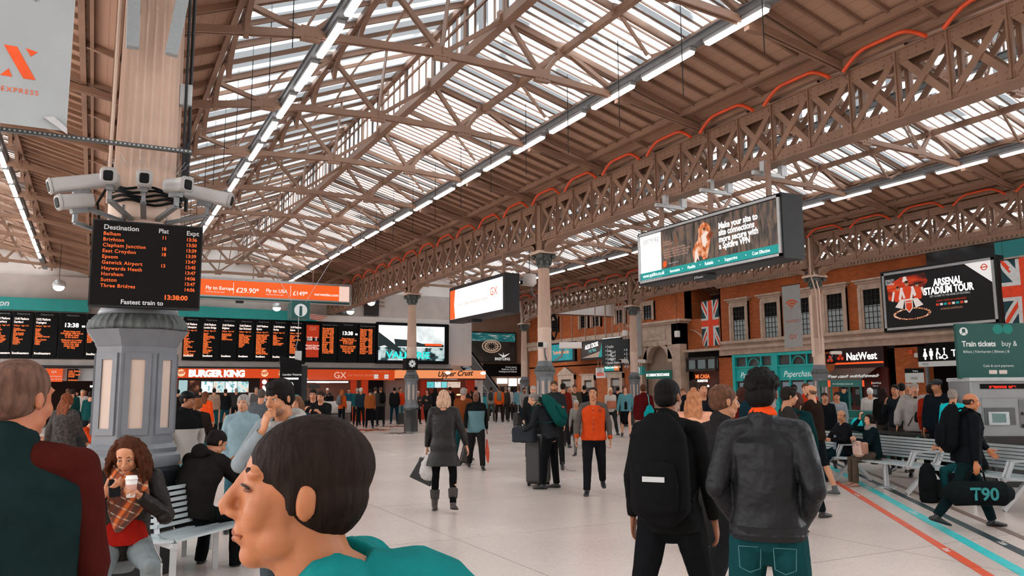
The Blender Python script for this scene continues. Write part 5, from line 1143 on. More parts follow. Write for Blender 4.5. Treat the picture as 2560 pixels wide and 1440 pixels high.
r, W_, H_ = pxsign(1553, 1571, 850, 910, 29.0, 'arrow_board', 'black board with rows of small arrows just left of the slim banner column'); text('> 4\n> 3\n> 2\n> 10\n> 11', .3, H_ - .7, .26, WHITE_T, r, .01)
r, W_, H_ = pxsign(1510, 1549, 913, 929, 29.4, 'teal_strip_sign', 'small teal strip sign under the black direction board', hang=4.0); panel(.05, .05, W_ - .6, H_ - .05, TEAL_L, r, 'face', 0, .02); panel(W_ - .6, .05, W_ - .05, H_ - .05, glow('orange_face', '#f08040', .8), r, 'face', 0, .02); text('Welcome to London Victoria', .15, .2, .2, WHITE_L, r, .024, sx=.6)
r, W_, H_ = pxsign(1591, 1605, 917, 937, 29.4, 'teal_gate_sign', 'teal sign with a pale numeral right of the slim banner column', mt=TEAL, hang=6.4); text('3', W_ / 2, .1, .5, WHITE_T, r, .01, 'CENTER')
r, W_, H_ = pxsign(1490, 1512, 920, 944, 31.0, 'orange_notice', 'white and orange wall notice above the doors', mt=WHITEP, hang=5.2); panel(.1, .1, W_ - .1, H_ * .5, ORANGE_P, r, 'face', 0, .01); text('YOU\nCAN', .15, H_ * .72, .28, mat('dark_letter', '#222222'), r, .01, line=.7)
# loudspeakers and cameras hung in the distance
def small_cam(q, rz, label, sc=1.0, name='security_camera'):
 r = empty(name, q, rz); tag(r, label, 'camera'); b = MB().rbox((0, .18 * sc, 0), (.13 * sc, .42 * sc, .12 * sc), .03 * sc, ax=1).build('housing', WHITEP, r); MB().box(-.05 * sc, .385 * sc, -.045 * sc, .05 * sc, .40 * sc, .045 * sc).build('lens_window', BLACK, r)
 MB().tube([(0, .05 * sc, -.05), (0, 0, -.2 * sc), (0, -.12 * sc, -.28 * sc)], .02 * sc, 6).build('bracket', MGREY, r); return r
q = on_x(1352, 865, ROWX[2] - .2); small_cam((q.x, q.y - .25, q.z), 2.4, 'white security camera low on the left of the tall central column', 1.5)
q = on_x(1392, 865, ROWX[2] + .1); small_cam((q.x, q.y - .25, q.z), -2.2, 'white security camera low on the right of the tall central column', 1.6)
for px, py, X, lb in ((1330, 710, 13.5, 'white boxy camera hung left of the tall central column'), (2078, 882, 24.4, 'white camera on the conduit column above bank side sign'), (1565, 903, 23.6, 'white camera left of the slim banner column'), (1585, 903, 24.6, 'white camera right of the slim banner column')):
 q = on_x(px, py, X); small_cam(q, 2.0 if px < 1570 else -2.0, lb, 1.0 if px > 2000 else 1.5)
q = on_x(1324, 712, 13.0); r = empty('drum_speaker', q); tag(r, 'pale drum loudspeaker hanging just left of the tall central column', 'speaker'); MB().lathe([(.2, 0), (.24, .05), (.22, .35), (.1, .38)], 20).build('drum', WHITEP, r, True); MB().box(-.01, -.01, .38, .01, .01, roofz(q.x) - q.z).build('rod', DGREY, r)
for px, py, X, lb in ((1385, 815, ROWX[2] + .5, 'dark coiled cable loop hanging on the tall central column'),):
 q = on_x(px, py, X); mb = MB()
 for k in range(3): mb.tube([(.12 * math.cos(t * math.pi / 8), k * .03, .38 * math.sin(t * math.pi / 8) - k * .03) for t in range(17)], .02, 6)
 tag(mb.build('cable_coil', BLACK, None, loc=q), lb, 'cable')
for px, py, X, lb in ((1693, 835, 30, 'small white speaker box hanging by a wire before the stone portal'), (1562, 833, 29, 'small white speaker box left of the slim banner column')):
 q = on_x(px, py, X); r = empty('wire_speaker', q); tag(r, lb, 'speaker'); MB().rbox((0, 0, 0), (.26, .26, .36), .05).build('box', WHITEP, r); MB().box(-.008, -.008, .18, .008, .008, roofz(q.x) - q.z).build('wire', DGREY, r)
# conduits on the second row column
cx, cy_ = ROWX[3], 21.2
mb = MB(); mb.tube([(cx - .34, cy_ - .12, 7.4), (cx - .34, cy_ - .12, 6.0), (cx - .22, cy_ - .22, 5.3), (cx - .2, cy_ - .24, 3.1)], .028, 8); mb.tube([(cx - .25, cy_ - .2, 6.1), (cx - .12, cy_ - .28, 5.4), (cx - .10, cy_ - .28, 3.0)], .028, 8); mb.tube([(cx - .4, cy_ - .1, 5.2), (cx - .4, cy_ - .1, 2.9)], .05, 8)
tag(mb.build('column_conduit', CREAM), 'pale cable conduits running down the column between turquoise shop and bank', 'conduit')
# ================================================================== FITTINGS ON THE NEAR COLUMN
AX, AY = .36, 8.6
# destination screen: its face plane just in front of the shaft
q = on_y(231, 546, AY - .62)
fw_n = (-.03, -1)
p0, p1, p2 = on_y(222, 764, AY - .62), on_y(478, 768, AY - .62), on_y(487, 562, AY - .62)
r = root_on('destination_screen', (p0.x - .01, AY - .62, p0.z), fw_n, 'small black screen with amber destinations fixed to the fluted column', 'screen')
W_, H_ = .93, on_y(231, 546, AY - .62).z - p0.z
MB().box(0, 0, -.16, W_, H_, 0).build('casing', DGREY, r); panel(.012, .012, W_ - .012, H_ - .012, mat('screen_black', '#100d0e', .5, 0, .05, 3, spec=.1), r, 'screen_face', 0, .004)
GL = mat('screen_header', '#b5b5b5', .6)
text('Destination', .09, H_ - .088, .062, GL, r, .006, bold=.0012); text('Plat', .545, H_ - .088, .058, GL, r, .006, bold=.0012); text('Expt', .785, H_ - .092, .060, GL, r, .006, bold=.0012)
rows = [('Balham', '11', '13:36'), ('Brighton', '', '13:50'), ('Clapham Junction', '18', '13:39'), ('East Croydon', '18', '13:39'), ('Epsom', '', '13:47'), ('Gatwick Airport', '13', '13:45'), ('Haywards Heath', '', '13:47'), ('Horsham', '', '14:06'), ('Sutton', '', '13:47'), ('Three Bridges', '', '14:06')]
LD = glow('amber_dots', '#ff6a26', 1.2)
for i, (a, b, c) in enumerate(rows):
 y = H_ - .142 - i * .0528
 text(a, .09, y, .045, LD, r, .006, sx=.98, bold=.0009, sp=1.12); text(b, .575, y - .004, .045, LD, r, .006, sx=.95, bold=.0009); text(c, .785, y - .006, .045, LD, r, .006, sx=.95, bold=.0009)
text('13:38:00', .615, .082, .06, LD, r, .006, bold=.0022); text('Fastest train to', .26, .026, .058, WHITE_T, r, .006, bold=.0012)
mb = MB(); mb.box(.2, .3, -.35, .26, .5, -.16); mb.box(.66, .3, -.35, .72, .5, -.16); mb.box(.0, .02, -.3, .12, .06, -.16); mb.box(.8, .02, -.3, .92, .06, -.16); mb.build('bracket', MGREY, r)
# CCTV cluster
def cctv(px, py, dx, aim, tilt, label, L=.42, Yp=None, roll=0):
 """camera body centred behind pixel (px,py); aim = direction it looks (degrees clockwise from +y)"""
 q = on_y(px, py, Yp or AY - .45)
 r = empty('cctv_camera', q); r.rotation_euler = (math.radians(tilt), math.radians(roll), -math.radians(aim)); tag(r, label, 'camera', None)
 b = MB(); b.rbox((0, 0, 0), (.125, L, .135), .035, ax=1); bevel(b.build('housing', mat('camera_grey', '#a9a6a4', .4, 0, .06, 8), r), .004)
 b = MB(); b.rbox((0, L / 2, 0), (.14, .035, .15), .04, ax=1); b.build('front_bezel', mat('camera_bezel', '#8f8c8a', .4), r)
 b = MB(); b.rbox((0, L / 2 + .017, -.004), (.082, .012, .095), .02, ax=1); b.build('lens_window', BLACK, r)
 b = MB(); b.box(-.03, -.08, -.11, .03, .06, -.066); b.build('mount', MGREY, r)
 return r
cams = [(195, 458, 0, 258, -16, 'white-grey security camera pointing left, upper of the two at the far left of the cluster', .46, None), (190, 503, 0, 245, -14, 'white-grey security camera pointing left and down, lower one at the far left', .30, None),
  (277, 446, 0, 188, -4, 'security camera facing the viewer, on the left edge of the column', .3, AY - .7), (361, 452, 0, 183, -4, 'security camera facing the viewer, in the middle of the column', .3, AY - .7),
  (443, 464, 0, 150, -4, 'security camera turned slightly right, on the right edge of the column', .3, AY - .66), (520, 489, 0, 112, -12, 'long security camera pointing right and down at the end of the cluster', .44, AY - .4)]
for c in cams:
 r = cctv(*c[:6], L=c[6], Yp=c[7])
 # arm and bracket back to the column
 inv = (Matrix.Translation(r.location) @ r.rotation_euler.to_matrix().to_4x4()).inverted()
 q = r.location; col = Vector((AX + (q.x - AX) * .35, AY - .24, q.z - .28)); a0 = Vector((q.x, q.y, q.z - .1))
 m_ = MB(); m_.bar(inv @ a0, inv @ Vector((q.x, q.y, q.z - .2)), .035, .035); m_.bar(inv @ Vector((q.x, q.y, q.z - .2)), inv @ col, .05, .03); m_.bar(inv @ col, inv @ (col + Vector((0, 0, .16))), .07, .02); m_.build('arm', MGREY, r)
mb = MB()
random.seed(11)
for k in range(5): mb.tube([(AX + .33 * math.cos(t), AY - .02 - .36 * math.sin(t), 3.72 - k * .035 - .09 * math.sin(t) + .02 * math.sin(5 * t + k)) for t in [math.pi * i / 16 for i in range(17)]], .014, 6)
mb.tube([(AX - .36, AY - .3, 3.6), (AX - .42, AY - .36, 3.45), (AX - .40, AY - .3, 3.3)], .012, 6)
tag(mb.build('cable_bundle', BLACK), 'black cable bundle sagging round the column between the cameras', 'cable')
ring = MB(); ring.lathe([(.315, 0), (.33, .02), (.33, .3), (.315, .32)], 40); tag(ring.build('camera_collar', CREAM, None, loc=(AX, AY, 3.34)), 'riveted metal collar carrying the cameras around the fluted column', 'bracket')
mb = MB()
for k in range(44):
 t = math.pi * (1.0 + k / 44 + random.uniform(-.02, .02)); c_, s_ = math.cos(t), math.sin(t); mb.bar((AX + .3 * c_, AY + .3 * s_, 3.86), (AX + .36 * c_ + random.uniform(-.06, .06), AY + .38 * s_, 3.93 + random.uniform(-.02, .06)), .0022, .0022)
tag(mb.build('bird_spike_ring', LGREY), 'thin bird spikes in a ring above the cameras', 'bird spikes')
# slotted channel across the column
a, b = on_y(-60, 316, AY - .45), on_y(480, 381, AY - .35)
mb = MB(); mb.bar(a, b, .05, .035)
n = 46
mb.cur = 1
for i in range(n):
 c = a.lerp(b, (i + .5) / n); mb.cbox((c.x, c.y - .027, c.z), (.017, .004, .014))
o = mb.build('slotted_channel', [mat('channel_grey', '#4a4f50', .4, .4), LGREY]); tag(o, 'dark slotted metal channel fixed across the fluted column at banner height', 'rail')
# box and conduits on the right of the shaft
q = on_y(464, 240, AY - .1); mb = MB().rbox((0, 0, 0), (.12, .1, .22), .01); tag(mb.build('conduit_box', mat('box_grey', '#a8adb0', .5), None, loc=q), 'pale grey junction box on the right side of the fluted column', 'junction box')
mb = MB(); mb.tube([(AX + .36, AY - .1, 7.4), (AX + .36, AY - .1, 4.9), (AX + .37, AY - .08, 4.3), (AX + .37, AY - .1, 3.5)], .018, 8); mb.tube([(AX + .31, AY - .16, 6.0), (AX + .32, AY - .16, 3.9)], .014, 8); mb.bar((AX + .34, AY - .13, 3.6), (AX + .34, AY - .13, 4.2), .06, .05)
tag(mb.build('cable_conduit', DGREY), 'dark cable conduit clipped up the right side of the fluted column', 'conduit')
mb = MB(); mb.tube([(AX - .33, AY - .16, 7.4), (AX - .335, AY - .16, 3.5)], .016, 8); tag(mb.build('cable_conduit', CREAM), 'thin cream conduit running up the left side of the fluted column', 'conduit')
# two column loudspeakers near the top of the frame
for (x0, y0, x1, y1, lb) in ((337, -80, 331, 120, 'long grey column loudspeaker, left one of the pair at the top of the fluted column'), (472, -80, 428, 138, 'long grey column loudspeaker tilted right at the top of the fluted column')):
 a, b = on_y(x0, y0, AY - .5), on_y(x1, y1, AY - .5); mb = MB(); mb.bar(a, b, .115, .09, (0, 1, 0)); o = bevel(mb.build('column_loudspeaker', mat('speaker_grey', '#8d9599', .5, 0, .06, 30)), .01); tag(o, lb, 'loudspeaker')
 r_ = MB().bar(a.lerp(b, .35), a.lerp(b, .35) + Vector((.02, .3, 0)), .04, .04).build('wall_bracket', MGREY, o)
# hanging rail-service banner, left edge
a, b = on_y(-150, -120, AY - .85), on_y(166, 328, AY - .85)
r = root_on('service_banner', (a.x, AY - .85, b.z), FN, 'large pale grey banner with an orange serif letter at the top left', 'banner'); W_, H_ = b.x - a.x, 2.1
MB().box(0, 0, -.008, W_, H_, 0).build('cloth', mat('banner_cloth', '#9fa6a8', .75, 0, .05, 2, .2, 3), r)
OB = mat('banner_orange', '#e0521a', .7); u1 = on_y(10, 150, AY - .85).x - a.x; v0 = on_y(50, 195, AY - .85).z - b.z; v1 = on_y(50, 118, AY - .85).z - b.z; xw = on_y(93, 150, AY - .85).x - a.x - u1
m = MB(); m.prism([(u1 - .01, v1), (u1 + xw * .36, v1), (u1 + xw, v0), (u1 + xw * .62, v0)], .001, .004); m.prism([(u1 + xw * .62, v1), (u1 + xw, v1 - .02), (u1 + xw * .8, v1 - .07)], .001, .004); m.prism([(u1 - .02, v0), (u1 + xw * .28, v0), (u1 + xw * .16, v0 + .07)], .001, .004); m.build('letter_shape', OB, r)
text('GATWICK EXPRESS', u1 + xw * 1.12, v0 - .135, .062, OB, r, .004, align='RIGHT', sp=1.25); text('to everybody.', u1 + xw * .95, on_y(50, 0, AY - .85).z - b.z + .02, .055, mat('dark_letter', '#222222'), r, .004, 'RIGHT')
mb = MB(); mb.prism([(W_ - .18, .09), (W_ + .01, -.03), (W_ + .005, .02), (W_ - .1, .11)], .01, .03); mb.build('corner_clip', LGREY, r)
# ================================================================== BENCHES
SLAT = mat('bench_silver', '#bcc6c8', .3, .35, .06, 8)
def slat_section(name_root, p, q, depth, parent, zs=.45, zb=.86, n=7, backs=True, out=None, armr=()):
 """seat slats between two ground points; out = outward direction of the sitter"""
 p, q, out = Vector((*p, 0)), Vector((*q, 0)), Vector((*out, 0)).normalized(); d = (q - p).normalized()
 s = MB()
 for i in range(n):
  t = i / (n - 1); o = out * (depth * t); zz = zs + (.02 if 0 < t < .9 else 0) - .03 * math.sin(t * math.pi)
  s.bar(p + o + Vector((0, 0, zz)), q + o + Vector((0, 0, zz)), depth / n * .72, .022)
 s.build('seat', SLAT, parent)
 if backs:
  b = MB()
  for i in range(n):
   t = (i + .6) / n; o = -out * (.04 + .13 * t); zz = zs + .06 + (zb - zs - .06) * t
   b.bar(p + o + Vector((0, 0, zz)), q + o + Vector((0, 0, zz)), .02, (zb - zs) / n * .62, (0, 0, 1))
  b.build('backrest', SLAT, parent)
def bench_frame(p, out, parent, depth=.52, zs=.45, zb=.88, legs=True, arm=True):
 p, out = Vector((*p, 0)), Vector((*out, 0)).normalized(); Z = lambda z: Vector((0, 0, z))
 f = MB(); P = [p - out * .18 + Z(zb + .02), p - out * .1 + Z(zs + .15), p - out * .03 + Z(zs + .03), p + out * .1 + Z(zs - .03), p + out * depth + Z(zs - .015), p + out * (depth + .05) + Z(zs - .03)]
 for a, b in zip(P[:-1], P[1:]): f.bar(a, b, .045, .05)
 f.build('end_frame', LGREY, parent)
 if legs:
  for sgn in (0, 1):
   g = MB(); g.bar(p + out * .16 + Z(zs - .05), p + out * (.16 + (.45 if sgn else -.35)) + Z(.02), .05, .06); g.build('leg', LGREY, parent)
 if arm:
  a = MB(); a.bar(p - out * .08 + Z(zs + .22), p + out * (depth - .12) + Z(zs + .22), .045, .025); a.bar(p + out * (depth - .14) + Z(zs + .22), p + out * (depth - .02) + Z(zs - .01), .04, .03); a.build('armrest', LGREY, parent)
# hexagonal bench round the near column
r = empty('column_bench', (AX, AY, 0)); tag(r, 'silver slatted bench built around the base of the fluted column', 'bench')
for k in (3, 4, 5, 0):
 t0, t1 = math.radians(-75 + 60 * (k - 4)) , math.radians(-75 + 60 * (k - 3)); ri = .80
 P, Q = (ri * math.cos(t0), ri * math.sin(t0)), (ri * math.cos(t1), ri * math.sin(t1)); out = (P[0] + Q[0], P[1] + Q[1])
 s = MB()
 for i in range(7):
  f_ = 1 + .085 * i; zz = .45 - .02 * math.sin(i / 6 * math.pi); s.bar((P[0] * f_, P[1] * f_, zz), (Q[0] * f_, Q[1] * f_, zz), .052, .022)
 s.build('seat', SLAT, r)
 b = MB()
 for i in range(7):
  f_ = 1.0 - .025 * i; zz = .52 + i * .05; b.bar((P[0] * f_, P[1] * f_, zz), (Q[0] * f_, Q[1] * f_, zz), .02, .032, (0, 0, 1))
 b.build('backrest', SLAT, r)
 m = MB(); m.bar((P[0] * 1.0, P[1] * 1.0, .4), (P[0] * 1.55, P[1] * 1.55, .41), .05, .05); m.bar((P[0] * 1.5, P[1] * 1.5, .4), (P[0] * 1.5, P[1] * 1.5, 0), .05, .06); m.bar((P[0], P[1], .42), (P[0] * .86, P[1] * .86, .86), .04, .03); m.bar((P[0], P[1], .42), (P[0], P[1], 0), .05, .05); m.build('leg_frame', LGREY, r)
# long row on the right
B0, B1 = Vector((13.12, 12.15, 0)), Vector((11.35, 4.9, 0)); bd = (B1 - B0).normalized(); bo = Vector((bd.y, -bd.x, 0)); bo = bo if bo.x < 0 else -bo
desc = ['where the seated couple rests', 'with two empty silver seats behind the couple', 'partly hidden behind the man carrying the duffel bag', 'at the right edge of the picture, below the ticket machine']
Lb = (B1 - B0).length / 4
for k in range(4):
 p = B0 + bd * (Lb * k); r = empty('seat_row', p); tag(r, 'silver slatted metal seating section ' + desc[k], 'bench', 'silver seating sections in the long row')
 L = Lb - .07; e = bd * L
 slat_section('seat', (0, 0), (e.x, e.y), .52, r, out=(bo.x, bo.y))
 bench_frame((0, 0), (bo.x, bo.y), r); bench_frame((e.x, e.y), (bo.x, bo.y), r, legs=k == 3)
 m = MB(); m.lathe([(.17, 0), (.17, .015), (.05, .03), (.04, .4)], 20, (e.x * .5 + bo.x * .2, e.y * .5 + bo.y * .2, 0)); m.build('pedestal_foot', LGREY, r)
# second row behind, dark rail seen from the front
p = B0 + Vector((1.15, .1, 0)); r = empty('seat_row', p); tag(r, 'dark-backed seating row standing back to back with the silver one', 'bench')
e = bd * 4.0; mb = MB(); mb.bar((0, 0, .84), (e.x, e.y, .84), .05, .06, (0, 0, 1)); mb.bar((0, 0, .66), (e.x, e.y, .66), .03, .2, (0, 0, 1)); mb.build('backrest', mat('dark_bench', '#26292a', .35, .3), r)
mb = MB(); mb.bar((-bo.x * .3, -bo.y * .3, .44), (e.x - bo.x * .3, e.y - bo.y * .3, .44), .5, .04); mb.build('seat', mat('dark_bench', '#26292a', .35, .3), r)
for q in (.0, .33, .66, 1.0): mb = MB(); mb.bar((e.x * q, e.y * q, .84), (e.x * q - bo.x * .25, e.y * q - bo.y * .25, 0), .05, .05); mb.build('leg', DGREY, r)
# small far bench by the video column
q = on_z(975, 1040); r = empty('far_bench', (q.x, q.y, 0), .3); tag(r, 'small silver bench against the video screen column pedestal', 'bench'); slat_section('s', (0, 0), (1.4, 0), .5, r, out=(0, -1), n=6); bench_frame((0, 0), (0, -1), r); bench_frame((1.4, 0), (0, -1), r)
# ================================================================== TICKET MACHINE, HEADER BOARD AND BASE
q = at(2432, 13.8, 1.2); vd = Vector((q.x, q.y, 0)).normalized(); nn = (-RT.y * 0 - FW.x, -FW.y)
nn = (-FW.x - .06, -FW.y)
r = root_on('ticket_machine', (q.x, q.y, 0), nn, 'large grey ticket machine with a small pale touchscreen, right edge', 'ticket machine'); r.scale = (1.15, 1.013, 1.15)
MG = mat('machine_grey', '#8f9294', .4, .1, .05, 4); W_ = 1.45
b = MB(); b.rbox((W_ / 2, 1.33, -.35), (W_, .98, .7), .05); b.build('cabinet', MG, r); MB().box(.05, 0, -.65, W_ - .05, .74, -.05).build('base', mat('machine_base', '#1f2425', .4), r); MB().box(-.05, .72, -.7, W_ + .05, .86, .03).build('ledge', mat('machine_black', '#131516', .35), r)
b = MB(); b.rbox((W_ / 2, 1.82, -.34), (W_ + .03, .07, .74), .02, ax=0); b.build('top_rim', mat('machine_rim', '#b4b7b8', .35), r)
MB().box(.14, 1.66, 0, W_, 1.745, .01).build('message_slot', BLACK, r); text('seasons are', .27, 1.675, .075, glow('red_dots', '#ff2c14', 1.1), r, .014, bold=.004, sp=1.1)
b = MB(); b.box(.17, 1.05, .0, .62, 1.34, .012); b.build('recess', mat('machine_recess', '#55585a', .4), r)
MB().box(.22, 1.05, .01, .52, 1.27, .03).build('screen_surround', mat('screen_pale', '#b8c0c2', .4), r); MB().box(.27, 1.09, .03, .47, 1.24, .035).build('screen', glow('screen_green', '#7e9a94', .6), r)
mb = MB(); mb.box(.14, 1.5, 0, .8, 1.505, .004); mb.box(.14, .95, 0, .145, 1.5, .004); mb.box(.68, 1.0, 0, .95, 1.48, .008); mb.build('panel_seams', mat('machine_seam', '#6a6d6f', .5), r)
mb = MB(); mb.ball((.72, 1.24, .02), (.02, .03, .012), 8, 6); mb.box(.7, 1.0, .0, .86, 1.06, .02); mb.build('coin_slot', DGREY, r)
b = MB(); b.box(.03, .95, .005, .1, 1.2, .015); b.build('side_notice', mat('machine_seam', '#6a6d6f', .5), r)
r2 = root_on('ticket_header_board', (q.x - vd.x * .02 - .04 + FW.x * .25, q.y + FW.y * .25, 1.865), nn, 'dark green ticket header board with white text and two round teal marks', 'sign'); r2.scale = (1.16, 1.16, 1.1)
MB().box(0, 0, -.08, 1.5, .84, 0).build('board', mat('header_green', '#0d4f48', .5, 0, .06, 3), r2)
text('Train tickets', .07, .49, .115, WHITE_T, r2, .004, sx=.86, bold=.0035); text('buy &', .66, .49, .115, WHITE_T, r2, .004, sx=.86); text('Billets | Fahrkarten | Biletes | B', .08, .39, .055, WHITE_T, r2, .004); text('Cash & card payments', .36, .175, .05, WHITE_T, r2, .004)
m = MB(); m.rbox((.50, .095, .002), (.12, .06, .006), .01); m.rbox((.65, .095, .002), (.12, .06, .006), .01); m.build('card_plates', mat('plate_pale', '#d8c8bf', .5), r2)
m = MB(); m.prism([(.11 + .062 * math.cos(t * math.pi / 12), .72 + .062 * math.sin(t * math.pi / 12)) for t in range(24)], 0, .004); m.build('train_disc', WHITE_T, r2)
m = MB(); m.rbox((.11, .73, .006), (.05, .06, .004), .01); m.bar((.09, .695, .006), (.075, .675, .006), .008, .004); m.bar((.13, .695, .006), (.145, .675, .006), .008, .004); m.build('train_symbol', mat('header_green', '#0d4f48'), r2)
for cx in (.62, .77): m = MB(); m.prism([(cx + .075 * math.cos(t * math.pi / 12), .75 + .075 * math.sin(t * math.pi / 12)) for t in range(24)], 0, .004 + .001 * (cx > .7)); m.build('teal_disc', glow('teal_disc', '#1f9a8c', .6), r2)
mb = MB(); mb.box(.1, -.4, -.07, .16, .05, -.02); mb.box(1.3, -.4, -.07, 1.36, .05, -.02); mb.build('post', DGREY, r2)
# ================================================================== GREEN INFORMATION KIOSK
KG = mat('kiosk_green', '#0c5c55', .45, 0, .08, 3)
q = at(2078, 21.5, 1.3); r = root_on('kiosk', (q.x, q.y, 0), (-.62, -1), 'dark green open booth with a glazed hood and orange lamps in front of the bank', 'kiosk')
mb = MB()
for (a, b) in ((0, 0), (.78, 0), (0, -.9), (.78, -.9)): mb.box(a, 0, b - .05, a + .05, 1.8, b)
mb.box(0, 0, -.95, .83, 1.12, 0); mb.build('frame', KG, r); MB().box(-.02, 1.76, -.98, .86, 1.94, .02).build('hood', KG, r); text('For information please call', .06, 1.82, .055, WHITE_T, r, .024, sx=.9); m = MB(); m.box(-.05, 1.76, -.03, .0, 1.93, .03); m.build('orange_lamp', glow('orange_lamp', '#ff5420', 1.0), r); m = MB(); m.box(.84, 1.76, -.03, .89, 1.93, .03); m.build('orange_lamp', glow('orange_lamp', '#ff5420', 1.0), r)
counters = [((2000, 20.5), 1.75, .95, 'long low dark green counter with an orange and white sticker, beside the booth'), ((2168, 20.0), .9, 1.15, 'dark green stepped counter right of the booth'), ((2225, 19.5), .75, 1.02, 'dark green bin-like cabinet with an orange slot, end of the counters')]
for (c, w_, h_, lb) in counters:
 q = at(c[0], c[1], 1.0); r = root_on('green_counter', (q.x, q.y, 0), (-.62, -1), lb, 'counter'); bevel(MB().box(0, 0, -.7, w_, h_, 0).build('body', KG, r), .02); MB().box(.02, h_ - .12, .0, w_ - .02, h_ - .09, .012).build('trim_line', ORANGE_P if w_ < 1 else TEAL, r)
 if w_ > 1.5: panel(.6, .62, .95, .82, WHITEP, r, 'sticker', .0, .008); m = MB(); m.prism([(.63, .66), (.92, .72), (.9, .64)], .008, .01); m.prism([(.63, .72), (.92, .79), (.86, .73)], .008, .01); m.build('sticker_flash', ORANGE_P, r)
# ================================================================== PEOPLE: builder
def vox(o, v, it=3, disp=0.0, fac=.5):
 m_ = o.modifiers.new('skin_surface', 'REMESH'); m_.mode = 'VOXEL'; m_.voxel_size = v; m_.use_smooth_shade = True
 s = o.modifiers.new('relax', 'SMOOTH'); s.factor = fac; s.iterations = it
 if disp:
  t = bpy.data.textures.get('fold_clouds') or bpy.data.textures.new('fold_clouds', 'CLOUDS'); t.noise_scale = .13; t.noise_depth = 2
  d = o.modifiers.new('folds', 'DISPLACE'); d.texture = t; d.strength = disp; d.mid_level = .5; d.texture_coords = 'LOCAL'
 return o
def rotv(v, ax, deg): return Matrix.Rotation(math.radians(deg), 3, ax) @ v
def addT(mb, M, sub):
 mb.add([M @ Vector(p) for p in sub.v], sub.f)
def ell(mb, M, c, r, n=14, m_=10): addT(mb, M, MB().ball(c, r, n, m_))
def head_shape(mb, M, k=1.0, jaw=1.0):
 e = lambda c, r, n=14, m_=10: ell(mb, M, c, r, n, m_)
 e((0, -.012, .032), (.074, .094, .084), 20, 14); e((0, .022, -.03), (.058 * jaw, .064, .082), 18, 12); e((0, .044, .002), (.056, .042, .062), 18, 12); e((0, .055, -.088), (.028 * jaw, .026, .022))
 for s in (-1, 1):
  e((s * .034, .058, -.022), (.025, .024, .026)); e((s * .042 * jaw, .022, -.062), (.02, .035, .028)); e((s * .028, .0655, .037), (.028, .015, .010))
  t = MB().ball((0, 0, 0), (.009, .017, .029), 10, 8); t.v = [(x + s * .077, y - .008, z - .002) for x, y, z in t.v]; addT(mb, M, t)
  e((s * .012, .094, -.026), (.009, .011, .008), 8, 6)
  e((s * .034, .060, -.03), (.022, .020, .022))
 addT(mb, M, MB().tube([(0, .078, .034), (0, .092, .012), (0, .107, -.014), (0, .102, -.026)], [.009, .0095, .012, .012], 10))
 e((0, .083, -.052), (.023, .010, .0075)); e((0, .080, -.064), (.020, .010, .0085)); e((0, .07, -.04), (.03, .02, .03))
def face_parts(root, M, v, eyecol='#2a1a12', brow='#1c120c', lipc='#9a5a48', near=True, closed=False):
 M = M @ Matrix.Translation((0, -.0035, 0)) if near else M
 if near:
  for s in (-1, 1):
   w_ = MB(); ell(w_, M, (s * .0305, .0765, .012), (.0140, .0105, .0035 if closed else .0058), 12, 8)
   o = w_.build('eye', mat('eye_white', '#d8cfc8', .3, 0, .03, 5) if not closed else mat('closed_eyelid', '#7a4a34', .6), root, True)
   if not closed: p = MB(); ell(p, M, (s * .0305, .0835, .012), (.0060, .0048, .0056), 10, 6); p.build('iris', mat('iris_' + eyecol[1:], eyecol, .15), o, True)
   l = MB(); addT(l, M, MB().tube([(s * .014, .086, .017), (s * .03, .0885, .0205), (s * .047, .078, .016)], .0019, 6)); l.build('eyelid', mat('lash', '#20130e', .7), root, True)
   b = MB(); addT(b, M, MB().tube([(s * .015, .0815, .038), (s * .03, .0815, .0425), (s * .051, .070, .037)], [.003, .004, .002], 6)); b.build('eyebrow', hairm(brow), root, True)
  l = MB(); addT(l, M, MB().tube([(-.023, .082, -.058), (-.008, .0925, -.054), (0, .092, -.0555), (.008, .0925, -.054), (.023, .082, -.058)], [.002, .0048, .0048, .0048, .002], 8))
  addT(l, M, MB().tube([(-.020, .082, -.0605), (0, .0905, -.064), (.020, .082, -.0605)], [.002, .0058, .002], 8)); l.build('lips', skin(lipc), root, True)
 else:
  for s in (-1, 1): w_ = MB(); ell(w_, M, (s * .031, .079, .014), (.015, .009, .008), 8, 6); w_.build('eye', mat('eye_shadow_dark', '#2c1a14', .6), root, True)
  w_ = MB(); addT(w_, M, MB().tube([(-.05, .078, .038), (-.03, .09, .043), (-.012, .0895, .037)], .005, 5)); addT(w_, M, MB().tube([(.05, .078, .038), (.03, .09, .043), (.012, .0895, .037)], .005, 5)); w_.build('eyebrow', hairm(brow), root, True)
  w_ = MB(); ell(w_, M, (0, .087, -.058), (.02, .007, .005), 8, 6); w_.build('lips', skin(lipc), root, True)
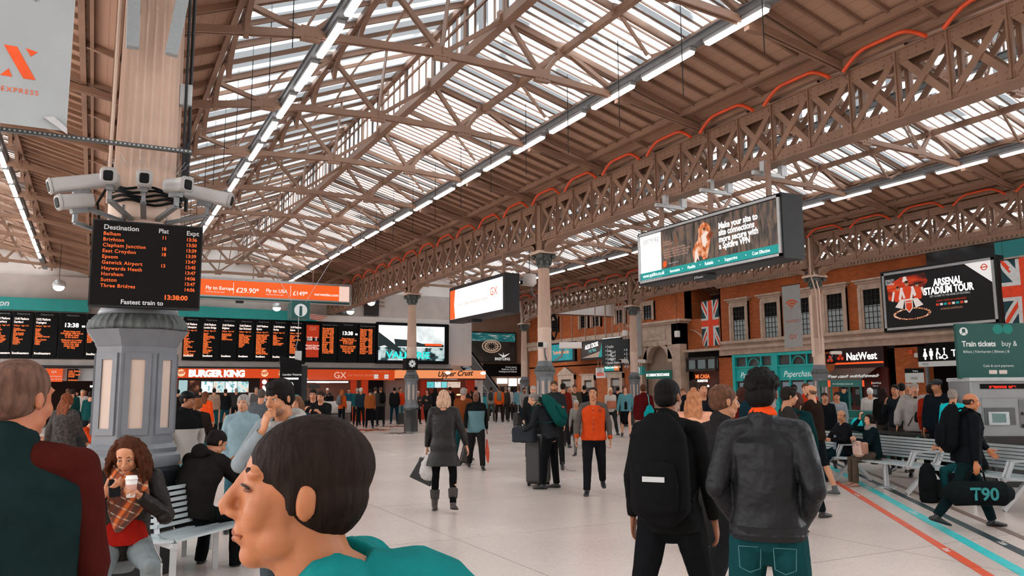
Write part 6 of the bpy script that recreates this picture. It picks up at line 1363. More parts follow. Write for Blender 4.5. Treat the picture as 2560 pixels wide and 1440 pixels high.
def hair_shape(mb, M, style, seed=0):
 rnd = random.Random(seed); e = lambda c, r, n=16, m_=12: ell(mb, M, c, r, n, m_)
 if style in ('short', 'crop', 'grey_short', 'side', 'quiff'):
  b = {'crop': .004, 'short': .008, 'grey_short': .009, 'side': .014, 'quiff': .014}[style]
  e((0, -.022, .046), (.074 + b, .092 + b, .076 + b), 20, 14); e((0, -.040, .0), (.072 + b, .068 + b, .07))
  if style in ('side', 'quiff'):
   e((0, .038, .094), (.056, .045, .026)); e((-.03, .02, .10), (.04, .05, .03)); e((.035, .02, .1), (.035, .05, .025))
  for s in (-1, 1): e((s * .070, .010, .010), (.010, .014, .034), 8, 8)
 elif style == 'bald_sides':
  e((0, -.040, .0), (.080, .066, .05))
  for s in (-1, 1): e((s * .070, -.015, .012), (.012, .04, .03), 8, 8)
 elif style == 'afro':
  e((0, -.018, .058), (.090, .104, .090), 24, 16); e((0, -.045, .0), (.084, .072, .08), 20, 12)
  for i in range(110):
   u = rnd.uniform(-.35, 1); t = rnd.uniform(0, 6.283); q = math.sqrt(max(0, 1 - u * u)); p = (.09 * q * math.cos(t), -.018 + .104 * q * math.sin(t), .058 + .09 * u)
   if p[1] > .06 and p[2] < .10: continue
   e(p, (.010, .010, .010), 6, 5)
 elif style in ('long', 'long_bun', 'bob', 'pony', 'curly_long', 'cap_long'):
  e((0, -.022, .048) if style != 'curly_long' else (0, -.029, .047), (.084, .096 if style != 'curly_long' else .094, .083), 20, 14); e((0, -.045, -.01), (.085, .066, .09))
  for s in (-1, 1): e((s * .072, .012, -.01), (.018, .035, .07), 10, 10)
  if style == 'bob':
   e((0, -.05, -.05), (.098, .058, .10), 18, 12)
   for s in (-1, 1): e((s * .078, .0, -.05), (.03, .055, .095), 12, 10)
   for i in range(26): t = math.pi * (i / 25); addT(mb, M, MB().tube([(.092 * math.cos(t), -.02 - .075 * math.sin(t), .03), (.104 * math.cos(t), -.03 - .085 * math.sin(t), -.08), (.095 * math.cos(t), -.03 - .08 * math.sin(t), -.145 + rnd.uniform(-.015, .015))], [.016, .016, .008], 6))
  elif style in ('long', 'long_bun', 'cap_long'):
   e((0, -.065, -.10), (.085, .042, .14), 16, 12); e((0, -.085, -.22), (.075, .034, .13), 14, 10)
   for i in range(18): xx = -.085 + .17 * i / 17; a = rnd.uniform(-.01, .01); addT(mb, M, MB().tube([(xx, -.06, .0), (xx * 1.1 + a, -.10, -.12), (xx * .95 - a, -.115, -.24), (xx * .8 + a, -.11, -.33 + rnd.uniform(-.04, .02))], [.014, .016, .014, .005], 6))
   if style == 'long_bun': e((.01, -.07, .125), (.04, .035, .035))
  elif style == 'pony':
   e((0, -.11, .03), (.03, .03, .03)); addT(mb, M, MB().tube([(0, -.11, .03), (0, -.14, -.04), (0, -.125, -.14), (0, -.12, -.22)], [.026, .034, .03, .01], 10))
  elif style == 'curly_long':
   for i in range(120):
    t = rnd.uniform(math.pi * .84, math.pi * 2.16) if i % 5 else rnd.uniform(math.pi * .74, math.pi * 2.26); r0 = rnd.uniform(.074, .105); L = rnd.uniform(.20, .34); ph = rnd.uniform(0, 6.28); P = []; a = rnd.uniform(.006, .014)
    z0 = rnd.uniform(.03, .11) if math.sin(t) < .3 else rnd.uniform(.04, .08)
    for j in range(9):
     f = j / 8; sp = 1 + .62 * math.sin(f * 2.2); rr = min(r0, .1 * math.sqrt(max(.1, 1.15 - (z0 / .13) ** 2))) * sp
     P.append((rr * math.cos(t) + a * math.sin(ph + j * 1.7), rr * 1.06 * math.sin(t) - .018 + a * math.cos(ph + j * 1.7), z0 - L * f - .02 * f * f))
    addT(mb, M, MB().tube(P, [.009, .011, .012, .012, .012, .011, .010, .008, .004], 6))
 return mb
def hand(mb, wrist, d, nrm, side, curl=25, sc=1.0, spread=1.0, grip=None):
 """d = along the fingers, nrm = palm facing; thumb leaves the side of the palm"""
 d = Vector(d).normalized(); nrm = Vector(nrm); nrm = (nrm - d * nrm.dot(d)).normalized(); ac = d.cross(nrm) * side   # ac points to the thumb side
 w = Vector(wrist); s = sc
 mb.loft([(w, ac * .026 * s, nrm * .019 * s), (w + d * .03 * s, ac * .036 * s, nrm * .0165 * s), (w + d * .07 * s, ac * .042 * s, nrm * .0145 * s), (w + d * .092 * s, ac * .040 * s, nrm * .012 * s)], n=12)
 for i, (o, L) in enumerate(((.030, .072), (.010, .082), (-.010, .077), (-.029, .060))):
  p = w + d * (.086 + (.006 if i in (1, 2) else 0)) * s + ac * o * s; q = d + ac * (o * 1.2 * spread); q.normalize(); P = [p]
  c = curl * (1 + .12 * i) * .6
  for k, f in enumerate((.44, .31, .25)):
   q = Matrix.Rotation(math.radians(c * (1 if k else .8)), 3, q.cross(nrm).normalized()) @ q; P.append(P[-1] + q * L * f * s); c = curl
  mb.tube(P, [.0092 * s, .0088 * s, .008 * s, .0062 * s], 8)
 p = w + d * .028 * s + ac * .028 * s; q = (d * .72 + ac * .62 + nrm * .30).normalized(); P = [p, p + q * .038 * s]; q = (q + d * .35 + nrm * .2 * (curl / 30)).normalized(); P.append(P[-1] + q * .03 * s); q = (q + d * .2 + nrm * .3 * (curl / 30)).normalized(); P.append(P[-1] + q * .024 * s)
 mb.tube(P, [.0135 * s, .011 * s, .0095 * s, .0068 * s], 8)
class Pose:
 pass
def figure(h=1.75, lean=0, side=0, twist=0, head=(0, 0), head_roll=0, aL=(4, 8, 12, 0), aR=(4, 8, 12, 0), lL=(0, 4, 0), lR=(0, 4, 0), seat=None, hunch=0, bulk=1.0):
 """joint positions; angles in degrees. arms (forward, out, elbow bend, inward), legs (forward, out, knee bend)"""
 P = Pose(); s = h / 1.75; P.s = s; P.bulk = bulk
 def legdir(f, a, sg): return Vector((sg * math.sin(math.radians(a)), math.sin(math.radians(f)) * math.cos(math.radians(a)), -math.cos(math.radians(f)) * math.cos(math.radians(a))))
 th, shn = .436 * s, .425 * s; ds = []
 for (f, a, k), sg in ((lL, -1), (lR, 1)):
  d1, d2 = legdir(f, a, sg), legdir(f - k, a * .5, sg); ds.append((d1, d2))
 hz = (seat + .085 * s) if seat else max(-(d1.z * th + d2.z * shn) for d1, d2 in ds) + .085 * s
 P.pel = Vector((0, 0, hz)); P.legs = []
 for (d1, d2), sg, L in zip(ds, (-1, 1), (lL, lR)):
  hip = P.pel + Vector((sg * .09 * s, 0, 0)); kn = hip + d1 * th; an = kn + d2 * shn
  if seat and an.z > .09 * s + .001: an.z = max(.085 * s, an.z - (an.z - .085 * s))
  pitch = 0.0 if an.z < .12 * s else min(55.0, (an.z / s - .085) * 190)
  P.legs.append((hip, kn, an, sg, pitch))
 R3 = Matrix.Rotation(math.radians(-twist), 3, 'Z') @ Matrix.Rotation(math.radians(side), 3, 'Y') @ Matrix.Rotation(math.radians(-lean), 3, 'X')
 P.up = R3 @ Vector((0, 0, 1)); P.rt = R3 @ Vector((1, 0, 0)); P.fw = R3 @ Vector((0, 1, 0))
 R4 = R3 @ Matrix.Rotation(math.radians(-hunch), 3, 'X'); P.up2 = R4 @ Vector((0, 0, 1)); P.fw2 = R4 @ Vector((0, 1, 0))
 P.ch = P.pel + P.up * .30 * s; P.sh = P.ch + P.up2 * .19 * s; P.nk = P.ch + P.up2 * .238 * s
 HR = Matrix.Rotation(math.radians(-twist - head[0]), 3, 'Z') @ Matrix.Rotation(math.radians(side * .4 + head_roll), 3, 'Y') @ Matrix.Rotation(math.radians(-head[1] - (lean + hunch) * .25), 3, 'X')
 P.hr = HR; P.hc = P.nk + (P.up2 * .03 + P.fw2 * .018) * s + HR @ Vector((0, .012, .115)) * s
 P.M = Matrix.Translation(P.hc) @ (HR.to_4x4()) @ Matrix.Scale(s * .955, 4)
 P.arms = []
 for (f, a, b, i), sg in ((aL, -1), (aR, 1)):
  S = P.sh + P.rt * sg * .163 * s * min(1.1, bulk ** .5) - P.up2 * .005
  base = Matrix.Rotation(math.radians(-lean * .5), 3, 'X')
  d1 = Vector((sg * math.sin(math.radians(a)), math.sin(math.radians(f)) * math.cos(math.radians(a)), -math.cos(math.radians(f)) * math.cos(math.radians(a))))
  fb = f + b; d2 = Vector((sg * math.sin(math.radians(a * .4 - i)), math.sin(math.radians(fb)) * math.cos(math.radians(i)), -math.cos(math.radians(fb)) * math.cos(math.radians(i))))
  tw = Matrix.Rotation(math.radians(-twist), 3, 'Z'); d1, d2 = (tw @ d1).normalized(), (tw @ d2).normalized()
  E_ = S + d1 * .285 * s; Wp = E_ + d2 * .255 * s; P.arms.append([S, E_, Wp, d2, sg])
 return P
def ik(P, idx, target, pole=(0, -.3, -1)):
 """bend arm idx so that its wrist reaches target"""
 S, E_, W_, d, sg = P.arms[idx]; s = P.s; t = Vector(target); a, b = .285 * s, .255 * s; v = t - S; L = min(v.length, a + b - .002); vn = v.normalized()
 c = (a * a + L * L - b * b) / (2 * a * L); hgt = math.sqrt(max(0, 1 - c * c)) * a; pl = Vector(pole); pl = (pl - vn * pl.dot(vn)).normalized()
 E2 = S + vn * (a * c) + pl * hgt; W2 = S + vn * L; P.arms[idx] = [S, E2, W2, (W2 - E2).normalized(), sg]
def torso_rings(P, off, hem, top=.6, flare=0.0, bulk=None):
 s = P.s; b = bulk or P.bulk; R = []
 prof = [(-.10, .160, .110), (.0, .165, .118), (.10, .142, .104), (.20, .142, .108), (.30, .152, .114), (.38, .158, .112), (.44, .158, .098), (.475, .128, .080), (.505, .085, .066), (.54, .060, .058)]
 hs = [hem] + [z for z, _, _ in prof if z > hem + .03 and z <= top]
 for z in hs:
  if z < -.1: a, c = .160 + flare * (-.1 - z) * 1.0, .112 + flare * (-.1 - z) * .8
  else:
   for (z0, a0, c0), (z1, a1, c1) in zip(prof[:-1], prof[1:]):
    if z0 <= z <= z1: f = (z - z0) / (z1 - z0); a, c = a0 + (a1 - a0) * f, c0 + (c1 - c0) * f; break
  if z <= .30: cen = P.pel + P.up * z * s; fwv = P.fw
  else: cen = P.ch + P.up2 * (z - .30) * s; fwv = P.fw2
  if hem < -.1 and z < -.02: cen = P.pel + Vector((0, 0, z * s)) + P.up * 0; fwv = Vector((0, 1, 0)) if abs(P.fw.z) > .05 else P.fw
  o = off * (1.0 if z < .45 else .7)
  R.append((cen + fwv * (.012 * s if z > .2 else 0), P.rt * (a * (b if z < .45 else 1) + o) * s, fwv * (c * b + o) * s))
  if z > top * 0 + .50 and False: break
 return R
def person(label, px=None, depth=None, foot=None, loc=None, rel=180, heading=None, h=None, headtop=None, pose=None, iks=None, skinc='#b97c5c', hairc='#2a1a12', hair='short', top=None, sleeves=None, bottom=None, shoes='#1a1a1a',
  face=None, at_head=None, beard=None, group=None, hood=None, collar=None, scarf=None, hands=(25, 25), hide_hand=(False, False), disp=None, voxs=None, eyes=None, closed=False, grounded=None, extra=None, sole=None):
 if at_head:
  px_, py_, dp_ = at_head; T = Vector((0, 0, EYE)) + ray(px_, py_) * dp_; hd = heading if heading is not None else math.degrees(math.atan2(T.x, T.y)) + rel
  seat0 = (pose or {}).get('seat'); h = 1.7
  for _ in range(6):
   Pt = figure(h=h, **(pose or {})); h = h * (T.z - (seat0 or 0) * .9) / (Pt.hc.z - (seat0 or 0) * .9)
  o2 = Matrix.Rotation(-math.radians(hd), 3, 'Z') @ Pt.hc; loc = (T.x - o2.x, T.y - o2.y)
  if heading is None: heading = hd
 if loc is None:
  if foot: q = on_z(*foot); loc = (q.x, q.y)
  else: q = at(px, depth, 1.45); loc = (q.x, q.y)
 X, Y = loc; dist = math.hypot(X, Y); dep = Vector((X, Y, -.2)).dot(FW)
 if h is None:
  if headtop is not None: h = max(1.2, min(1.95, EYE + (979 - headtop) / F_PX * dep))
  else: h = 1.72
 los = math.degrees(math.atan2(X, Y)); hd = heading if heading is not None else los + rel
 P = figure(h=h, **(pose or {}))
 for k, (idx, tgt, pole) in enumerate(iks or []): ik(P, idx, tgt, pole)
 root = empty('person', (X, Y, 0), -math.radians(hd)); tag(root, label, 'person', group)
 s = P.s; v = voxs or min(.024, max(.0055, dep * .00125)); near = dep < 14
 dsp = disp if disp is not None else (.014 if dep < 16 else 0)
 # body: one continuous surface
 b = MB(); head_shape(b, P.M, jaw=1.0)
 M3 = P.M.to_3x3(); nkt = P.M @ Vector((0, -.012, -.05)); b.tube([P.nk - P.up2 * .05 * s, P.nk + P.up2 * .01 * s, nkt, P.M @ Vector((0, -.01, .0))], [.066 * s, .060 * s, .057 * s, .053 * s], 16)
 sk = .72 if (pose or {}).get('seat') else 1.0; R_ = torso_rings(P, -.012 if sk == 1 else -.04, -.08 if sk == 1 else .0); b.loft(R_, n=20)
 for hip, kn, an, sg, pt in P.legs: b.tube([hip + Vector((0, 0, .02)), hip.lerp(kn, .5), kn, kn.lerp(an, .4), an], [.080 * s * sk, .068 * s * sk, .050 * s, .050 * s, .036 * s], 12); b.ball(kn, .05 * s); b.ball(hip, .082 * s * sk)
 for k, (S, E_, W_, d2, sg) in enumerate(P.arms):
  b.tube([S - (E_ - S).normalized() * .0, S.lerp(E_, .5), E_, E_.lerp(W_, .35), W_], [.050 * s, .044 * s, .037 * s, .038 * s, .026 * s], 12); b.ball(S, .052 * s); b.ball(E_, .038 * s)
  b.tube([P.sh + P.rt * sg * .06 * s, S], [.055 * s, .05 * s], 10)
  if not hide_hand[k]:
   nr = P.rt * -sg; hd_d = d2; custom = (extra or {}).get('hand%d' % k)
   if custom: nr = Vector(custom[0]); hd_d = Vector(custom[1]) if custom[1] else d2
   hand(b, W_ + d2 * .012 * s, hd_d, nr, sg if not (custom and len(custom) > 2) else sg * custom[2], hands[k], s)
 o = vox(b.build('body', skin(skinc), root, True), v, 3 if v < .012 else 2)
 # hair
 if hair and hair != 'bald':
  hm = hair_shape(MB(), P.M, hair, int(X * 31 + Y * 7)); o = hm.build('hair', hairm(hairc), root, True)
  vox(o, max(.0045, v * .8), 2 if hair in ('curly_long', 'afro') else 3, .010 if hair not in ('crop',) and dep < 12 else 0)
 if beard:
  m_ = MB(); ell(m_, P.M, (0, .030, -.062), (.058, .058, .052), 16, 12)
  for s_ in (-1, 1): ell(m_, P.M, (s_ * .052, .012, -.03), (.016, .03, .045))
  vox(m_.build('beard', hairm(beard), root, True), max(.005, v * .8), 3)
 facing = abs(((hd - los + head_yaw(pose) + 180) % 360) - 180)
 if (face if face is not None else facing > 62) and dep < 34: face_parts(root, P.M, v, brow=hairc if hairc not in ('#c9c4bf', '#b8b4b0') else '#6b625c', lipc=lip(skinc), near=dep < 16, closed=closed)
 # garments
 tp = top or dict(c='#2b2b2d'); tm = tp.get('m') or (leather(tp['c']) if tp.get('leather') else cloth(tp['c'], bump=tp.get('bump', .5)))
 off = tp.get('off', .018); hem = tp.get('hem', -.07)
 if P.legs[0][1].z > P.pel.z - .15 and P.legs[0][0].z < .75: hem = max(hem, -.06)
 g = MB(); g.loft(torso_rings(P, off, hem, top=.6 if collar else .51, flare=tp.get('flare', .12), bulk=P.bulk * tp.get('bulk', 1)), caps=False, n=24)
 sl = MB() if sleeves else g; sr = tp.get('sleeve', 1.0)
 for k, (S, E_, W_, d2, sg) in enumerate(P.arms):
  if sleeves: sl = MB()
  end = tp.get('short'); Wc = W_ if not end else E_
  sl.tube([S - P.rt * sg * .03 * s, S + (E_ - S) * .12, S.lerp(E_, .5), E_, E_.lerp(W_, .5), E_.lerp(W_, .97)] if not end else [S, S + (E_ - S) * .3, E_], [.060 * s * sr, .064 * s * sr, .058 * s * sr, .053 * s * sr, .046 * s * sr, .037 * s * sr] if not end else [.07 * s, .068 * s, .06 * s], 14)
  sl.ball(S, .062 * s * sr, 14, 10); sl.ball(E_, .054 * s * sr) if not end else None
  sl.tube([P.sh + P.rt * sg * .05 * s + P.up2 * .012 * s, S], [.070 * s, .059 * s * sr], 12)
  if sleeves: vox(sl.build('sleeve', cloth(sleeves) if isinstance(sleeves, str) else sleeves, root, True), v, 3, dsp)
 if collar: nk = P.nk + P.up2 * .012 * s; g.loft([(nk - P.up2 * .03 * s, P.rt * .078 * s, P.fw2 * .074 * s), (nk + P.up2 * .035 * s, P.rt * .070 * s, P.fw2 * .068 * s)], n=16)
 nm = tp.get('name', 'jacket'); vox(g.build(nm, tm, root, True), v, 3, dsp)
 if tp.get('shirt'):   # open front showing a shirt
  c = MB(); M_ = P.ch; c.loft([(P.pel + P.up * .04 * s + P.fw * (.118 + off) * s * P.bulk, P.rt * .055 * s, P.fw * .02 * s), (P.ch + P.fw * (.105 + off) * s * P.bulk, P.rt * .05 * s, P.fw2 * .022 * s), (P.nk - P.up2 * .03 * s + P.fw2 * .055 * s, P.rt * .03 * s, P.fw2 * .02 * s)], n=12); vox(c.build('shirt', cloth(tp['shirt']), root, True), v, 2)
 if hood:
  c = MB(); nk = P.nk + P.up2 * .02 * s
  for i in range(16): t = math.pi * 2 * i / 16; c.ball(nk + P.rt * .085 * s * math.cos(t) + P.fw2 * (-.02 + .085 * math.sin(t)) * s - P.up2 * (.02 + .03 * (math.sin(t) > .2)) * s, (.036 * s, .036 * s, .032 * s), 10, 8)
  c.ball(nk - P.fw2 * .11 * s - P.up2 * .03 * s, (.09 * s, .055 * s, .075 * s), 14, 10); vox(c.build('hood', cloth(hood), root, True), v, 3, dsp * .5)
 if scarf:
  c = MB(); nk = P.nk + P.up2 * .0 * s
  for k2, rr in enumerate((.075, .085)):
   for i in range(18): t = math.pi * 2 * i / 18; c.ball(nk + P.rt * rr * s * math.cos(t) + P.fw2 * rr * s * math.sin(t) + P.up2 * (.035 - .035 * k2) * s - P.up2 * .02 * s * max(0, math.sin(t)), (.034 * s,) * 3, 10, 8)
  vox(c.build('scarf', cloth(scarf) if isinstance(scarf, str) else scarf, root, True), v, 3, dsp)
 bt = bottom or dict(c='#20242a'); bmt = bt.get('m') or cloth(bt['c'])
 g = MB(); skirt = bt.get('skirt'); lw = bt.get('w', 1.0)
 g.loft([(P.pel - Vector((0, 0, .09 * s)), Vector((.155 * s * P.bulk, 0, 0)), Vector((0, .115 * s * P.bulk, 0))), (P.pel + P.up * .0, Vector((.172 * s * P.bulk, 0, 0)), Vector((0, .126 * s * P.bulk, 0))), (P.pel + P.up * .10 * s, P.rt * .152 * s * P.bulk, P.fw * .112 * s * P.bulk)], n=20)
 if skirt: g.loft([(P.pel + Vector((0, 0, .02)), Vector((.17 * s, 0, 0)), Vector((0, .13 * s, 0))), (P.pel - Vector((0, 0, skirt * s)), Vector((.20 * s, 0, 0)), Vector((0, .17 * s, 0)))], n=20)
 else:
  stop = bt.get('short')
  for hip, kn, an, sg, pt in P.legs:
   end = kn.lerp(an, .12) if stop else an + (an - kn).normalized() * .0
   pts = [hip + Vector((0, 0, .03)), hip.lerp(kn, .35), kn, kn.lerp(end, .5), end]
   g.tube(pts, [.098 * s, .088 * s * lw, .066 * s * lw, .060 * s * lw, .052 * s * lw * (1.5 if stop else 1)], 14); g.ball(hip, .1 * s); g.ball(kn, .065 * s * lw)
 vox(g.build(bt.get('name', 'skirt' if skirt else 'trousers'), bmt, root, True), v, 3, dsp * .8)
 sm = mat('shoe_' + shoes[1:], shoes, .45, 0, .1, 10)
 for hip, kn, an, sg, pt in P.legs:
  c = MB(); Rm = Matrix.Rotation(math.radians(-pt), 3, 'X'); F = lambda y, z: an + Rm @ Vector((sg * y * .12, y, z)) * s
  c.loft([(F(-.06, -.052), Vector((.028 * s, 0, 0)), Rm @ Vector((0, 0, .028 * s))), (F(-.01, -.042), Vector((.037 * s, 0, 0)), Rm @ Vector((0, 0, .042 * s))), (F(.06, -.05), Vector((.042 * s, 0, 0)), Rm @ Vector((0, 0, .034 * s))), (F(.13, -.062), Vector((.044 * s, 0, 0)), Rm @ Vector((0, 0, .023 * s))), (F(.175, -.066), Vector((.034 * s, 0, 0)), Rm @ Vector((0, 0, .016 * s)))], n=14)
  c.tube([an + Vector((0, 0, -.03 * s)), an + (kn - an).normalized() * (.06 if not bt.get('boots') else .2) * s], [.044 * s, (.046 if not bt.get('boots') else .064) * s], 12)
  c.v = [(x, y, max(z, .004)) for x, y, z in c.v]; o = vox(c.build('shoe', sm, root, True), max(.005, v * .8), 2)
  if sole: mb_ = MB(); mb_.loft([(F(-.055, -.078), Vector((.03 * s, 0, 0)), Rm @ Vector((0, 0, .009 * s))), (F(.06, -.078), Vector((.044 * s, 0, 0)), Rm @ Vector((0, 0, .009 * s))), (F(.165, -.076), Vector((.036 * s, 0, 0)), Rm @ Vector((0, 0, .009 * s)))], n=12); mb_.v = [(x, y, max(z, .001)) for x, y, z in mb_.v]; mb_.build('sole', mat('sole_' + sole[1:], sole, .5), o, True)
 root['h'] = h
 P.root = root; P.v = v; P.W = Matrix.Translation((X, Y, 0)) @ Matrix.Rotation(-math.radians(hd), 4, 'Z'); P.hd = hd
 return P
def head_yaw(pose): return ((pose or {}).get('head', (0, 0))[0]) + (pose or {}).get('twist', 0)
LIPS = {}
def lip(c):
 r, g, b = [int(c[i:i + 2], 16) for i in (1, 3, 5)]; return '#%02x%02x%02x' % (int(r * .80), int(g * .62), int(b * .60))
# ------------------------------------------------------------------ bags
def finish_thing(root, label, cat, group=None): return tag(root, label, cat, group)
def suitcase(loc, hd, w_, d_, h_, c, label, handle=.35, lean_=0, rough=.5, group=None, parentless=True):
 r = empty('suitcase', loc); r.rotation_euler = (math.radians(lean_), 0, -math.radians(hd)); finish_thing(r, label, 'suitcase', group)
 b = MB(); b.rbox((0, 0, h_ / 2 + .04), (w_, d_, h_), min(w_, d_) * .22, 4, ax=1); bevel(b.build('shell', mat('case_' + c[1:], c, rough, 0, .1, 8, .15, 40), r), .008)
 rb = MB()
 for k in (-.3, 0, .3): rb.box(w_ * k - .006, -d_ / 2 - .006, .1, w_ * k + .006, -d_ / 2 + .002, h_ - .04); rb.box(w_ * k - .006, d_ / 2 - .002, .1, w_ * k + .006, d_ / 2 + .006, h_ - .04)
 rb.build('ribs', DGREY, r)
 for sx in (-1, 1):
  for sy in (-1, 1): k = MB(); k.tube([(sx * w_ * .38 - .012, sy * d_ * .35, .028), (sx * w_ * .38 + .012, sy * d_ * .35, .028)], .028, 10); k.build('wheel', BLACK, r)
 if handle: t = MB(); t.tube([(-w_ * .22, d_ * .35, h_), (-w_ * .22, d_ * .35, h_ + handle), (w_ * .22, d_ * .35, h_ + handle), (w_ * .22, d_ * .35, h_)], .009, 6); t.build('pull_handle', LGREY, r)
 return r
def backpack(P, label, c, sc=1.0, side_strap=True, accent=None, group=None, low=0.0):
 """rucksack on the back of a figure"""
 s = P.s * sc; cen = P.ch.lerp(P.sh, .2) - P.fw2 * (.21 * P.s) - P.up2 * low
 W = P.W; R3 = Matrix((P.rt, P.fw2, P.up2)).transposed().to_4x4(); r = empty('backpack', mw=W @ Matrix.Translation(cen) @ R3); finish_thing(r, label, 'backpack', group)
 m_ = cloth(c, bump=.35)
 b = MB(); b.loft([((0, -.01, -.24 * s), (.13 * s, 0, 0), (0, .075 * s, 0)), ((0, -.015, -.2 * s), (.155 * s, 0, 0), (0, .10 * s, 0)), ((0, -.01, 0), (.155 * s, 0, 0), (0, .105 * s, 0)), ((0, 0, .16 * s), (.14 * s, 0, 0), (0, .085 * s, 0)), ((0, .01, .23 * s), (.10 * s, 0, 0), (0, .06 * s, 0))], n=20)
 vox(b.build('main_compartment', m_, r, True), max(.007, P.v), 3, .01)
 b = MB(); b.loft([((0, -.10 * s, -.2 * s), (.11 * s, 0, 0), (0, .035 * s, 0)), ((0, -.11 * s, -.08 * s), (.12 * s, 0, 0), (0, .04 * s, 0)), ((0, -.10 * s, .02 * s), (.10 * s, 0, 0), (0, .03 * s, 0))], n=16); vox(b.build('front_pocket', m_, r, True), max(.007, P.v), 2)
 b = MB(); b.tube([(-.03 * s, .03, .25 * s), (-.02 * s, .03, .29 * s), (.02 * s, .03, .29 * s), (.03 * s, .03, .25 * s)], .008, 6); b.build('top_loop', m_, r)
 for sg in (-1, 1):
  b = MB(); p = [Vector((sg * .09, .06, .18)) * s, Vector((sg * .10, .17, .26)) * P.s, Vector((sg * .12, .30, .20)) * P.s, Vector((sg * .13, .34, .04)) * P.s, Vector((sg * .15, .25, -.12)) * P.s, Vector((sg * .13, .06, -.17)) * s]
  for a, q in zip(p[:-1], p[1:]): b.bar(a, q, .045, .014)
  b.build('shoulder_strap', m_, r)
 if accent:
  b = MB(); b.box(-.05 * s, -.155 * s, -.06 * s, .06 * s, -.145 * s, -.035 * s); b.build('badge', accent, r)
 return r
def tote(P, idx, label, c, w_=.3, h_=.28, t_=.1, strap=.12, drop=.0, c2=None, name='handbag', at_=None, rough=.5):
 W = P.W; p = at_ if at_ is not None else P.arms[idx][2] + P.arms[idx][3] * .09 * P.s; m4 = W @ Matrix.Translation(Vector(p) - Vector((0, 0, strap + drop)))
 r = empty(name, mw=m4); finish_thing(r, label, 'bag')
 m_ = mat('bag_' + c[1:], c, rough, 0, .1, 10, .3, 20); b = MB()
 b.loft([((0, 0, -h_), (t_ * .5, 0, 0), (0, w_ * .5, 0)), ((0, 0, -h_ * .6), (t_ * .55, 0, 0), (0, w_ * .54, 0)), ((0, 0, -h_ * .1), (t_ * .35, 0, 0), (0, w_ * .45, 0))], n=18); vox(b.build('pouch', m_, r, True), .01, 2, .01)
 s_ = MB(); s_.tube([(0, -w_ * .3, -h_ * .12), (0, -w_ * .18, strap * .6), (0, 0, strap), (0, w_ * .18, strap * .6), (0, w_ * .3, -h_ * .12)], .008, 6); s_.build('strap', m_, r); return r
# ================================================================== PEOPLE IN THE PHOTO
WALK = dict(lL=(24, 3, 4), lR=(-16, 3, 16), aL=(-18, 8, 12, 0), aR=(20, 8, 20, 4))
WALK2 = dict(lL=(-16, 3, 18), lR=(24, 3, 4), aL=(20, 8, 20, 4), aR=(-18, 8, 12, 0))
STAND = dict(lL=(2, 5, 2), lR=(-2, 5, 0), aL=(2, 9, 14, 4), aR=(4, 9, 12, 4))
POCK = dict(lL=(2, 5, 2), lR=(-2, 5, 0), aL=(-10, 14, 36, 18), aR=(-10, 14, 36, 18))
def P_(base, **k): d = dict(base); d.update(k); return d
# --- foreground boy, walking to the left
P = person('nearest boy with short dark hair and a teal top, head turned left', at_head=(742, 1240, 1.29), closed=True, rel=-80, pose=P_(WALK, lean=26, hunch=26, head=(-14, -16), bulk=1.15), skinc='#a5653f', hairc='#1d120d', hair='short', top=dict(c='#12706e', off=.022), bottom=dict(c='#1c2024'), voxs=.005, face=True, disp=.01)
# --- big man at the left edge, seen from behind
P = person('man in a dark green gilet with dark red sleeves, back turned, at the left edge', at_head=(54, 1003, 2.4), rel=8, pose=P_(STAND, head=(38, 4), bulk=1.12, aL=(10, 12, 30, 10), aR=(4, 10, 20, 8)), skinc='#a86444', hairc='#5e4438', hair='short', top=dict(c='#152424', off=.036, hem=-.1, name='gilet'), sleeves='#3e1410', collar=True, bottom=dict(c='#15181a'), voxs=.006)
# --- seated woman with cup
SEATP = dict(seat=.47, lL=(80, 6, 82), lR=(76, 10, 74))
sw = at(305, 6.75, 1.0); q = Vector((.12, 7.45, 0))
SCARF = mat('plaid_base', '#8a4a22', .9)
def plaid():
 mt, nt, b = _new('plaid_scarf'); N = nt.nodes.new; L = nt.links.new; tc = N('ShaderNodeTexCoord'); prev = None
 mp = N('ShaderNodeMapping'); mp.inputs['Rotation'].default_value = (.3, .5, .7); L(tc.outputs['Object'], mp.inputs[0])
 base = None
 for k, (dr, sc_, c_) in enumerate((('X', 4.2, '#d0641f'), ('Y', 4.2, '#1d2522'), ('Z', 5.0, '#b9a48e'), ('X', 7.3, '#5a2414'))):
  wv = N('ShaderNodeTexWave'); wv.bands_direction = dr; wv.inputs['Scale'].default_value = sc_; L(mp.outputs[0], wv.inputs['Vector'])
  r = N('ShaderNodeValToRGB'); r.color_ramp.elements[0].position = .62 if k != 2 else .93; r.color_ramp.elements[1].position = .68 if k != 2 else .96; L(wv.outputs['Fac'], r.inputs[0])
  mx = N('ShaderNodeMix'); mx.data_type = 'RGBA'; mx.inputs[7].default_value = lin(c_); mf = N('ShaderNodeMath'); mf.operation = 'MULTIPLY'; mf.inputs[1].default_value = .75; L(r.outputs[0], mf.inputs[0]); L(mf.outputs[0], mx.inputs[0])
  if base: L(base, mx.inputs[6])
  else: mx.inputs[6].default_value = lin('#8a4420')
  base = mx.outputs[2]
 L(base, b.inputs['Base Color']); b.inputs['Roughness'].default_value = .95; b.inputs['Sheen Weight'].default_value = .2; return mt
PL = plaid()
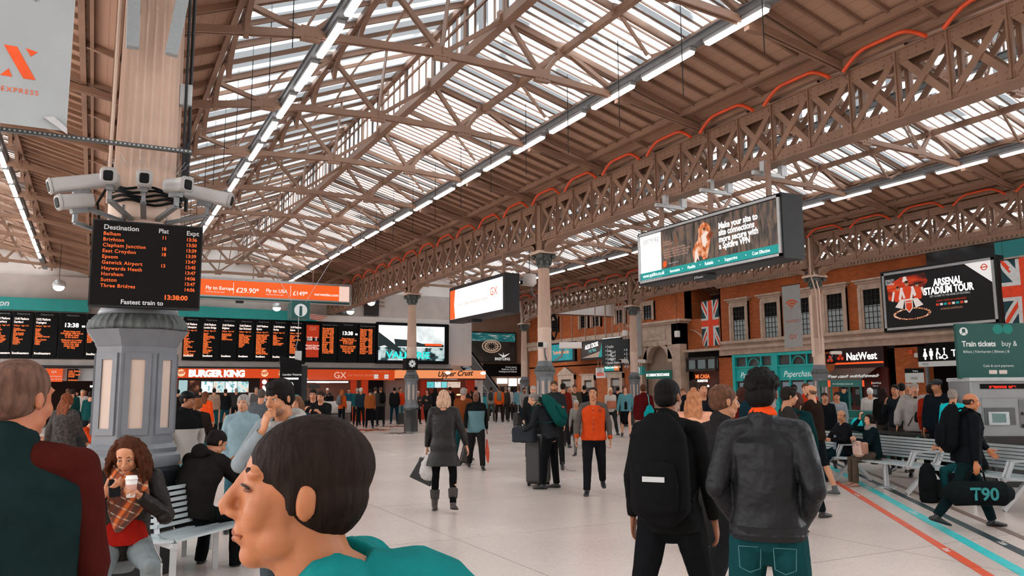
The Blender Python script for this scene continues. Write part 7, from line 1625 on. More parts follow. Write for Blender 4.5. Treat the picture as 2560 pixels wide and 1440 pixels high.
P = person('seated woman with long curly brown hair, plaid scarf and a paper cup, looking down', at_head=(318, 1140, 5.75), heading=176, pose=P_(SEATP, lean=12, hunch=6, head=(18, 26)), iks=[(0, (-.06, .33, .96), (-.8, -.1, -1)), (1, (.17, .34, .98), (.7, -.2, -1))], skinc='#bb7f5c', hairc='#43210f', hair='curly_long',
  top=dict(c='#18120f', leather=True, off=.03, hem=-.05, sleeve=1.12), bottom=dict(c='#6f7677'), shoes='#2a2624', voxs=.0055, hands=(50, 60), extra={'hand0': ((.6, .5, 0), (.35, .75, .45)), 'hand1': ((-.4, -.3, 1), (-.6, .5, .4))})
c = MB(); nk = P.nk
for i in range(40): t = math.pi * 2 * i / 20; rr = .085 + .02 * (i > 19); c.ball(nk + P.rt * rr * math.cos(t) + P.fw2 * rr * math.sin(t) + P.up2 * (.035 - .05 * (i > 19) - .03 * max(0, math.sin(t))), (.042,) * 3, 10, 8)
c.loft([(nk + P.fw2 * .10 - P.up2 * .03, P.rt * .13, P.fw2 * .05), (nk + P.fw2 * .155 - P.up2 * .14, P.rt * .15, P.fw2 * .05), (nk + P.fw2 * .175 - P.up2 * .25 + P.rt * .02, P.rt * .10, P.fw2 * .04), (nk + P.fw2 * .18 - P.up2 * .36 + P.rt * .05, P.rt * .03, P.fw2 * .025)], n=18)
vox(c.build('scarf', PL, P.root, True), .0065, 3, .02)
c = MB(); c.loft([(P.pel + P.up * .07 + P.fw * .065, P.rt * .172, P.fw * .125), (P.pel + P.up * .26 + P.fw * .055, P.rt * .13, P.fw * .10)], caps=False, n=18); vox(c.build('red_jumper', cloth('#8c1a12'), P.root, True), .007, 3, .012)
c = MB()
for hip, kn, an, sg, pt in P.legs:
 if sg > 0 or sg < 0: c.bar(kn + Vector((sg * .064, .02, .02)), an + Vector((sg * .052, .01, .03)), .016, .006, (0, 1, 0)); c.bar(hip.lerp(kn, .3) + Vector((sg * .088, 0, .03)), kn + Vector((sg * .066, 0, .03)), .006, .016)
c.build('white_side_stripe', mat('stripe_white', '#c9c6c2', .8), P.root)
w_ = P.W @ (P.arms[0][2] + Vector((.065, .085, .05)))
r = empty('coffee_cup', w_ - Vector((0, 0, .05))); tag(r, 'white takeaway coffee cup with a pink sleeve held by the seated woman', 'cup'); MB().lathe([(.028, 0), (.034, .05), (.040, .125)], 24).build('cup', WHITEP, r, True); MB().lathe([(.0335, .035), (.0385, .09)], 24).build('cup_sleeve', mat('cup_sleeve', '#b98a78', .7), r, True); MB().lathe([(.0425, .123), (.043, .132), (.037, .136), (.036, .148), (.03, .15)], 24).build('lid', mat('cup_lid', '#e8e4e0', .4), r, True)
w_ = P.W @ (P.arms[1][2] + Vector((-.06, .07, .05))); r = MB().rbox((0, 0, 0), (.075, .012, .145), .01, ax=1).build('phone', BLACK, None, loc=w_); r.rotation_euler = (.7, 0, -P.hd * math.pi / 180); tag(r, 'dark phone held by the seated woman', 'phone')
# --- seated man, back turned, right of the near column
P = person('seated man in a black hooded jacket, back turned, hunched on the column bench', at_head=(542, 1108, 7.9), rel=40, pose=dict(seat=.46, lL=(80, 10, 84), lR=(78, 10, 82), lean=14, hunch=16, head=(20, 22), aL=(52, 10, 60, 25), aR=(50, 10, 60, 25), bulk=1.1), skinc='#b07452', hairc='#16100d', hair='short', top=dict(c='#1b1918', off=.04, hem=-.05, sleeve=1.25, bump=.8), hood='#1b1918', bottom=dict(c='#131415'), shoes='#121212', voxs=.007, disp=.022)
P2 = MB().rbox((0, 0, 0), (.34, .26, .42), .1); o = vox(P2.build('quilted_jacket_bundle', cloth('#1d2624', bump=1), None, True, loc=(1.42, 7.85, .72)), .01, 2, .03); tag(o, 'dark quilted jacket bundled beside the hunched seated man', 'jacket')
# --- middle-left standing people
P = person('man in black and pale grey sports jacket and cap, beside the fluted column', px=462, depth=10.2, headtop=972, rel=168, pose=P_(STAND, head=(-40, 6), twist=-14, aL=(-10, 20, 40, 24), aR=(10, 14, 30, 10)), skinc='#8a5638', hairc='#120d0b', hair='crop', top=dict(m=banded('two_tone_sports', '#a39c97', '#121212', 1.23), off=.03, hem=-.08), bottom=dict(c='#5c8c90'), collar=True)
m = MB(); ell(m, P.M, (0, -.01, .06), (.088, .102, .07), 18, 12); ell(m, P.M, (0, .10, .055), (.06, .06, .012), 14, 6); m.build('cap', BLACK, P.root, True)
person('woman with a brown ponytail and dark jumper walking away behind the sports jacket', px=492, depth=12.8, headtop=978, rel=12, pose=WALK, hairc='#7a4a2c', hair='pony', skinc='#c08864', top=dict(c='#241c18', hem=-.04), bottom=dict(c='#1f6064'))
person('woman in a bright orange coat behind the ponytail woman', px=512, depth=22, headtop=974, rel=30, hair='long', hairc='#5a3420', top=dict(c='#d0461a', hem=-.2), bottom=dict(c='#2b2624'))
P = person('man in a beige jacket and dark teal jeans queuing at the burger shop, back turned', foot=(531, 1082), rel=4, headtop=966, pose=STAND, hairc='#1c1410', hair='crop', top=dict(c='#8d7260', off=.04, bulk=1.15, hem=-.05), bottom=dict(c='#123c40'))
person('man in a black jacket queuing beside the beige jacket, back turned', foot=(560, 1076), rel=-5, headtop=968, pose=STAND, hairc='#2a1c14', hair='short', top=dict(c='#161718', off=.03), bottom=dict(c='#173a40'))
for (px_, py_, lb) in ((527, 1083, 'black bag on the floor behind the beige jacket'), (556, 1078, 'black bag on the floor behind the black jacket in the burger queue')):
 q = on_z(px_, py_); m = MB().rbox((0, 0, .2), (.42, .3, .4), .12); tag(vox(m.build('floor_bag', cloth('#151617'), None, True, loc=q - Vector((0, .3, 0))), .015, 2, .03), lb, 'bag')
person('grey-haired man in a pale blue denim shirt, hands in pockets, facing the viewer', px=607, depth=9.9, headtop=981, rel=172, pose=P_(POCK, head=(22, 2)), hairc='#8f8a86', hair='grey_short', skinc='#bb8568', top=dict(c='#7f979e', off=.034, hem=-.11, name='shirt_jacket'), collar=True, bottom=dict(c='#33545f'), hide_hand=(True, True), eyes=1)
person('man in a grey-blue coat standing behind the denim shirt, back turned', px=652, depth=15.5, headtop=968, rel=10, pose=STAND, hairc='#4c443f', hair='short', top=dict(c='#4e5256', off=.04, hem=-.2), bottom=dict(c='#222426'))
# pinching-nose man
P = person('young man with black hair and a grey hoodie, pinching his nose', at_head=(697, 997, 5.2), rel=218, pose=P_(STAND, lean=6, head=(4, 12), aL=(10, 10, 20, 0)), iks=[(1, (.03, .235, 1.435), (.6, .25, -1))], skinc='#ad7350', hairc='#120d0b', hair='quiff', beard=None, top=dict(c='#7c8488', off=.034, hem=-.08, sleeve=1.1), hood='#a09c98', bottom=dict(c='#3c4448'), hands=(25, 60), extra={'hand1': ((-.5, -1, .1), (-.35, .15, .95))}, voxs=.0055)
m = MB(); ell(m, P.M, (0, .034, -.066), (.0605, .058, .046), 16, 12); vox(m.build('stubble', mat('stubble_shade', '#7a5440', .7), P.root, True), .006, 3)
for a in ((745, 11.5, 985, 205, 'woman with short hair and a blue shirt under a navy jacket, behind the hoodie', '#6a4a34', 'bob', '#1d2a33', '#7d9aa4'), (783, 17, 968, 190, 'man in black looking at his phone, left of the round counter', '#1c1612', 'short', '#141414', None), (803, 16, 973, 200, 'man in a black jacket with white shoulder bag strap beside the round counter', '#2a2018', 'short', '#161616', '#c8c4c0'), (727, 19, 980, 170, 'white-haired person half hidden behind the hoodie', '#c9c4bf', 'grey_short', '#3a3a3c', None), (818, 47, 967, 180, 'man with white hair standing behind the round counter', '#c9c4bf', 'grey_short', '#2a2c30', None)):
 px_, dp, ht, rl, lb, hc, hs, tc_, sh_ = a
 person(lb, px=px_, depth=dp, headtop=ht, rel=rl, pose=P_(STAND, aL=(30, 8, 90, 25), aR=(30, 8, 90, 25), head=(0, 14)), hairc=hc, hair=hs, top=dict(c=tc_, **({'shirt': sh_} if sh_ else {})), bottom=dict(c='#1b1b1d'))
P = person('woman with long ginger hair, rust jacket and grey backpack at the round counter', foot=(853, 1070), headtop=972, rel=40, pose=P_(STAND, aL=(40, 8, 60, 0)), hairc='#a05224', hair='long', top=dict(c='#a8481c'), bottom=dict(c='#161719')); backpack(P, 'round grey backpack worn by the ginger-haired woman', '#5d5f61', .8)
crowd = [(893, 41, 968, 10, '#1b4a4c', '#16181a', '#9a948e', 'grey_short', 'grey-haired man in a teal jacket behind the round counter'), (902, 39, 967, 0, '#22303a', '#14181a', '#c9c4bf', 'grey_short', 'white-haired man in dark blue beside the teal jacket'),
  (925, 37.5, 970, 5, '#8a4a22', '#101214', '#1d1612', 'short', 'man in a puffy brown jacket seen from behind'), (938, 41, 966, 20, '#4a4e50', '#1a1a1a', '#4a3a30', 'short', 'man in grey behind the puffy brown jacket'), (952, 40, 966, -20, '#3a3430', '#1c1c1e', '#6a4a34', 'short', 'man with a dark rucksack right of the puffy brown jacket'),
  (872, 46, 968, 180, '#1c4a5a', '#1c1c1e', '#2a1c14', 'short', 'man in a dark blue top behind the counter facing out')]
for (px_, dp, ht, rl, tc_, bc_, hc, hs, lb) in crowd:
 P = person(lb, px=px_, depth=dp, headtop=ht, rel=rl, pose=STAND, hairc=hc, hair=hs, top=dict(c=tc_, off=.05 if 'puffy' in lb else .03, bulk=1.12 if 'puffy' in lb else 1), bottom=dict(c=bc_))
 if 'rucksack' in lb: backpack(P, 'dark rucksack on the man in the queue by the red pier', '#121314', .9)
P = person('man in a long dark coat pulling a black suitcase, seen from behind', foot=(985, 1060), headtop=964, rel=-10, pose=P_(STAND, aR=(-6, 12, 8, 0)), hairc='#1a1512', hair='short', top=dict(c='#1c1b1c', off=.05, hem=-.12), bottom=dict(c='#122e3c')); q = on_z(1004, 1062); suitcase((q.x, q.y, 0), 25, .42, .28, .58, '#141415', 'black wheeled suitcase behind the man in the long dark coat', .42)
person('person in a red top glimpsed behind the long dark coat', px=1000, depth=43, headtop=966, rel=150, hairc='#3a2418', hair='short', top=dict(c='#c83a18'), bottom=dict(c='#3a6a70'))
P = person('woman in a pale cap and grey jacket looking at a phone with a friend', foot=(1044, 1060), headtop=976, rel=150, pose=P_(STAND, aL=(25, 8, 80, 20), aR=(25, 8, 80, 20)), hairc='#241812', hair='long', top=dict(c='#3c3835', hem=-.12), bottom=dict(c='#17181a')); m = MB(); ell(m, P.M, (0, -.01, .06), (.09, .104, .068), 16, 10); ell(m, P.M, (0, .1, .05), (.06, .06, .012)); m.build('cap', mat('pale_cap', '#b9b0aa', .8), P.root, True)
person('woman with long black hair and black clothes sharing the phone, walking', foot=(1068, 1070), headtop=968, rel=200, pose=P_(WALK, aL=(25, 8, 80, 20)), hairc='#120d0c', hair='long', top=dict(c='#232224', hem=-.1), bottom=dict(c='#131314'))
random.seed(21)
for i, (px_, dp, ht, rl, tc_, lb) in enumerate(((1088, 44, 968, 0, '#1c1a1a', 'customer in black at the sandwich counter, left'), (1113, 45, 970, 10, '#2a2422', 'customer in dark brown at the sandwich counter'), (1125, 41, 966, -20, '#1c1614', 'dark-haired customer behind the blonde woman'), (1164, 40, 968, 150, '#2c2420', 'dark-haired woman between the brown and two-tone jackets'), (1189, 41, 962, 30, '#171717', 'black-haired man behind the bald man'), (1178, 43, 975, 10, '#3a2a24', 'short person in brown left of the bald man'))):
 person(lb, px=px_, depth=dp, headtop=ht, rel=rl, pose=STAND, hairc=('#1a1210', '#3a261a')[i % 2], hair=('long', 'short', 'short')[i % 3], top=dict(c=tc_), bottom=dict(c='#17181a'))
# --- blonde woman
P = person('blonde woman in a dark leather coat, grey ankle boots, walking away with bags', foot=(1108, 1277), headtop=973, rel=10, pose=dict(lL=(4, 4, 3), lR=(-12, 9, 16), aL=(4, 12, 12, -4), aR=(6, 20, 14, -6), head=(4, -2)), hairc='#b8957c', hair='bob', skinc='#c98f72', top=dict(c='#22211f', leather=True, off=.036, hem=-.30, flare=.35, sleeve=1.12, name='coat'), bottom=dict(c='#0e0e0f', w=.86, boots=True), shoes='#3a302c', voxs=.0075, sole='#1c1816')
for hip, kn, an, sg, pt in P.legs: c = MB(); c.tube([an + (kn - an) * .18, an + (kn - an) * .5], [.062, .072], 14); vox(c.build('boot_cuff', mat('knit_cuff', '#3b3634', .95, 0, .2, 30, .6, 80), P.root, True), .008, 2, .01)
w_ = P.arms[0][2] + P.arms[0][3] * .07
r = empty('shopping_bag', mw=P.W @ Matrix.Translation(w_ + Vector((-.02, .02, 0)))); tag(r, 'stiff black shopping bag swinging from the left hand of the blonde woman', 'bag'); m = MB(); m.prism([(-.08, -.08), (-.10, -.14), (-.23, -.36), (.08, -.50), (.10, -.40), (0, -.1)], -.05, .05, ax=1); bevel(m.build('bag', mat('stiff_black', '#1c1a1a', .35), r), .01); MB().tube([(0, 0, 0), (-.03, 0, -.06), (-.06, 0, -.12)], .006, 6).build('handle', LGREY, r)
r = empty('carrier_bag', mw=P.W @ Matrix.Translation(w_ + Vector((.03, -.06, 0)))); tag(r, 'white plastic carrier bag held by the blonde woman', 'bag'); m = MB(); m.loft([((0, 0, -.38), (.10, 0, 0), (0, .04, 0)), ((0, 0, -.3), (.13, 0, 0), (0, .06, 0)), ((-.01, 0, -.15), (.09, 0, 0), (0, .045, 0)), ((0, 0, -.04), (.02, 0, 0), (0, .02, 0))], n=16); vox(m.build('bag', mat('white_plastic', '#b8b3b0', .35), r, True), .008, 2, .03)
# --- brown jacket man and bald man
P = person('grey-haired man in a rust-brown jacket, back turned, behind the blonde woman', px=1158, depth=19.5, headtop=961, rel=12, pose=P_(WALK2), hairc='#8a827c', hair='crop', top=dict(c='#6a3418', off=.04, hem=-.1, bulk=1.1), bottom=dict(c='#10363a')); tote(P, 1, 'teal and dark bag carried by the man in the rust-brown jacket', '#0e4348', .3, .34, .12, .1)
P = person('bald man in a black and teal fleece walking towards the viewer', foot=(1190, 1172), headtop=970, rel=176, pose=P_(WALK, head=(20, 4), aL=(-12, 12, 14, 0), aR=(8, 14, 18, 6)), skinc='#6e442e', hair='bald', top=dict(m=banded('two_tone_fleece', '#5a7a80', '#131415', 1.26), off=.034, hem=-.10, bulk=1.05), sleeves='#131415', collar=True, bottom=dict(c='#1e1c1c', w=1.15), shoes='#141414', face=True)
w_ = P.W @ (P.arms[0][2] + Vector((0, 0, -.1))); r = empty('orange_bag', w_, -math.radians(P.hd)); tag(r, 'orange carrier bag behind the legs of the bald man', 'bag'); m = MB(); m.loft([((-.03, -.1, -.62), (.02, 0, 0), (0, .12, 0)), ((-.02, -.1, -.4), (.05, 0, 0), (0, .15, 0)), ((0, -.05, -.12), (.02, 0, 0), (0, .04, 0))], n=14); vox(m.build('bag', mat('orange_plastic', '#c8401a', .4), r, True), .01, 2, .02)
q = on_z(1176, 1165); suitcase((q.x, q.y + .35, 0), P.hd + 90, .32, .24, .62, '#2b2422', 'dark suitcase dragged behind the bald man', .35, lean_=14)
# --- far group by the escalator
far = [(1228, 46, 966, 10, '#8a8680', '#4a443e', '#2a1c14', 'short', 'person in a white top and dark waistcoat at the escalator foot', 1), (1248, 44, 962, 0, '#e0581c', '#2a1c18', '#5a3a28', 'short', 'person in a bright orange top with a pale rucksack, near the escalator', 1), (1264, 45, 964, 20, '#3a342e', '#2a2826', '#7a6a5c', 'short', 'person in olive beside the bright orange top', 0), (1273, 47, 966, 0, '#b5aca4', '#2a2826', '#c9c4bf', 'short', 'person in pale clothes beyond the small grey suitcase', 0),
 (1296, 43, 960, -10, '#5a8088', '#2a2826', '#6a4a34', 'short', 'man in a light blue shirt seen from behind near the slim column', 0)]
for (px_, dp, ht, rl, tc_, bc_, hc, hs, lb, bp) in far:
 P = person(lb, px=px_, depth=dp, headtop=ht, rel=rl, pose=STAND, hairc=hc, hair=hs, top=dict(c=tc_), bottom=dict(c=bc_))
 if bp: backpack(P, 'small %s rucksack on the person near the escalator' % ('dark' if px_ < 1235 else 'pale'), '#6a6a60' if px_ > 1235 else '#3a3a38', .8)
q = on_z(1259, 1022); suitcase((q.x, q.y, 0), 10, .34, .24, .5, '#5d6a6e', 'small grey suitcase beside the bright orange top', .4)
P = person('woman with long black hair and long black coat, back turned, left of the grey suitcase', foot=(1279, 1048), headtop=964, rel=5, pose=STAND, hairc='#0f0c0b', hair='long', top=dict(c='#141313', hem=-.35, flare=.1, off=.035), bottom=dict(c='#141313', boots=True))
P = person('bearded man in a grey hoodie with a suitcase, walking towards the viewer', foot=(1311, 1066), headtop=962, rel=165, pose=P_(WALK, aL=(10, 14, 30, 0)), hairc='#14100e', hair='short', beard='#14100e', skinc='#9a6244', top=dict(c='#7f7b78', hem=-.05), bottom=dict(c='#1c2c34'), shoes='#b0501f'); q = on_z(1294, 1066); suitcase((q.x, q.y, 0), 150, .42, .28, .62, '#1e1e21', 'dark hard suitcase with raised handle pulled by the bearded man', .5)
P = person('smiling woman with short grey hair in a dark coat, facing the viewer', px=1333, depth=19.5, headtop=964, rel=178, pose=P_(STAND, aR=(10, 10, 20, 0), aL=(20, 14, 95, 25)), hairc='#9a928c', hair='grey_short', skinc='#c88f74', top=dict(c='#1b1c1e', hem=-.32, off=.04, flare=.15, name='coat'), collar=True, bottom=dict(c='#111214'))
P = person('man with dark blond beard and dark grey jacket standing behind the green rucksack', px=1386, depth=17.5, headtop=952, rel=186, pose=STAND, hairc='#4c3526', hair='short', beard='#5c4030', skinc='#b87f60', top=dict(c='#26282b', off=.04), collar=True, bottom=dict(c='#1a1a1a'))
# --- man bending with green rucksack
P = person('stooping grey-haired man with a large green rucksack, facing left over his luggage', foot=(1377, 1222), h=1.74, rel=-72, pose=P_(STAND, lean=18, hunch=14, head=(-14, 14), lL=(10, 5, 8), lR=(-4, 5, 0)), iks=[(0, (-.16, .44, .98), (-.5, 0, -1)), (1, (.10, .46, .96), (.5, 0, -1))], hairc='#7c756f', hair='crop', skinc='#c08868', top=dict(c='#232527', off=.034, hem=-.08), bottom=dict(c='#121214', w=1.1), shoes='#131313', voxs=.0075, face=True)
backpack(P, 'big green hiking rucksack on the stooping man', '#0f4540', 1.16, accent=mat('badge_orange', '#a04a24', .6))
q = on_z(1350, 1214); suitcase((q.x, q.y + .05, 0), P.hd + 8, .46, .30, .86, '#1d1b1b', 'tall charcoal suitcase standing before the stooping man', 0)
w_ = P.W @ Vector((-.04, .38, .96)); r = empty('holdall', w_, -math.radians(P.hd)); tag(r, 'dark grey holdall resting on top of the tall charcoal suitcase', 'bag'); m = MB(); m.rbox((0, .08, -.03), (.30, .42, .28), .07); vox(m.build('body', cloth('#2f3237'), r, True), .009, 3, .03); MB().tube([(-.1, .1, .1), (-.06, .16, .18), (.06, .16, .18), (.1, .1, .1)], .01, 6).build('handle', BLACK, r)
q = on_z(1418, 1178); m = MB(); m.bar((0, 0, .02), (.16, -.10, .02), .05, .006); m.bar((0, 0, .02), (-.09, .06, .2), .05, .006); tag(m.build('luggage_tag', mat('tag_grey', '#6f6a66', .6), None, loc=q), 'loose grey strap with printed tag hanging behind the stooping man', 'strap')
# --- people between
bet = [(1408, 24, 958, 10, '#5e1c12', '#1c1c1e', '#1c1410', 'short', 'man in a dark red top behind the green rucksack', STAND), (1424, 25, 968, 170, '#8a8079', '#3a3430', '#c9a68e', 'bald_sides', 'bald man in pale grey standing behind the orange waistcoat', STAND), (1437, 30, 962, 190, '#3c362c', '#1c1c1c', '#3a2a20', 'short', 'man in an olive jacket facing the viewer, far behind', STAND), (1461, 33, 964, 20, '#141516', '#17181a', '#120e0c', 'short', 'man in black far behind the orange waistcoat, left', STAND)]
for (px_, dp, ht, rl, tc_, bc_, hc, hs, lb, ps) in bet: person(lb, px=px_, depth=dp, headtop=ht, rel=rl, pose=ps, hairc=hc, hair=hs, top=dict(c=tc_), bottom=dict(c=bc_))
P = person('small grey-haired person bending with a cart, left of the orange waistcoat', px=1447, depth=21, h=1.5, rel=200, pose=P_(STAND, lean=22), hairc='#a8a29c', hair='grey_short', top=dict(c='#7d7974'), bottom=dict(c='#6f6a66'))
P = person('man in an orange waistcoat with grey sleeves walking towards the viewer', foot=(1487, 1236), headtop=967, rel=180, pose=dict(lL=(-16, 4, 26), lR=(10, 3, 2), aL=(-6, 16, 18, 2), aR=(8, 18, 16, 2), head=(6, -4), bulk=1.08), skinc='#b57a58', hairc='#241a14', hair='crop', top=dict(c='#c0421a', off=.034, hem=-.06, name='waistcoat', bump=.35), sleeves='#524c48', bottom=dict(c='#17171a', w=1.12), shoes='#1c1e20', face=True, voxs=.007)
m = MB()
for i in range(5): z = P.ch + P.up * (-.14 + i * .075) + P.fw * (.118 * 1.08 + .040) * P.s; m.ball(z, (.006, .006, .006), 8, 6)
m.build('snap_buttons', LGREY, P.root)
m = MB(); a = P.ch + P.fw * .158 * P.s; m.tube([a - P.up * .22, a + P.up * .14], .0035, 5); c0 = P.ch + P.rt * -.09 + P.up * .10 + P.fw * .155 * P.s
for (u0, v0, u1, v1) in ((0, 0, 0, .07), (0, .07, .035, .07), (0, .035, .03, .035), (0, 0, .035, 0), (.035, 0, .035, .07)): m.bar(c0 - P.rt * u0 + P.up * v0, c0 - P.rt * u1 + P.up * v1, .008, .008)
m.build('stitched_initial', mat('dark_stitch', '#6a2a14', .8), P.root)
for k in (0, 1):
 S, E_, W_, d2, sg = P.arms[k]; m = MB(); m.tube([E_.lerp(W_, .8), E_.lerp(W_, 1.02)], [.044 * P.s, .038 * P.s], 14); m.build('knit_cuff', cloth('#b0461e'), P.root, True)
person('blonde woman with a pale top carrying a brown handbag, far behind', px=1526, depth=31, headtop=966, rel=160, pose=WALK, hairc='#d8b898', hair='long', top=dict(c='#b3aba4'), bottom=dict(c='#232426')); q = at(1529, 30.6, 1.1); m = MB().rbox((0, 0, 0), (.42, .16, .3), .07); tag(vox(m.build('shoulder_bag', mat('bag_tan', '#9a4e2a', .5), None, True, loc=(q.x, q.y, 1.16)), .015, 2), 'tan shoulder bag of the blonde woman far behind', 'bag')
P = person('woman in a denim jacket over a black dress walking towards the viewer', foot=(1566, 1094), headtop=962, rel=178, pose=P_(WALK, aL=(-8, 16, 14, 0), aR=(8, 16, 14, 0)), hairc='#5a2e1c', hair='long', skinc='#cc9478', top=dict(c='#4f8088', off=.03, hem=-.03, name='denim_jacket', shirt='#111112'), bottom=dict(c='#101011', skirt=.34, name='dress'))
P = person('person in a dark red jumper with a turquoise drawstring bag, back turned', px=1609, depth=20, headtop=962, rel=0, pose=STAND, hairc='#4a2c1c', hair='short', top=dict(c='#4a0f10', off=.045, hem=-.04, bulk=1.1), bottom=dict(c='#b0a59c'), collar=True)
q = P.W @ Vector((.14, -.22, 1.18)); r = empty('drawstring_bag', q, -math.radians(P.hd)); tag(r, 'turquoise drawstring bag slung on the dark red jumper', 'bag'); m = MB(); m.loft([((0, 0, -.2), (.15, 0, 0), (0, .05, 0)), ((0, -.01, -.05), (.15, 0, 0), (0, .08, 0)), ((0, 0, .12), (.06, 0, 0), (0, .04, 0))], n=14); vox(m.build('sack', cloth('#0f8f92'), r, True), .014, 2, .03); MB().tube([(0, 0, .12), (-.02, .06, .35), (-.04, .2, .40)], .012, 6).build('cord', TEAL, r)
person('man in black far left of the dark red jumper', px=1545, depth=36, headtop=968, rel=20, pose=STAND, hairc='#17110e', top=dict(c='#151515')); person('man in a dark jacket beside the slim banner column', px=1560, depth=38, headtop=966, rel=100, pose=STAND, hairc='#2b1c14', top=dict(c='#2a1c18'))
# --- the three big figures
P = person('man in all black with a black rucksack, back turned, left of the leather jacket', at_head=(1672, 995, 5.0), rel=14, pose=dict(lL=(-14, 8, 10), lR=(16, 9, 4), aL=(-4, 12, 20, 0), aR=(4, 12, 12, 0), head=(16, 2)), skinc='#7e4a2c', hairc='#0d0a09', hair='crop', top=dict(c='#141414', off=.026, hem=-.10), collar=True, bottom=dict(c='#121315', w=1.05), shoes='#111111', voxs=.0065)
backpack(P, 'black rucksack with a small white flash on the man in all black', '#131314', 1.14, low=.05, accent=mat('white_flash', '#b8b8b8', .5))
P = person('man in a dark grey coat striding between the rucksack man and the leather jacket', at_head=(1812, 1006, 5.6), rel=52, pose=dict(lL=(28, 4, 4), lR=(-26, 5, 18), aL=(-12, 10, 14, 0), aR=(16, 10, 18, 0), head=(12, 4)), skinc='#b07856', hairc='#5a3c2c', hair='short', top=dict(c='#262425', off=.034, hem=-.24, flare=.1, name='coat'), collar=True, bottom=dict(c='#232325'), shoes='#1a1a1c', voxs=.0065)
P = person('curly-haired man in black leather jacket and dark teal jeans, back turned', at_head=(1907, 986, 4.25), rel=4, pose=P_(POCK, head=(14, 0), bulk=1.0, aL=(-12, 15, 44, 26), aR=(-12, 15, 44, 26)), skinc='#5c3420', hairc='#0e0b0a', hair='afro', top=dict(c='#161719', leather=True, off=.032, hem=-.02, sleeve=1.18), collar=True, bottom=dict(c='#12393c', w=1.12), shoes='#141414', hide_hand=(True, True), voxs=.006, disp=.02)
m = MB(); m.loft([(P.nk + P.up2 * .045, P.rt * .073 * P.s, P.fw2 * .071 * P.s), (P.nk + P.up2 * .058, P.rt * .069 * P.s, P.fw2 * .067 * P.s)], n=18); m.build('orange_collar', cloth('#d8481c'), P.root, True)
m = MB(); m.loft([(P.pel + P.up * -.04, P.rt * .19 * P.s, P.fw * .145 * P.s), (P.pel + P.up * .03, P.rt * .192 * P.s, P.fw * .15 * P.s)], caps=False, n=24); m.build('ribbed_hem', mat('rib_knit', '#0d0d0e', .9, 0, .1, 10, .8, 120, stretch=(8, 8, .5)), P.root, True)
m = MB()
for sg in (-1, 1): c0 = P.pel + Vector((sg * .085, -.135, -.10)); m.tube([c0 + Vector((-.055, .02, .03)), c0 + Vector((-.05, 0, -.07)), c0 + Vector((0, -.006, -.09)), c0 + Vector((.05, 0, -.07)), c0 + Vector((.055, .02, .03)), c0 + Vector((-.055, .02, .03))], .0025, 5)
m.build('pocket_stitching', mat('stitch_teal', '#3a6668', .8), P.root)
q = on_z(1942, 1432); m = MB().rbox((0, 0, .16), (.30, .42, .32), .1); tag(vox(m.build('floor_bag', mat('bag_charcoal', '#1c1d1f', .4), None, True, loc=(q.x + .25, q.y + .35, 0)), .009, 3, .02), 'dark bag on the floor seen between the legs of the leather jacket man', 'bag')
P = person('fair-haired woman in a fluffy pink top and patterned skirt, back turned', px=1735, depth=8.6, headtop=974, rel=10, h=1.69, pose=STAND, hairc='#a8704e', hair='long_bun', skinc='#c98f72', top=dict(c='#d49a7e', off=.05, hem=.0, sleeve=1.3, name='fluffy_top', bump=1.0), bottom=dict(m=mat('lace_skirt', '#2a2624', .8, 0, .8, 70), skirt=.45), hide_hand=(False, False))
q = P.W @ Vector((-.22, -.15, 1.12)); r = empty('leather_backpack', q, -math.radians(P.hd)); tag(r, 'small black backpack with a round white badge on the fluffy pink top', 'backpack'); m = MB(); m.loft([((0, 0, -.17), (.13, 0, 0), (0, .06, 0)), ((0, 0, .0), (.13, 0, 0), (0, .065, 0)), ((0, .01, .15), (.06, 0, 0), (0, .04, 0))], n=14); vox(m.build('sack', mat('bag_black', '#141314', .4), r, True), .01, 2); MB().tube([(.02, 0, .14), (.0, .08, .32), (.02, .2, .36)], .01, 6).build('strap', BLACK, r); MB().ball((-.02, -.075, .0), (.03, .006, .03), 12, 8).build('badge', mat('badge_pale', '#d8b8a4', .5), r)
P = person('man in a long dark coat with tan lapel behind the fluffy pink top', px=1757, depth=13.5, headtop=958, rel=160, pose=STAND, hairc='#2a1c14', hair='short', top=dict(c='#15181c', hem=-.3, off=.04, shirt='#9a7452', name='coat'), bottom=dict(c='#17181a')); person('man with dark hair in a black jacket, back turned, above the fluffy pink top', px=1735, depth=15, headtop=952, rel=0, pose=STAND, hairc='#2a1e18', hair='short', top=dict(c='#121416', bulk=1.15), hood='#121416', bottom=dict(c='#17181a'))
person('person in white far behind between black rucksack man and pink top', px=1708, depth=20, headtop=972, rel=180, pose=STAND, hairc='#6a4a34', top=dict(c='#b8b0aa'), bottom=dict(c='#c84a1c'))
# --- right of the leather jacket
P = person('person in a dark red jacket with a dark blue rucksack, back turned', px=1857, depth=12.5, headtop=970, rel=-20, pose=STAND, hairc='#3a1c14', hair='long', top=dict(c='#5c1812'), bottom=dict(c='#15181a')); backpack(P, 'dark blue rucksack on the dark red jacket', '#12262e', .95)
P = person('middle-aged man with dark hair looking right, close behind the leather jacket', px=1966, depth=9.8, headtop=970, rel=75, pose=P_(STAND, head=(0, 8)), hairc='#1c1613', hair='side', skinc='#b07a5a', top=dict(c='#2c2826'), bottom=dict(c='#1a1c1e'), face=True)
P = person('woman in a hooded dark green parka pulling a turquoise suitcase', px=1990, depth=10.6, headtop=972, rel=30, pose=P_(WALK2, aR=(-14, 22, 8, 0)), hairc='#3a1e14', hair='long', top=dict(c='#0d2a2c', off=.045, hem=-.28, flare=.15, bulk=1.1, name='parka'), hood='#0d2a2c', bottom=dict(c='#101a1c'))
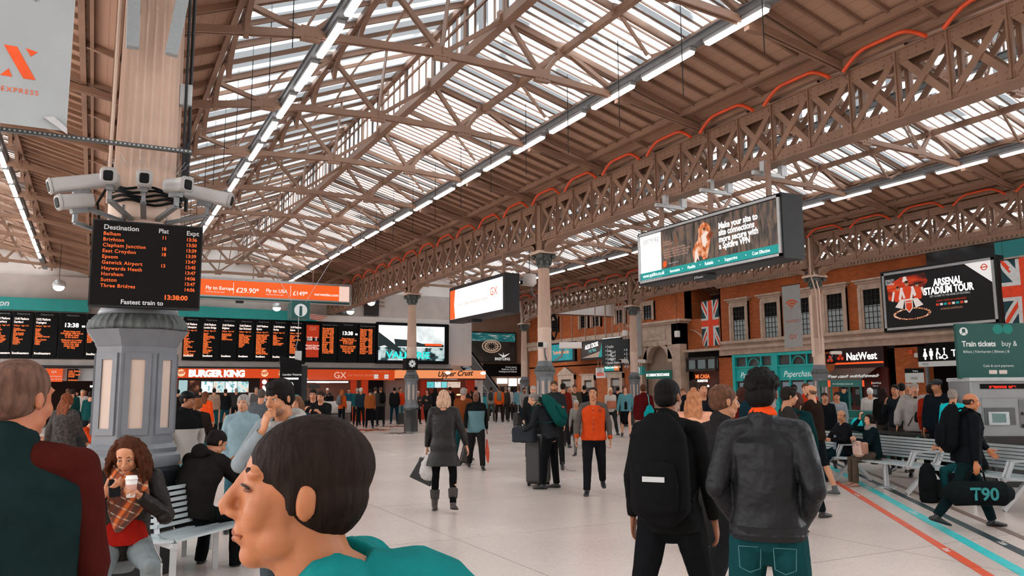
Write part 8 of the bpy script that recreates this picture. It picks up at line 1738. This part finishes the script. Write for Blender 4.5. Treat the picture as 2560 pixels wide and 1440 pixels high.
m = MB(); m.bar(P.sh + P.rt * -.10 - P.fw2 * .17 + P.up2 * -.02, P.pel + P.rt * .17 - P.fw * .17 + P.up * .05, .05, .012); m.build('shoulder_strap', mat('strap_tan', '#8a5a42', .6), P.root)
q = on_z(2012, 1112); suitcase((q.x, q.y, 0), P.hd - 20, .40, .26, .62, '#0d7f80', 'turquoise hard suitcase with raised handle beside the parka', .45)
P = person('bald man in a brown jumper and dark shorts facing left, holding a suitcase handle', px=2032, depth=13.0, headtop=962, rel=-65, pose=P_(STAND, aL=(34, 8, 22, 0), lL=(14, 3, 4), lR=(-12, 3, 8)), hair='bald_sides', hairc='#6a5040', beard='#4a3426', skinc='#c28a6a', top=dict(c='#241812', off=.035, bulk=1.1, short=True, name='jumper'), bottom=dict(c='#15191c', short=True, name='shorts'), shoes='#4a4c4e', face=True)
person('man in a bright red jacket between the parka and the brown jumper', px=2016, depth=16.5, headtop=961, rel=175, pose=P_(STAND, aL=(25, 8, 80, 25), aR=(25, 8, 80, 25)), hairc='#5a3a28', hair='short', skinc='#d09a80', top=dict(c='#b03018', off=.04, shirt='#141414'), collar=True, bottom=dict(c='#17181a'))
person('dark-skinned man in a dark jacket beyond the turquoise shop door', px=1986, depth=19, headtop=964, rel=190, pose=STAND, hairc='#0f0c0b', skinc='#6a4028', top=dict(c='#231c18'))
for (px_, dp, ht, rl, tc_, hc, hs, lb) in ((2062, 17.5, 985, 180, '#16181a', '#2a1812', 'short', 'person in black with a pale drink by the column foot'), (2093, 19.0, 984, 190, '#8a9296', '#1a1210', 'short', 'man in pale blue seen inside the green booth'), (2110, 25.5, 962, 0, '#0f2f30', '#120e0c', 'short', 'customer in dark green at the cash machine'), (2176, 20.5, 974, 0, '#b3aca8', '#c9c4bf', 'grey_short', 'person with white and black backpack at the last cash machine'), (2208, 18.5, 974, 10, '#141414', '#22150f', 'long', 'woman in black with long hair right of the booth'), (2240, 16.6, 966, 200, '#1c2024', '#14100e', 'short', 'young man touching his chin beside the green cabinet'), (2256, 18.0, 962, 0, '#15171a', '#120e0c', 'short', 'man in black, back turned, left of the grey poncho'), (2272, 22, 964, 180, '#6a5a50', '#8a8078', 'short', 'pale-haired person behind the grey poncho')):
 P = person(lb, px=px_, depth=dp, headtop=ht, rel=rl, pose=P_(STAND, aR=(30, 8, 110, 25)) if 'chin' in lb else STAND, hairc=hc, hair=hs, top=dict(c=tc_), bottom=dict(c='#3a332e'))
P = person('woman in a wide grey poncho with a crossbody strap, facing the viewer', px=2288, depth=15.5, headtop=962, rel=178, pose=P_(STAND, aL=(4, 26, 20, 0), aR=(4, 26, 20, 0)), hairc='#8f8780', hair='grey_short', skinc='#c08a70', top=dict(c='#97918d', off=.05, hem=-.10, flare=.5, sleeve=1.7, name='poncho', bulk=1.15), bottom=dict(c='#4a423c'))
m = MB(); m.bar(P.sh + P.rt * -.13 + P.fw2 * .15, P.pel + P.rt * .17 + P.fw * .17, .02, .01); m.build('crossbody_strap', BLACK, P.root); c = MB()
c.loft([(P.pel + P.fw * .16 + Vector((0, 0, -.05)), P.rt * .05, P.fw * .02), (P.ch + P.fw * .17, P.rt * .045, P.fw * .02), (P.nk + P.fw2 * .07, P.rt * .03, P.fw * .02)], n=10); c.build('dark_top', BLACK, P.root, True)
P = person('officer in a dark navy uniform and cap standing tall beside the poncho', px=2348, depth=14.4, headtop=953, rel=198, pose=P_(STAND, aL=(0, 14, 20, 6), aR=(0, 14, 20, 6), head=(30, 6), bulk=1.1), hairc='#14100e', hair='crop', skinc='#a87050', top=dict(c='#11181e', off=.045), bottom=dict(c='#10151a')); m = MB(); ell(m, P.M, (0, -.01, .062), (.09, .105, .066), 18, 12); ell(m, P.M, (0, .1, .05), (.06, .06, .012)); m.build('cap', mat('navy_cap', '#10151a', .7), P.root, True); m = MB(); m.ball(P.ch + P.rt * -.09 + P.up * .08 + P.fw * .165, (.025, .012, .03), 10, 8); m.build('badge', mat('badge_gold', '#a88a5c', .4, .6), P.root)
person('person in a red hooded top behind the officer', px=2328, depth=15, headtop=966, rel=10, pose=STAND, hairc='#241812', hair='short', top=dict(c='#8c2412'), hood='#8c2412', bottom=dict(c='#1a1c1e'))
P = person('person in a bright turquoise jacket partly hidden behind the officer', px=2382, depth=13.5, headtop=978, rel=20, pose=STAND, hairc='#8a8078', hair='short', top=dict(c='#16b6ba', off=.05, hem=-.15, flare=.3), bottom=dict(c='#1a1c1e'))
person('woman with long brown hair in a tan coat left of the ticket machine', px=2402, depth=17.5, headtop=970, rel=60, pose=STAND, hairc='#3a2018', hair='long', top=dict(c='#6e4a38'), bottom=dict(c='#1a1c1e')); person('woman with brown hair holding a phone at the toilets entrance', px=2426, depth=19, headtop=962, rel=170, pose=P_(STAND, aR=(30, 8, 110, 10)), hairc='#3a2018', hair='long', top=dict(c='#2c1e1a'), bottom=dict(c='#1a1c1e'))
# --- seated couple
def seat_at(px_, py_, z=.46): q = on_z(px_, py_, z); return (q.x, q.y)
bh = math.degrees(math.atan2(bo.x, bo.y))
def on_bench(t, o=.30): q = B0 + bd * t + bo * o; return (q.x, q.y)
P = person('seated balding man in a dark jacket and pale blue shirt, hands clasped', loc=on_bench(1.65, .22), heading=bh + 4, h=1.68, pose=dict(seat=.45, lL=(78, 4, 72), lR=(80, 12, 84), lean=-4, head=(-34, 8), bulk=1.12), iks=[(0, (-.05, .26, .76), (-.8, -.2, -.6)), (1, (.05, .27, .77), (.8, -.2, -.6))], skinc='#b87c58', hairc='#3a2a22', hair='bald_sides', top=dict(c='#18181b', off=.035, hem=-.05, sleeve=1.1, shirt='#7c8c96'), collar=False, bottom=dict(c='#0f2226', w=1.1), shoes='#241a16', face=True, hands=(60, 60), extra={'hand0': ((0, -.3, -1), (.8, .3, 0)), 'hand1': ((0, -.3, -1), (-.8, .3, 0))}, voxs=.008)
P = person('seated dark-haired woman with a pale scarf, hand on her chin', loc=on_bench(2.52, .22), heading=bh + 14, h=1.58, pose=dict(seat=.45, lL=(78, 3, 76), lR=(78, 3, 78), lean=4, head=(-22, -4)), iks=[(0, (.0, .30, .80), (-.8, -.2, -.6)), (1, (.03, .20, 1.17), (.8, .4, -1))], skinc='#cc9478', hairc='#15100e', hair='pony', top=dict(c='#0f1c20', off=.035, hem=-.05), scarf='#8c8078', bottom=dict(c='#54483f'), shoes='#a87c68', face=True, hands=(40, 70), extra={'hand1': ((-.3, -1, 0), (-.3, .1, 1))}, voxs=.008)
r = empty('handbag', P.W @ Vector((-.14, .33, .56)), -math.radians(P.hd)); tag(r, 'pale pink handbag on the lap of the seated woman with scarf', 'bag'); m = MB(); m.loft([((0, 0, .0), (.19, 0, 0), (0, .07, 0)), ((0, 0, .12), (.18, 0, 0), (0, .07, 0)), ((0, 0, .2), (.13, 0, 0), (0, .04, 0))], n=18); vox(m.build('pouch', mat('bag_pink', '#c9a898', .5, 0, .08, 8), r, True), .009, 2, .02); MB().tube([(-.1, .05, .15), (-.08, .09, .26), (.08, .09, .26), (.1, .05, .15)], .009, 6).build('strap', mat('strap_pink', '#a87a68', .5), r)
r = empty('handbag', P.W @ Vector((-.30, .30, .58)), -math.radians(P.hd)); tag(r, 'smaller tan bag beside the pale pink handbag', 'bag'); m = MB(); m.rbox((0, 0, .09), (.16, .1, .2), .04); vox(m.build('pouch', mat('bag_tan2', '#a87862', .5), r, True), .009, 2, .02)
# people seated on the far row, dark heads
q = B0 + Vector((1.9, -.5, 0)); P = person('young man in black bending forward on the row behind the couple', loc=(q.x, q.y), heading=bh + 190, h=1.7, pose=dict(seat=.46, lL=(80, 6, 82), lR=(80, 6, 82), lean=30, hunch=16, head=(-60, 20), aL=(40, 10, 60, 20), aR=(40, 10, 60, 20)), hairc='#100d0c', hair='quiff', top=dict(c='#141516', off=.04), bottom=dict(c='#15181a'))
q = on_y(2142, 1053, q.y - .2); m = MB().ball((0, 0, 0), (.13, .1, .12), 14, 10); tag(vox(m.build('turquoise_hood', cloth('#1fc4cc'), None, True, loc=(q.x, q.y, .98)), .01, 2, .03), 'small bright turquoise bag lying beside the bending young man', 'bag')
q = B0 + bd * 2.9 + Vector((1.55, 0, 0)); P = person('person in black with black hair resting chin on hand, seated on the far row', loc=(q.x, q.y), heading=bh + 165, h=1.7, pose=dict(seat=.46, lL=(80, 6, 82), lR=(80, 6, 82), lean=10, head=(60, 6)), hairc='#0f0c0b', hair='side', skinc='#b47c5c', top=dict(c='#131415'), bottom=dict(c='#15181a'), face=True)
q = B0 + bd * 3.4 + Vector((1.6, 0, 0)); P = person('hunched person in a dark coat and knitted hat behind the duffel bag man', loc=(q.x, q.y), heading=bh + 180, h=1.7, pose=dict(seat=.46, lL=(80, 6, 82), lR=(80, 6, 82), lean=18, head=(20, 10)), hairc='#1c1614', hair='short', top=dict(c='#17191c', off=.05), bottom=dict(c='#15181a'))
# seated with rucksack
P = person('seated person in black and teal jeans behind the duffel bag man', loc=on_bench(4.75, .22), heading=bh, h=1.72, pose=dict(seat=.47, lL=(80, 6, 82), lR=(78, 10, 78), lean=14, head=(0, 20), aL=(40, 10, 50, 20), aR=(40, 10, 50, 20)), skinc='#c08868', hairc='#1c1614', hair='short', top=dict(c='#151617', off=.04), bottom=dict(c='#17464a'), shoes='#6a3a22', voxs=.008)
q = Vector((*on_bench(4.5, .85), 0)); r = empty('floor_rucksack', q, .6); tag(r, 'black rucksack standing on the floor before the person in teal jeans', 'backpack'); m = MB(); m.loft([((0, 0, .03), (.17, 0, 0), (0, .13, 0)), ((0, 0, .25), (.18, 0, 0), (0, .14, 0)), ((0, 0, .5), (.13, 0, 0), (0, .10, 0))], n=18); vox(m.build('main_compartment', cloth('#131516'), r, True), .009, 3, .03); m = MB(); m.loft([((0, -.13, .08), (.12, 0, 0), (0, .05, 0)), ((0, -.13, .3), (.11, 0, 0), (0, .05, 0))], n=14); vox(m.build('front_pocket', cloth('#131516'), r, True), .009, 2)
# --- duffel bag man
P = person('balding man in a quilted black jacket striding right with a black duffel bag', foot=(2430, 1320), h=1.70, rel=66, pose=dict(lL=(24, 3, 6), lR=(-26, 3, 14), aL=(34, 14, 10, 0), aR=(-8, 10, 6, 0), lean=6, head=(14, 8), bulk=1.06), skinc='#b06e48', hairc='#3a2a22', hair='bald_sides', top=dict(m=None, c='#111417', off=.045, hem=-.08, sleeve=1.2, bump=1.0), collar=True, bottom=dict(c='#0f1f22', w=1.08), shoes='#121416', face=True, voxs=.0065, disp=.018)
backpack(P, 'black rucksack on the back of the duffel bag man', '#101214', 1.1)
w_ = P.W @ (P.arms[1][2] + P.arms[1][3] * .09); r = empty('duffel_bag', w_, -math.radians(P.hd)); tag(r, 'black barrel duffel bag with teal lettering carried low by the balding man', 'bag')
m = MB(); m.loft([((0, -.30, -.28), (.13, 0, 0), (0, 0, .13)), ((0, -.28, -.28), (.145, 0, 0), (0, 0, .145)), ((0, .28, -.28), (.145, 0, 0), (0, 0, .145)), ((0, .30, -.28), (.13, 0, 0), (0, 0, .13))], n=22); vox(m.build('barrel', cloth('#121718'), r, True), .008, 3, .012)
m = MB(); m.tube([(-.05, -.12, -.16), (-.02, -.08, -.03), (0, 0, .0), (-.02, .08, -.03), (-.05, .12, -.16)], .012, 8); m.build('handle', BLACK, r)
t_ = text('T90', 0, 0, .2, mat('teal_print', '#1a7a7c', .6), r, 0, 'CENTER', bold=.006); side_ = 1; t_.matrix_basis = Matrix.Translation((.158, 0, -.34)) @ Matrix(((0, 0, 1, 0), (1, 0, 0, 0), (0, 1, 0, 0), (0, 0, 0, 1)))
m = MB(); m.lathe([(.10, 0), (.10, .02)], 20); o = m.build('end_ring', LGREY, r); o.location = (0, .33, -.28); o.rotation_euler = (math.pi / 2, 0, 0)
# --- left background: people beyond the pedestal
P = person('woman in a long checked coat carrying a white bag, left of the pedestal', px=164, depth=12.5, headtop=966, rel=40, pose=WALK, hairc='#6a3820', hair='long', top=dict(m=mat('checked_coat', '#2e2723', .9, 0, .9, 26), hem=-.40, off=.035, flare=.1, name='coat'), bottom=dict(c='#16282c')); tote(P, 1, 'white plastic bag of the woman in the checked coat', '#c4b8b0', .3, .34, .14, .06, rough=.4)
for (px_, dp, lb, tc_, bc_, hd_, skn) in ((196, 15.5, 'seated person in a red top leaning forward left of the pedestal', '#b03a18', '#1b4a52', 120, '#b87c58'), (218, 14.5, 'seated person in a dark grey jacket and black trousers looking down', '#2c2c2e', '#101214', 250, '#c08868')):
 q = at(px_, dp, 1.0); r = empty('stool_bench', (q.x, q.y, 0)); tag(r, 'metal seat under the ' + lb.split(' leaning')[0].split(' and ')[0] + ' left of the pedestal', 'bench'); MB().box(-.3, -.25, .42, .3, .25, .46).build('seat', SLAT, r); MB().box(-.03, -.03, 0, .03, .03, .42).build('leg', LGREY, r)
 person(lb, loc=(q.x, q.y), heading=hd_, h=1.7, pose=dict(seat=.46, lL=(80, 6, 70), lR=(80, 6, 82), lean=24, head=(0, 20), aL=(50, 10, 50, 20), aR=(50, 10, 60, 20)), hairc='#1c1410', hair='short', skinc=skn, top=dict(c=tc_), bottom=dict(c=bc_))
for (px_, dp, ht, rl, tc_, hc, lb) in ((180, 28, 966, 0, '#12312f', '#1c1410', 'person in a dark green coat beyond the checked coat'), (205, 34, 968, 180, '#a39a94', '#8a7a6c', 'person in a pale top far behind the seated red top'), (226, 24, 972, 20, '#0f3a3a', '#1c1410', 'person in a teal coat beside the pedestal edge'), (168, 38, 964, 10, '#4a3830', '#5a4030', 'person in brown in the far left crowd'), (192, 42, 966, 0, '#1a1c20', '#2a1c14', 'person in navy in the far left crowd'), (212, 45, 965, 170, '#6a3428', '#3a2a20', 'person in maroon in the far left crowd'),
         (444, 34, 968, 0, '#1c1614', '#120e0c', 'person in black queuing next to the pedestal'), (500, 38, 966, 5, '#15181c', '#2a1c14', 'person in navy at the burger shop counter'), (590, 40, 966, 0, '#2c2a28', '#8a827c', 'grey-haired customer at the burger shop right side'), (640, 36, 965, 170, '#54504e', '#7a726c', 'grey-haired person in front of the notice board')):
 person(lb, px=px_, depth=dp, headtop=ht, rel=rl, pose=STAND, hairc=hc, hair='short', top=dict(c=tc_), bottom=dict(c='#17191b'))
# ================================================================== lettering becomes plain meshes
bpy.context.view_layer.update()
dg = bpy.context.evaluated_depsgraph_get()
fonts = [o for o in SC.objects if o.type == 'FONT']
for o in fonts:
 me = bpy.data.meshes.new_from_object(o.evaluated_get(dg)); n = bpy.data.objects.new('tmp', me); COL.objects.link(n)
 n.parent = o.parent; n.matrix_basis = o.matrix_basis.copy(); nm = o.name
 cu = o.data; bpy.data.objects.remove(o); bpy.data.curves.remove(cu); n.name = nm
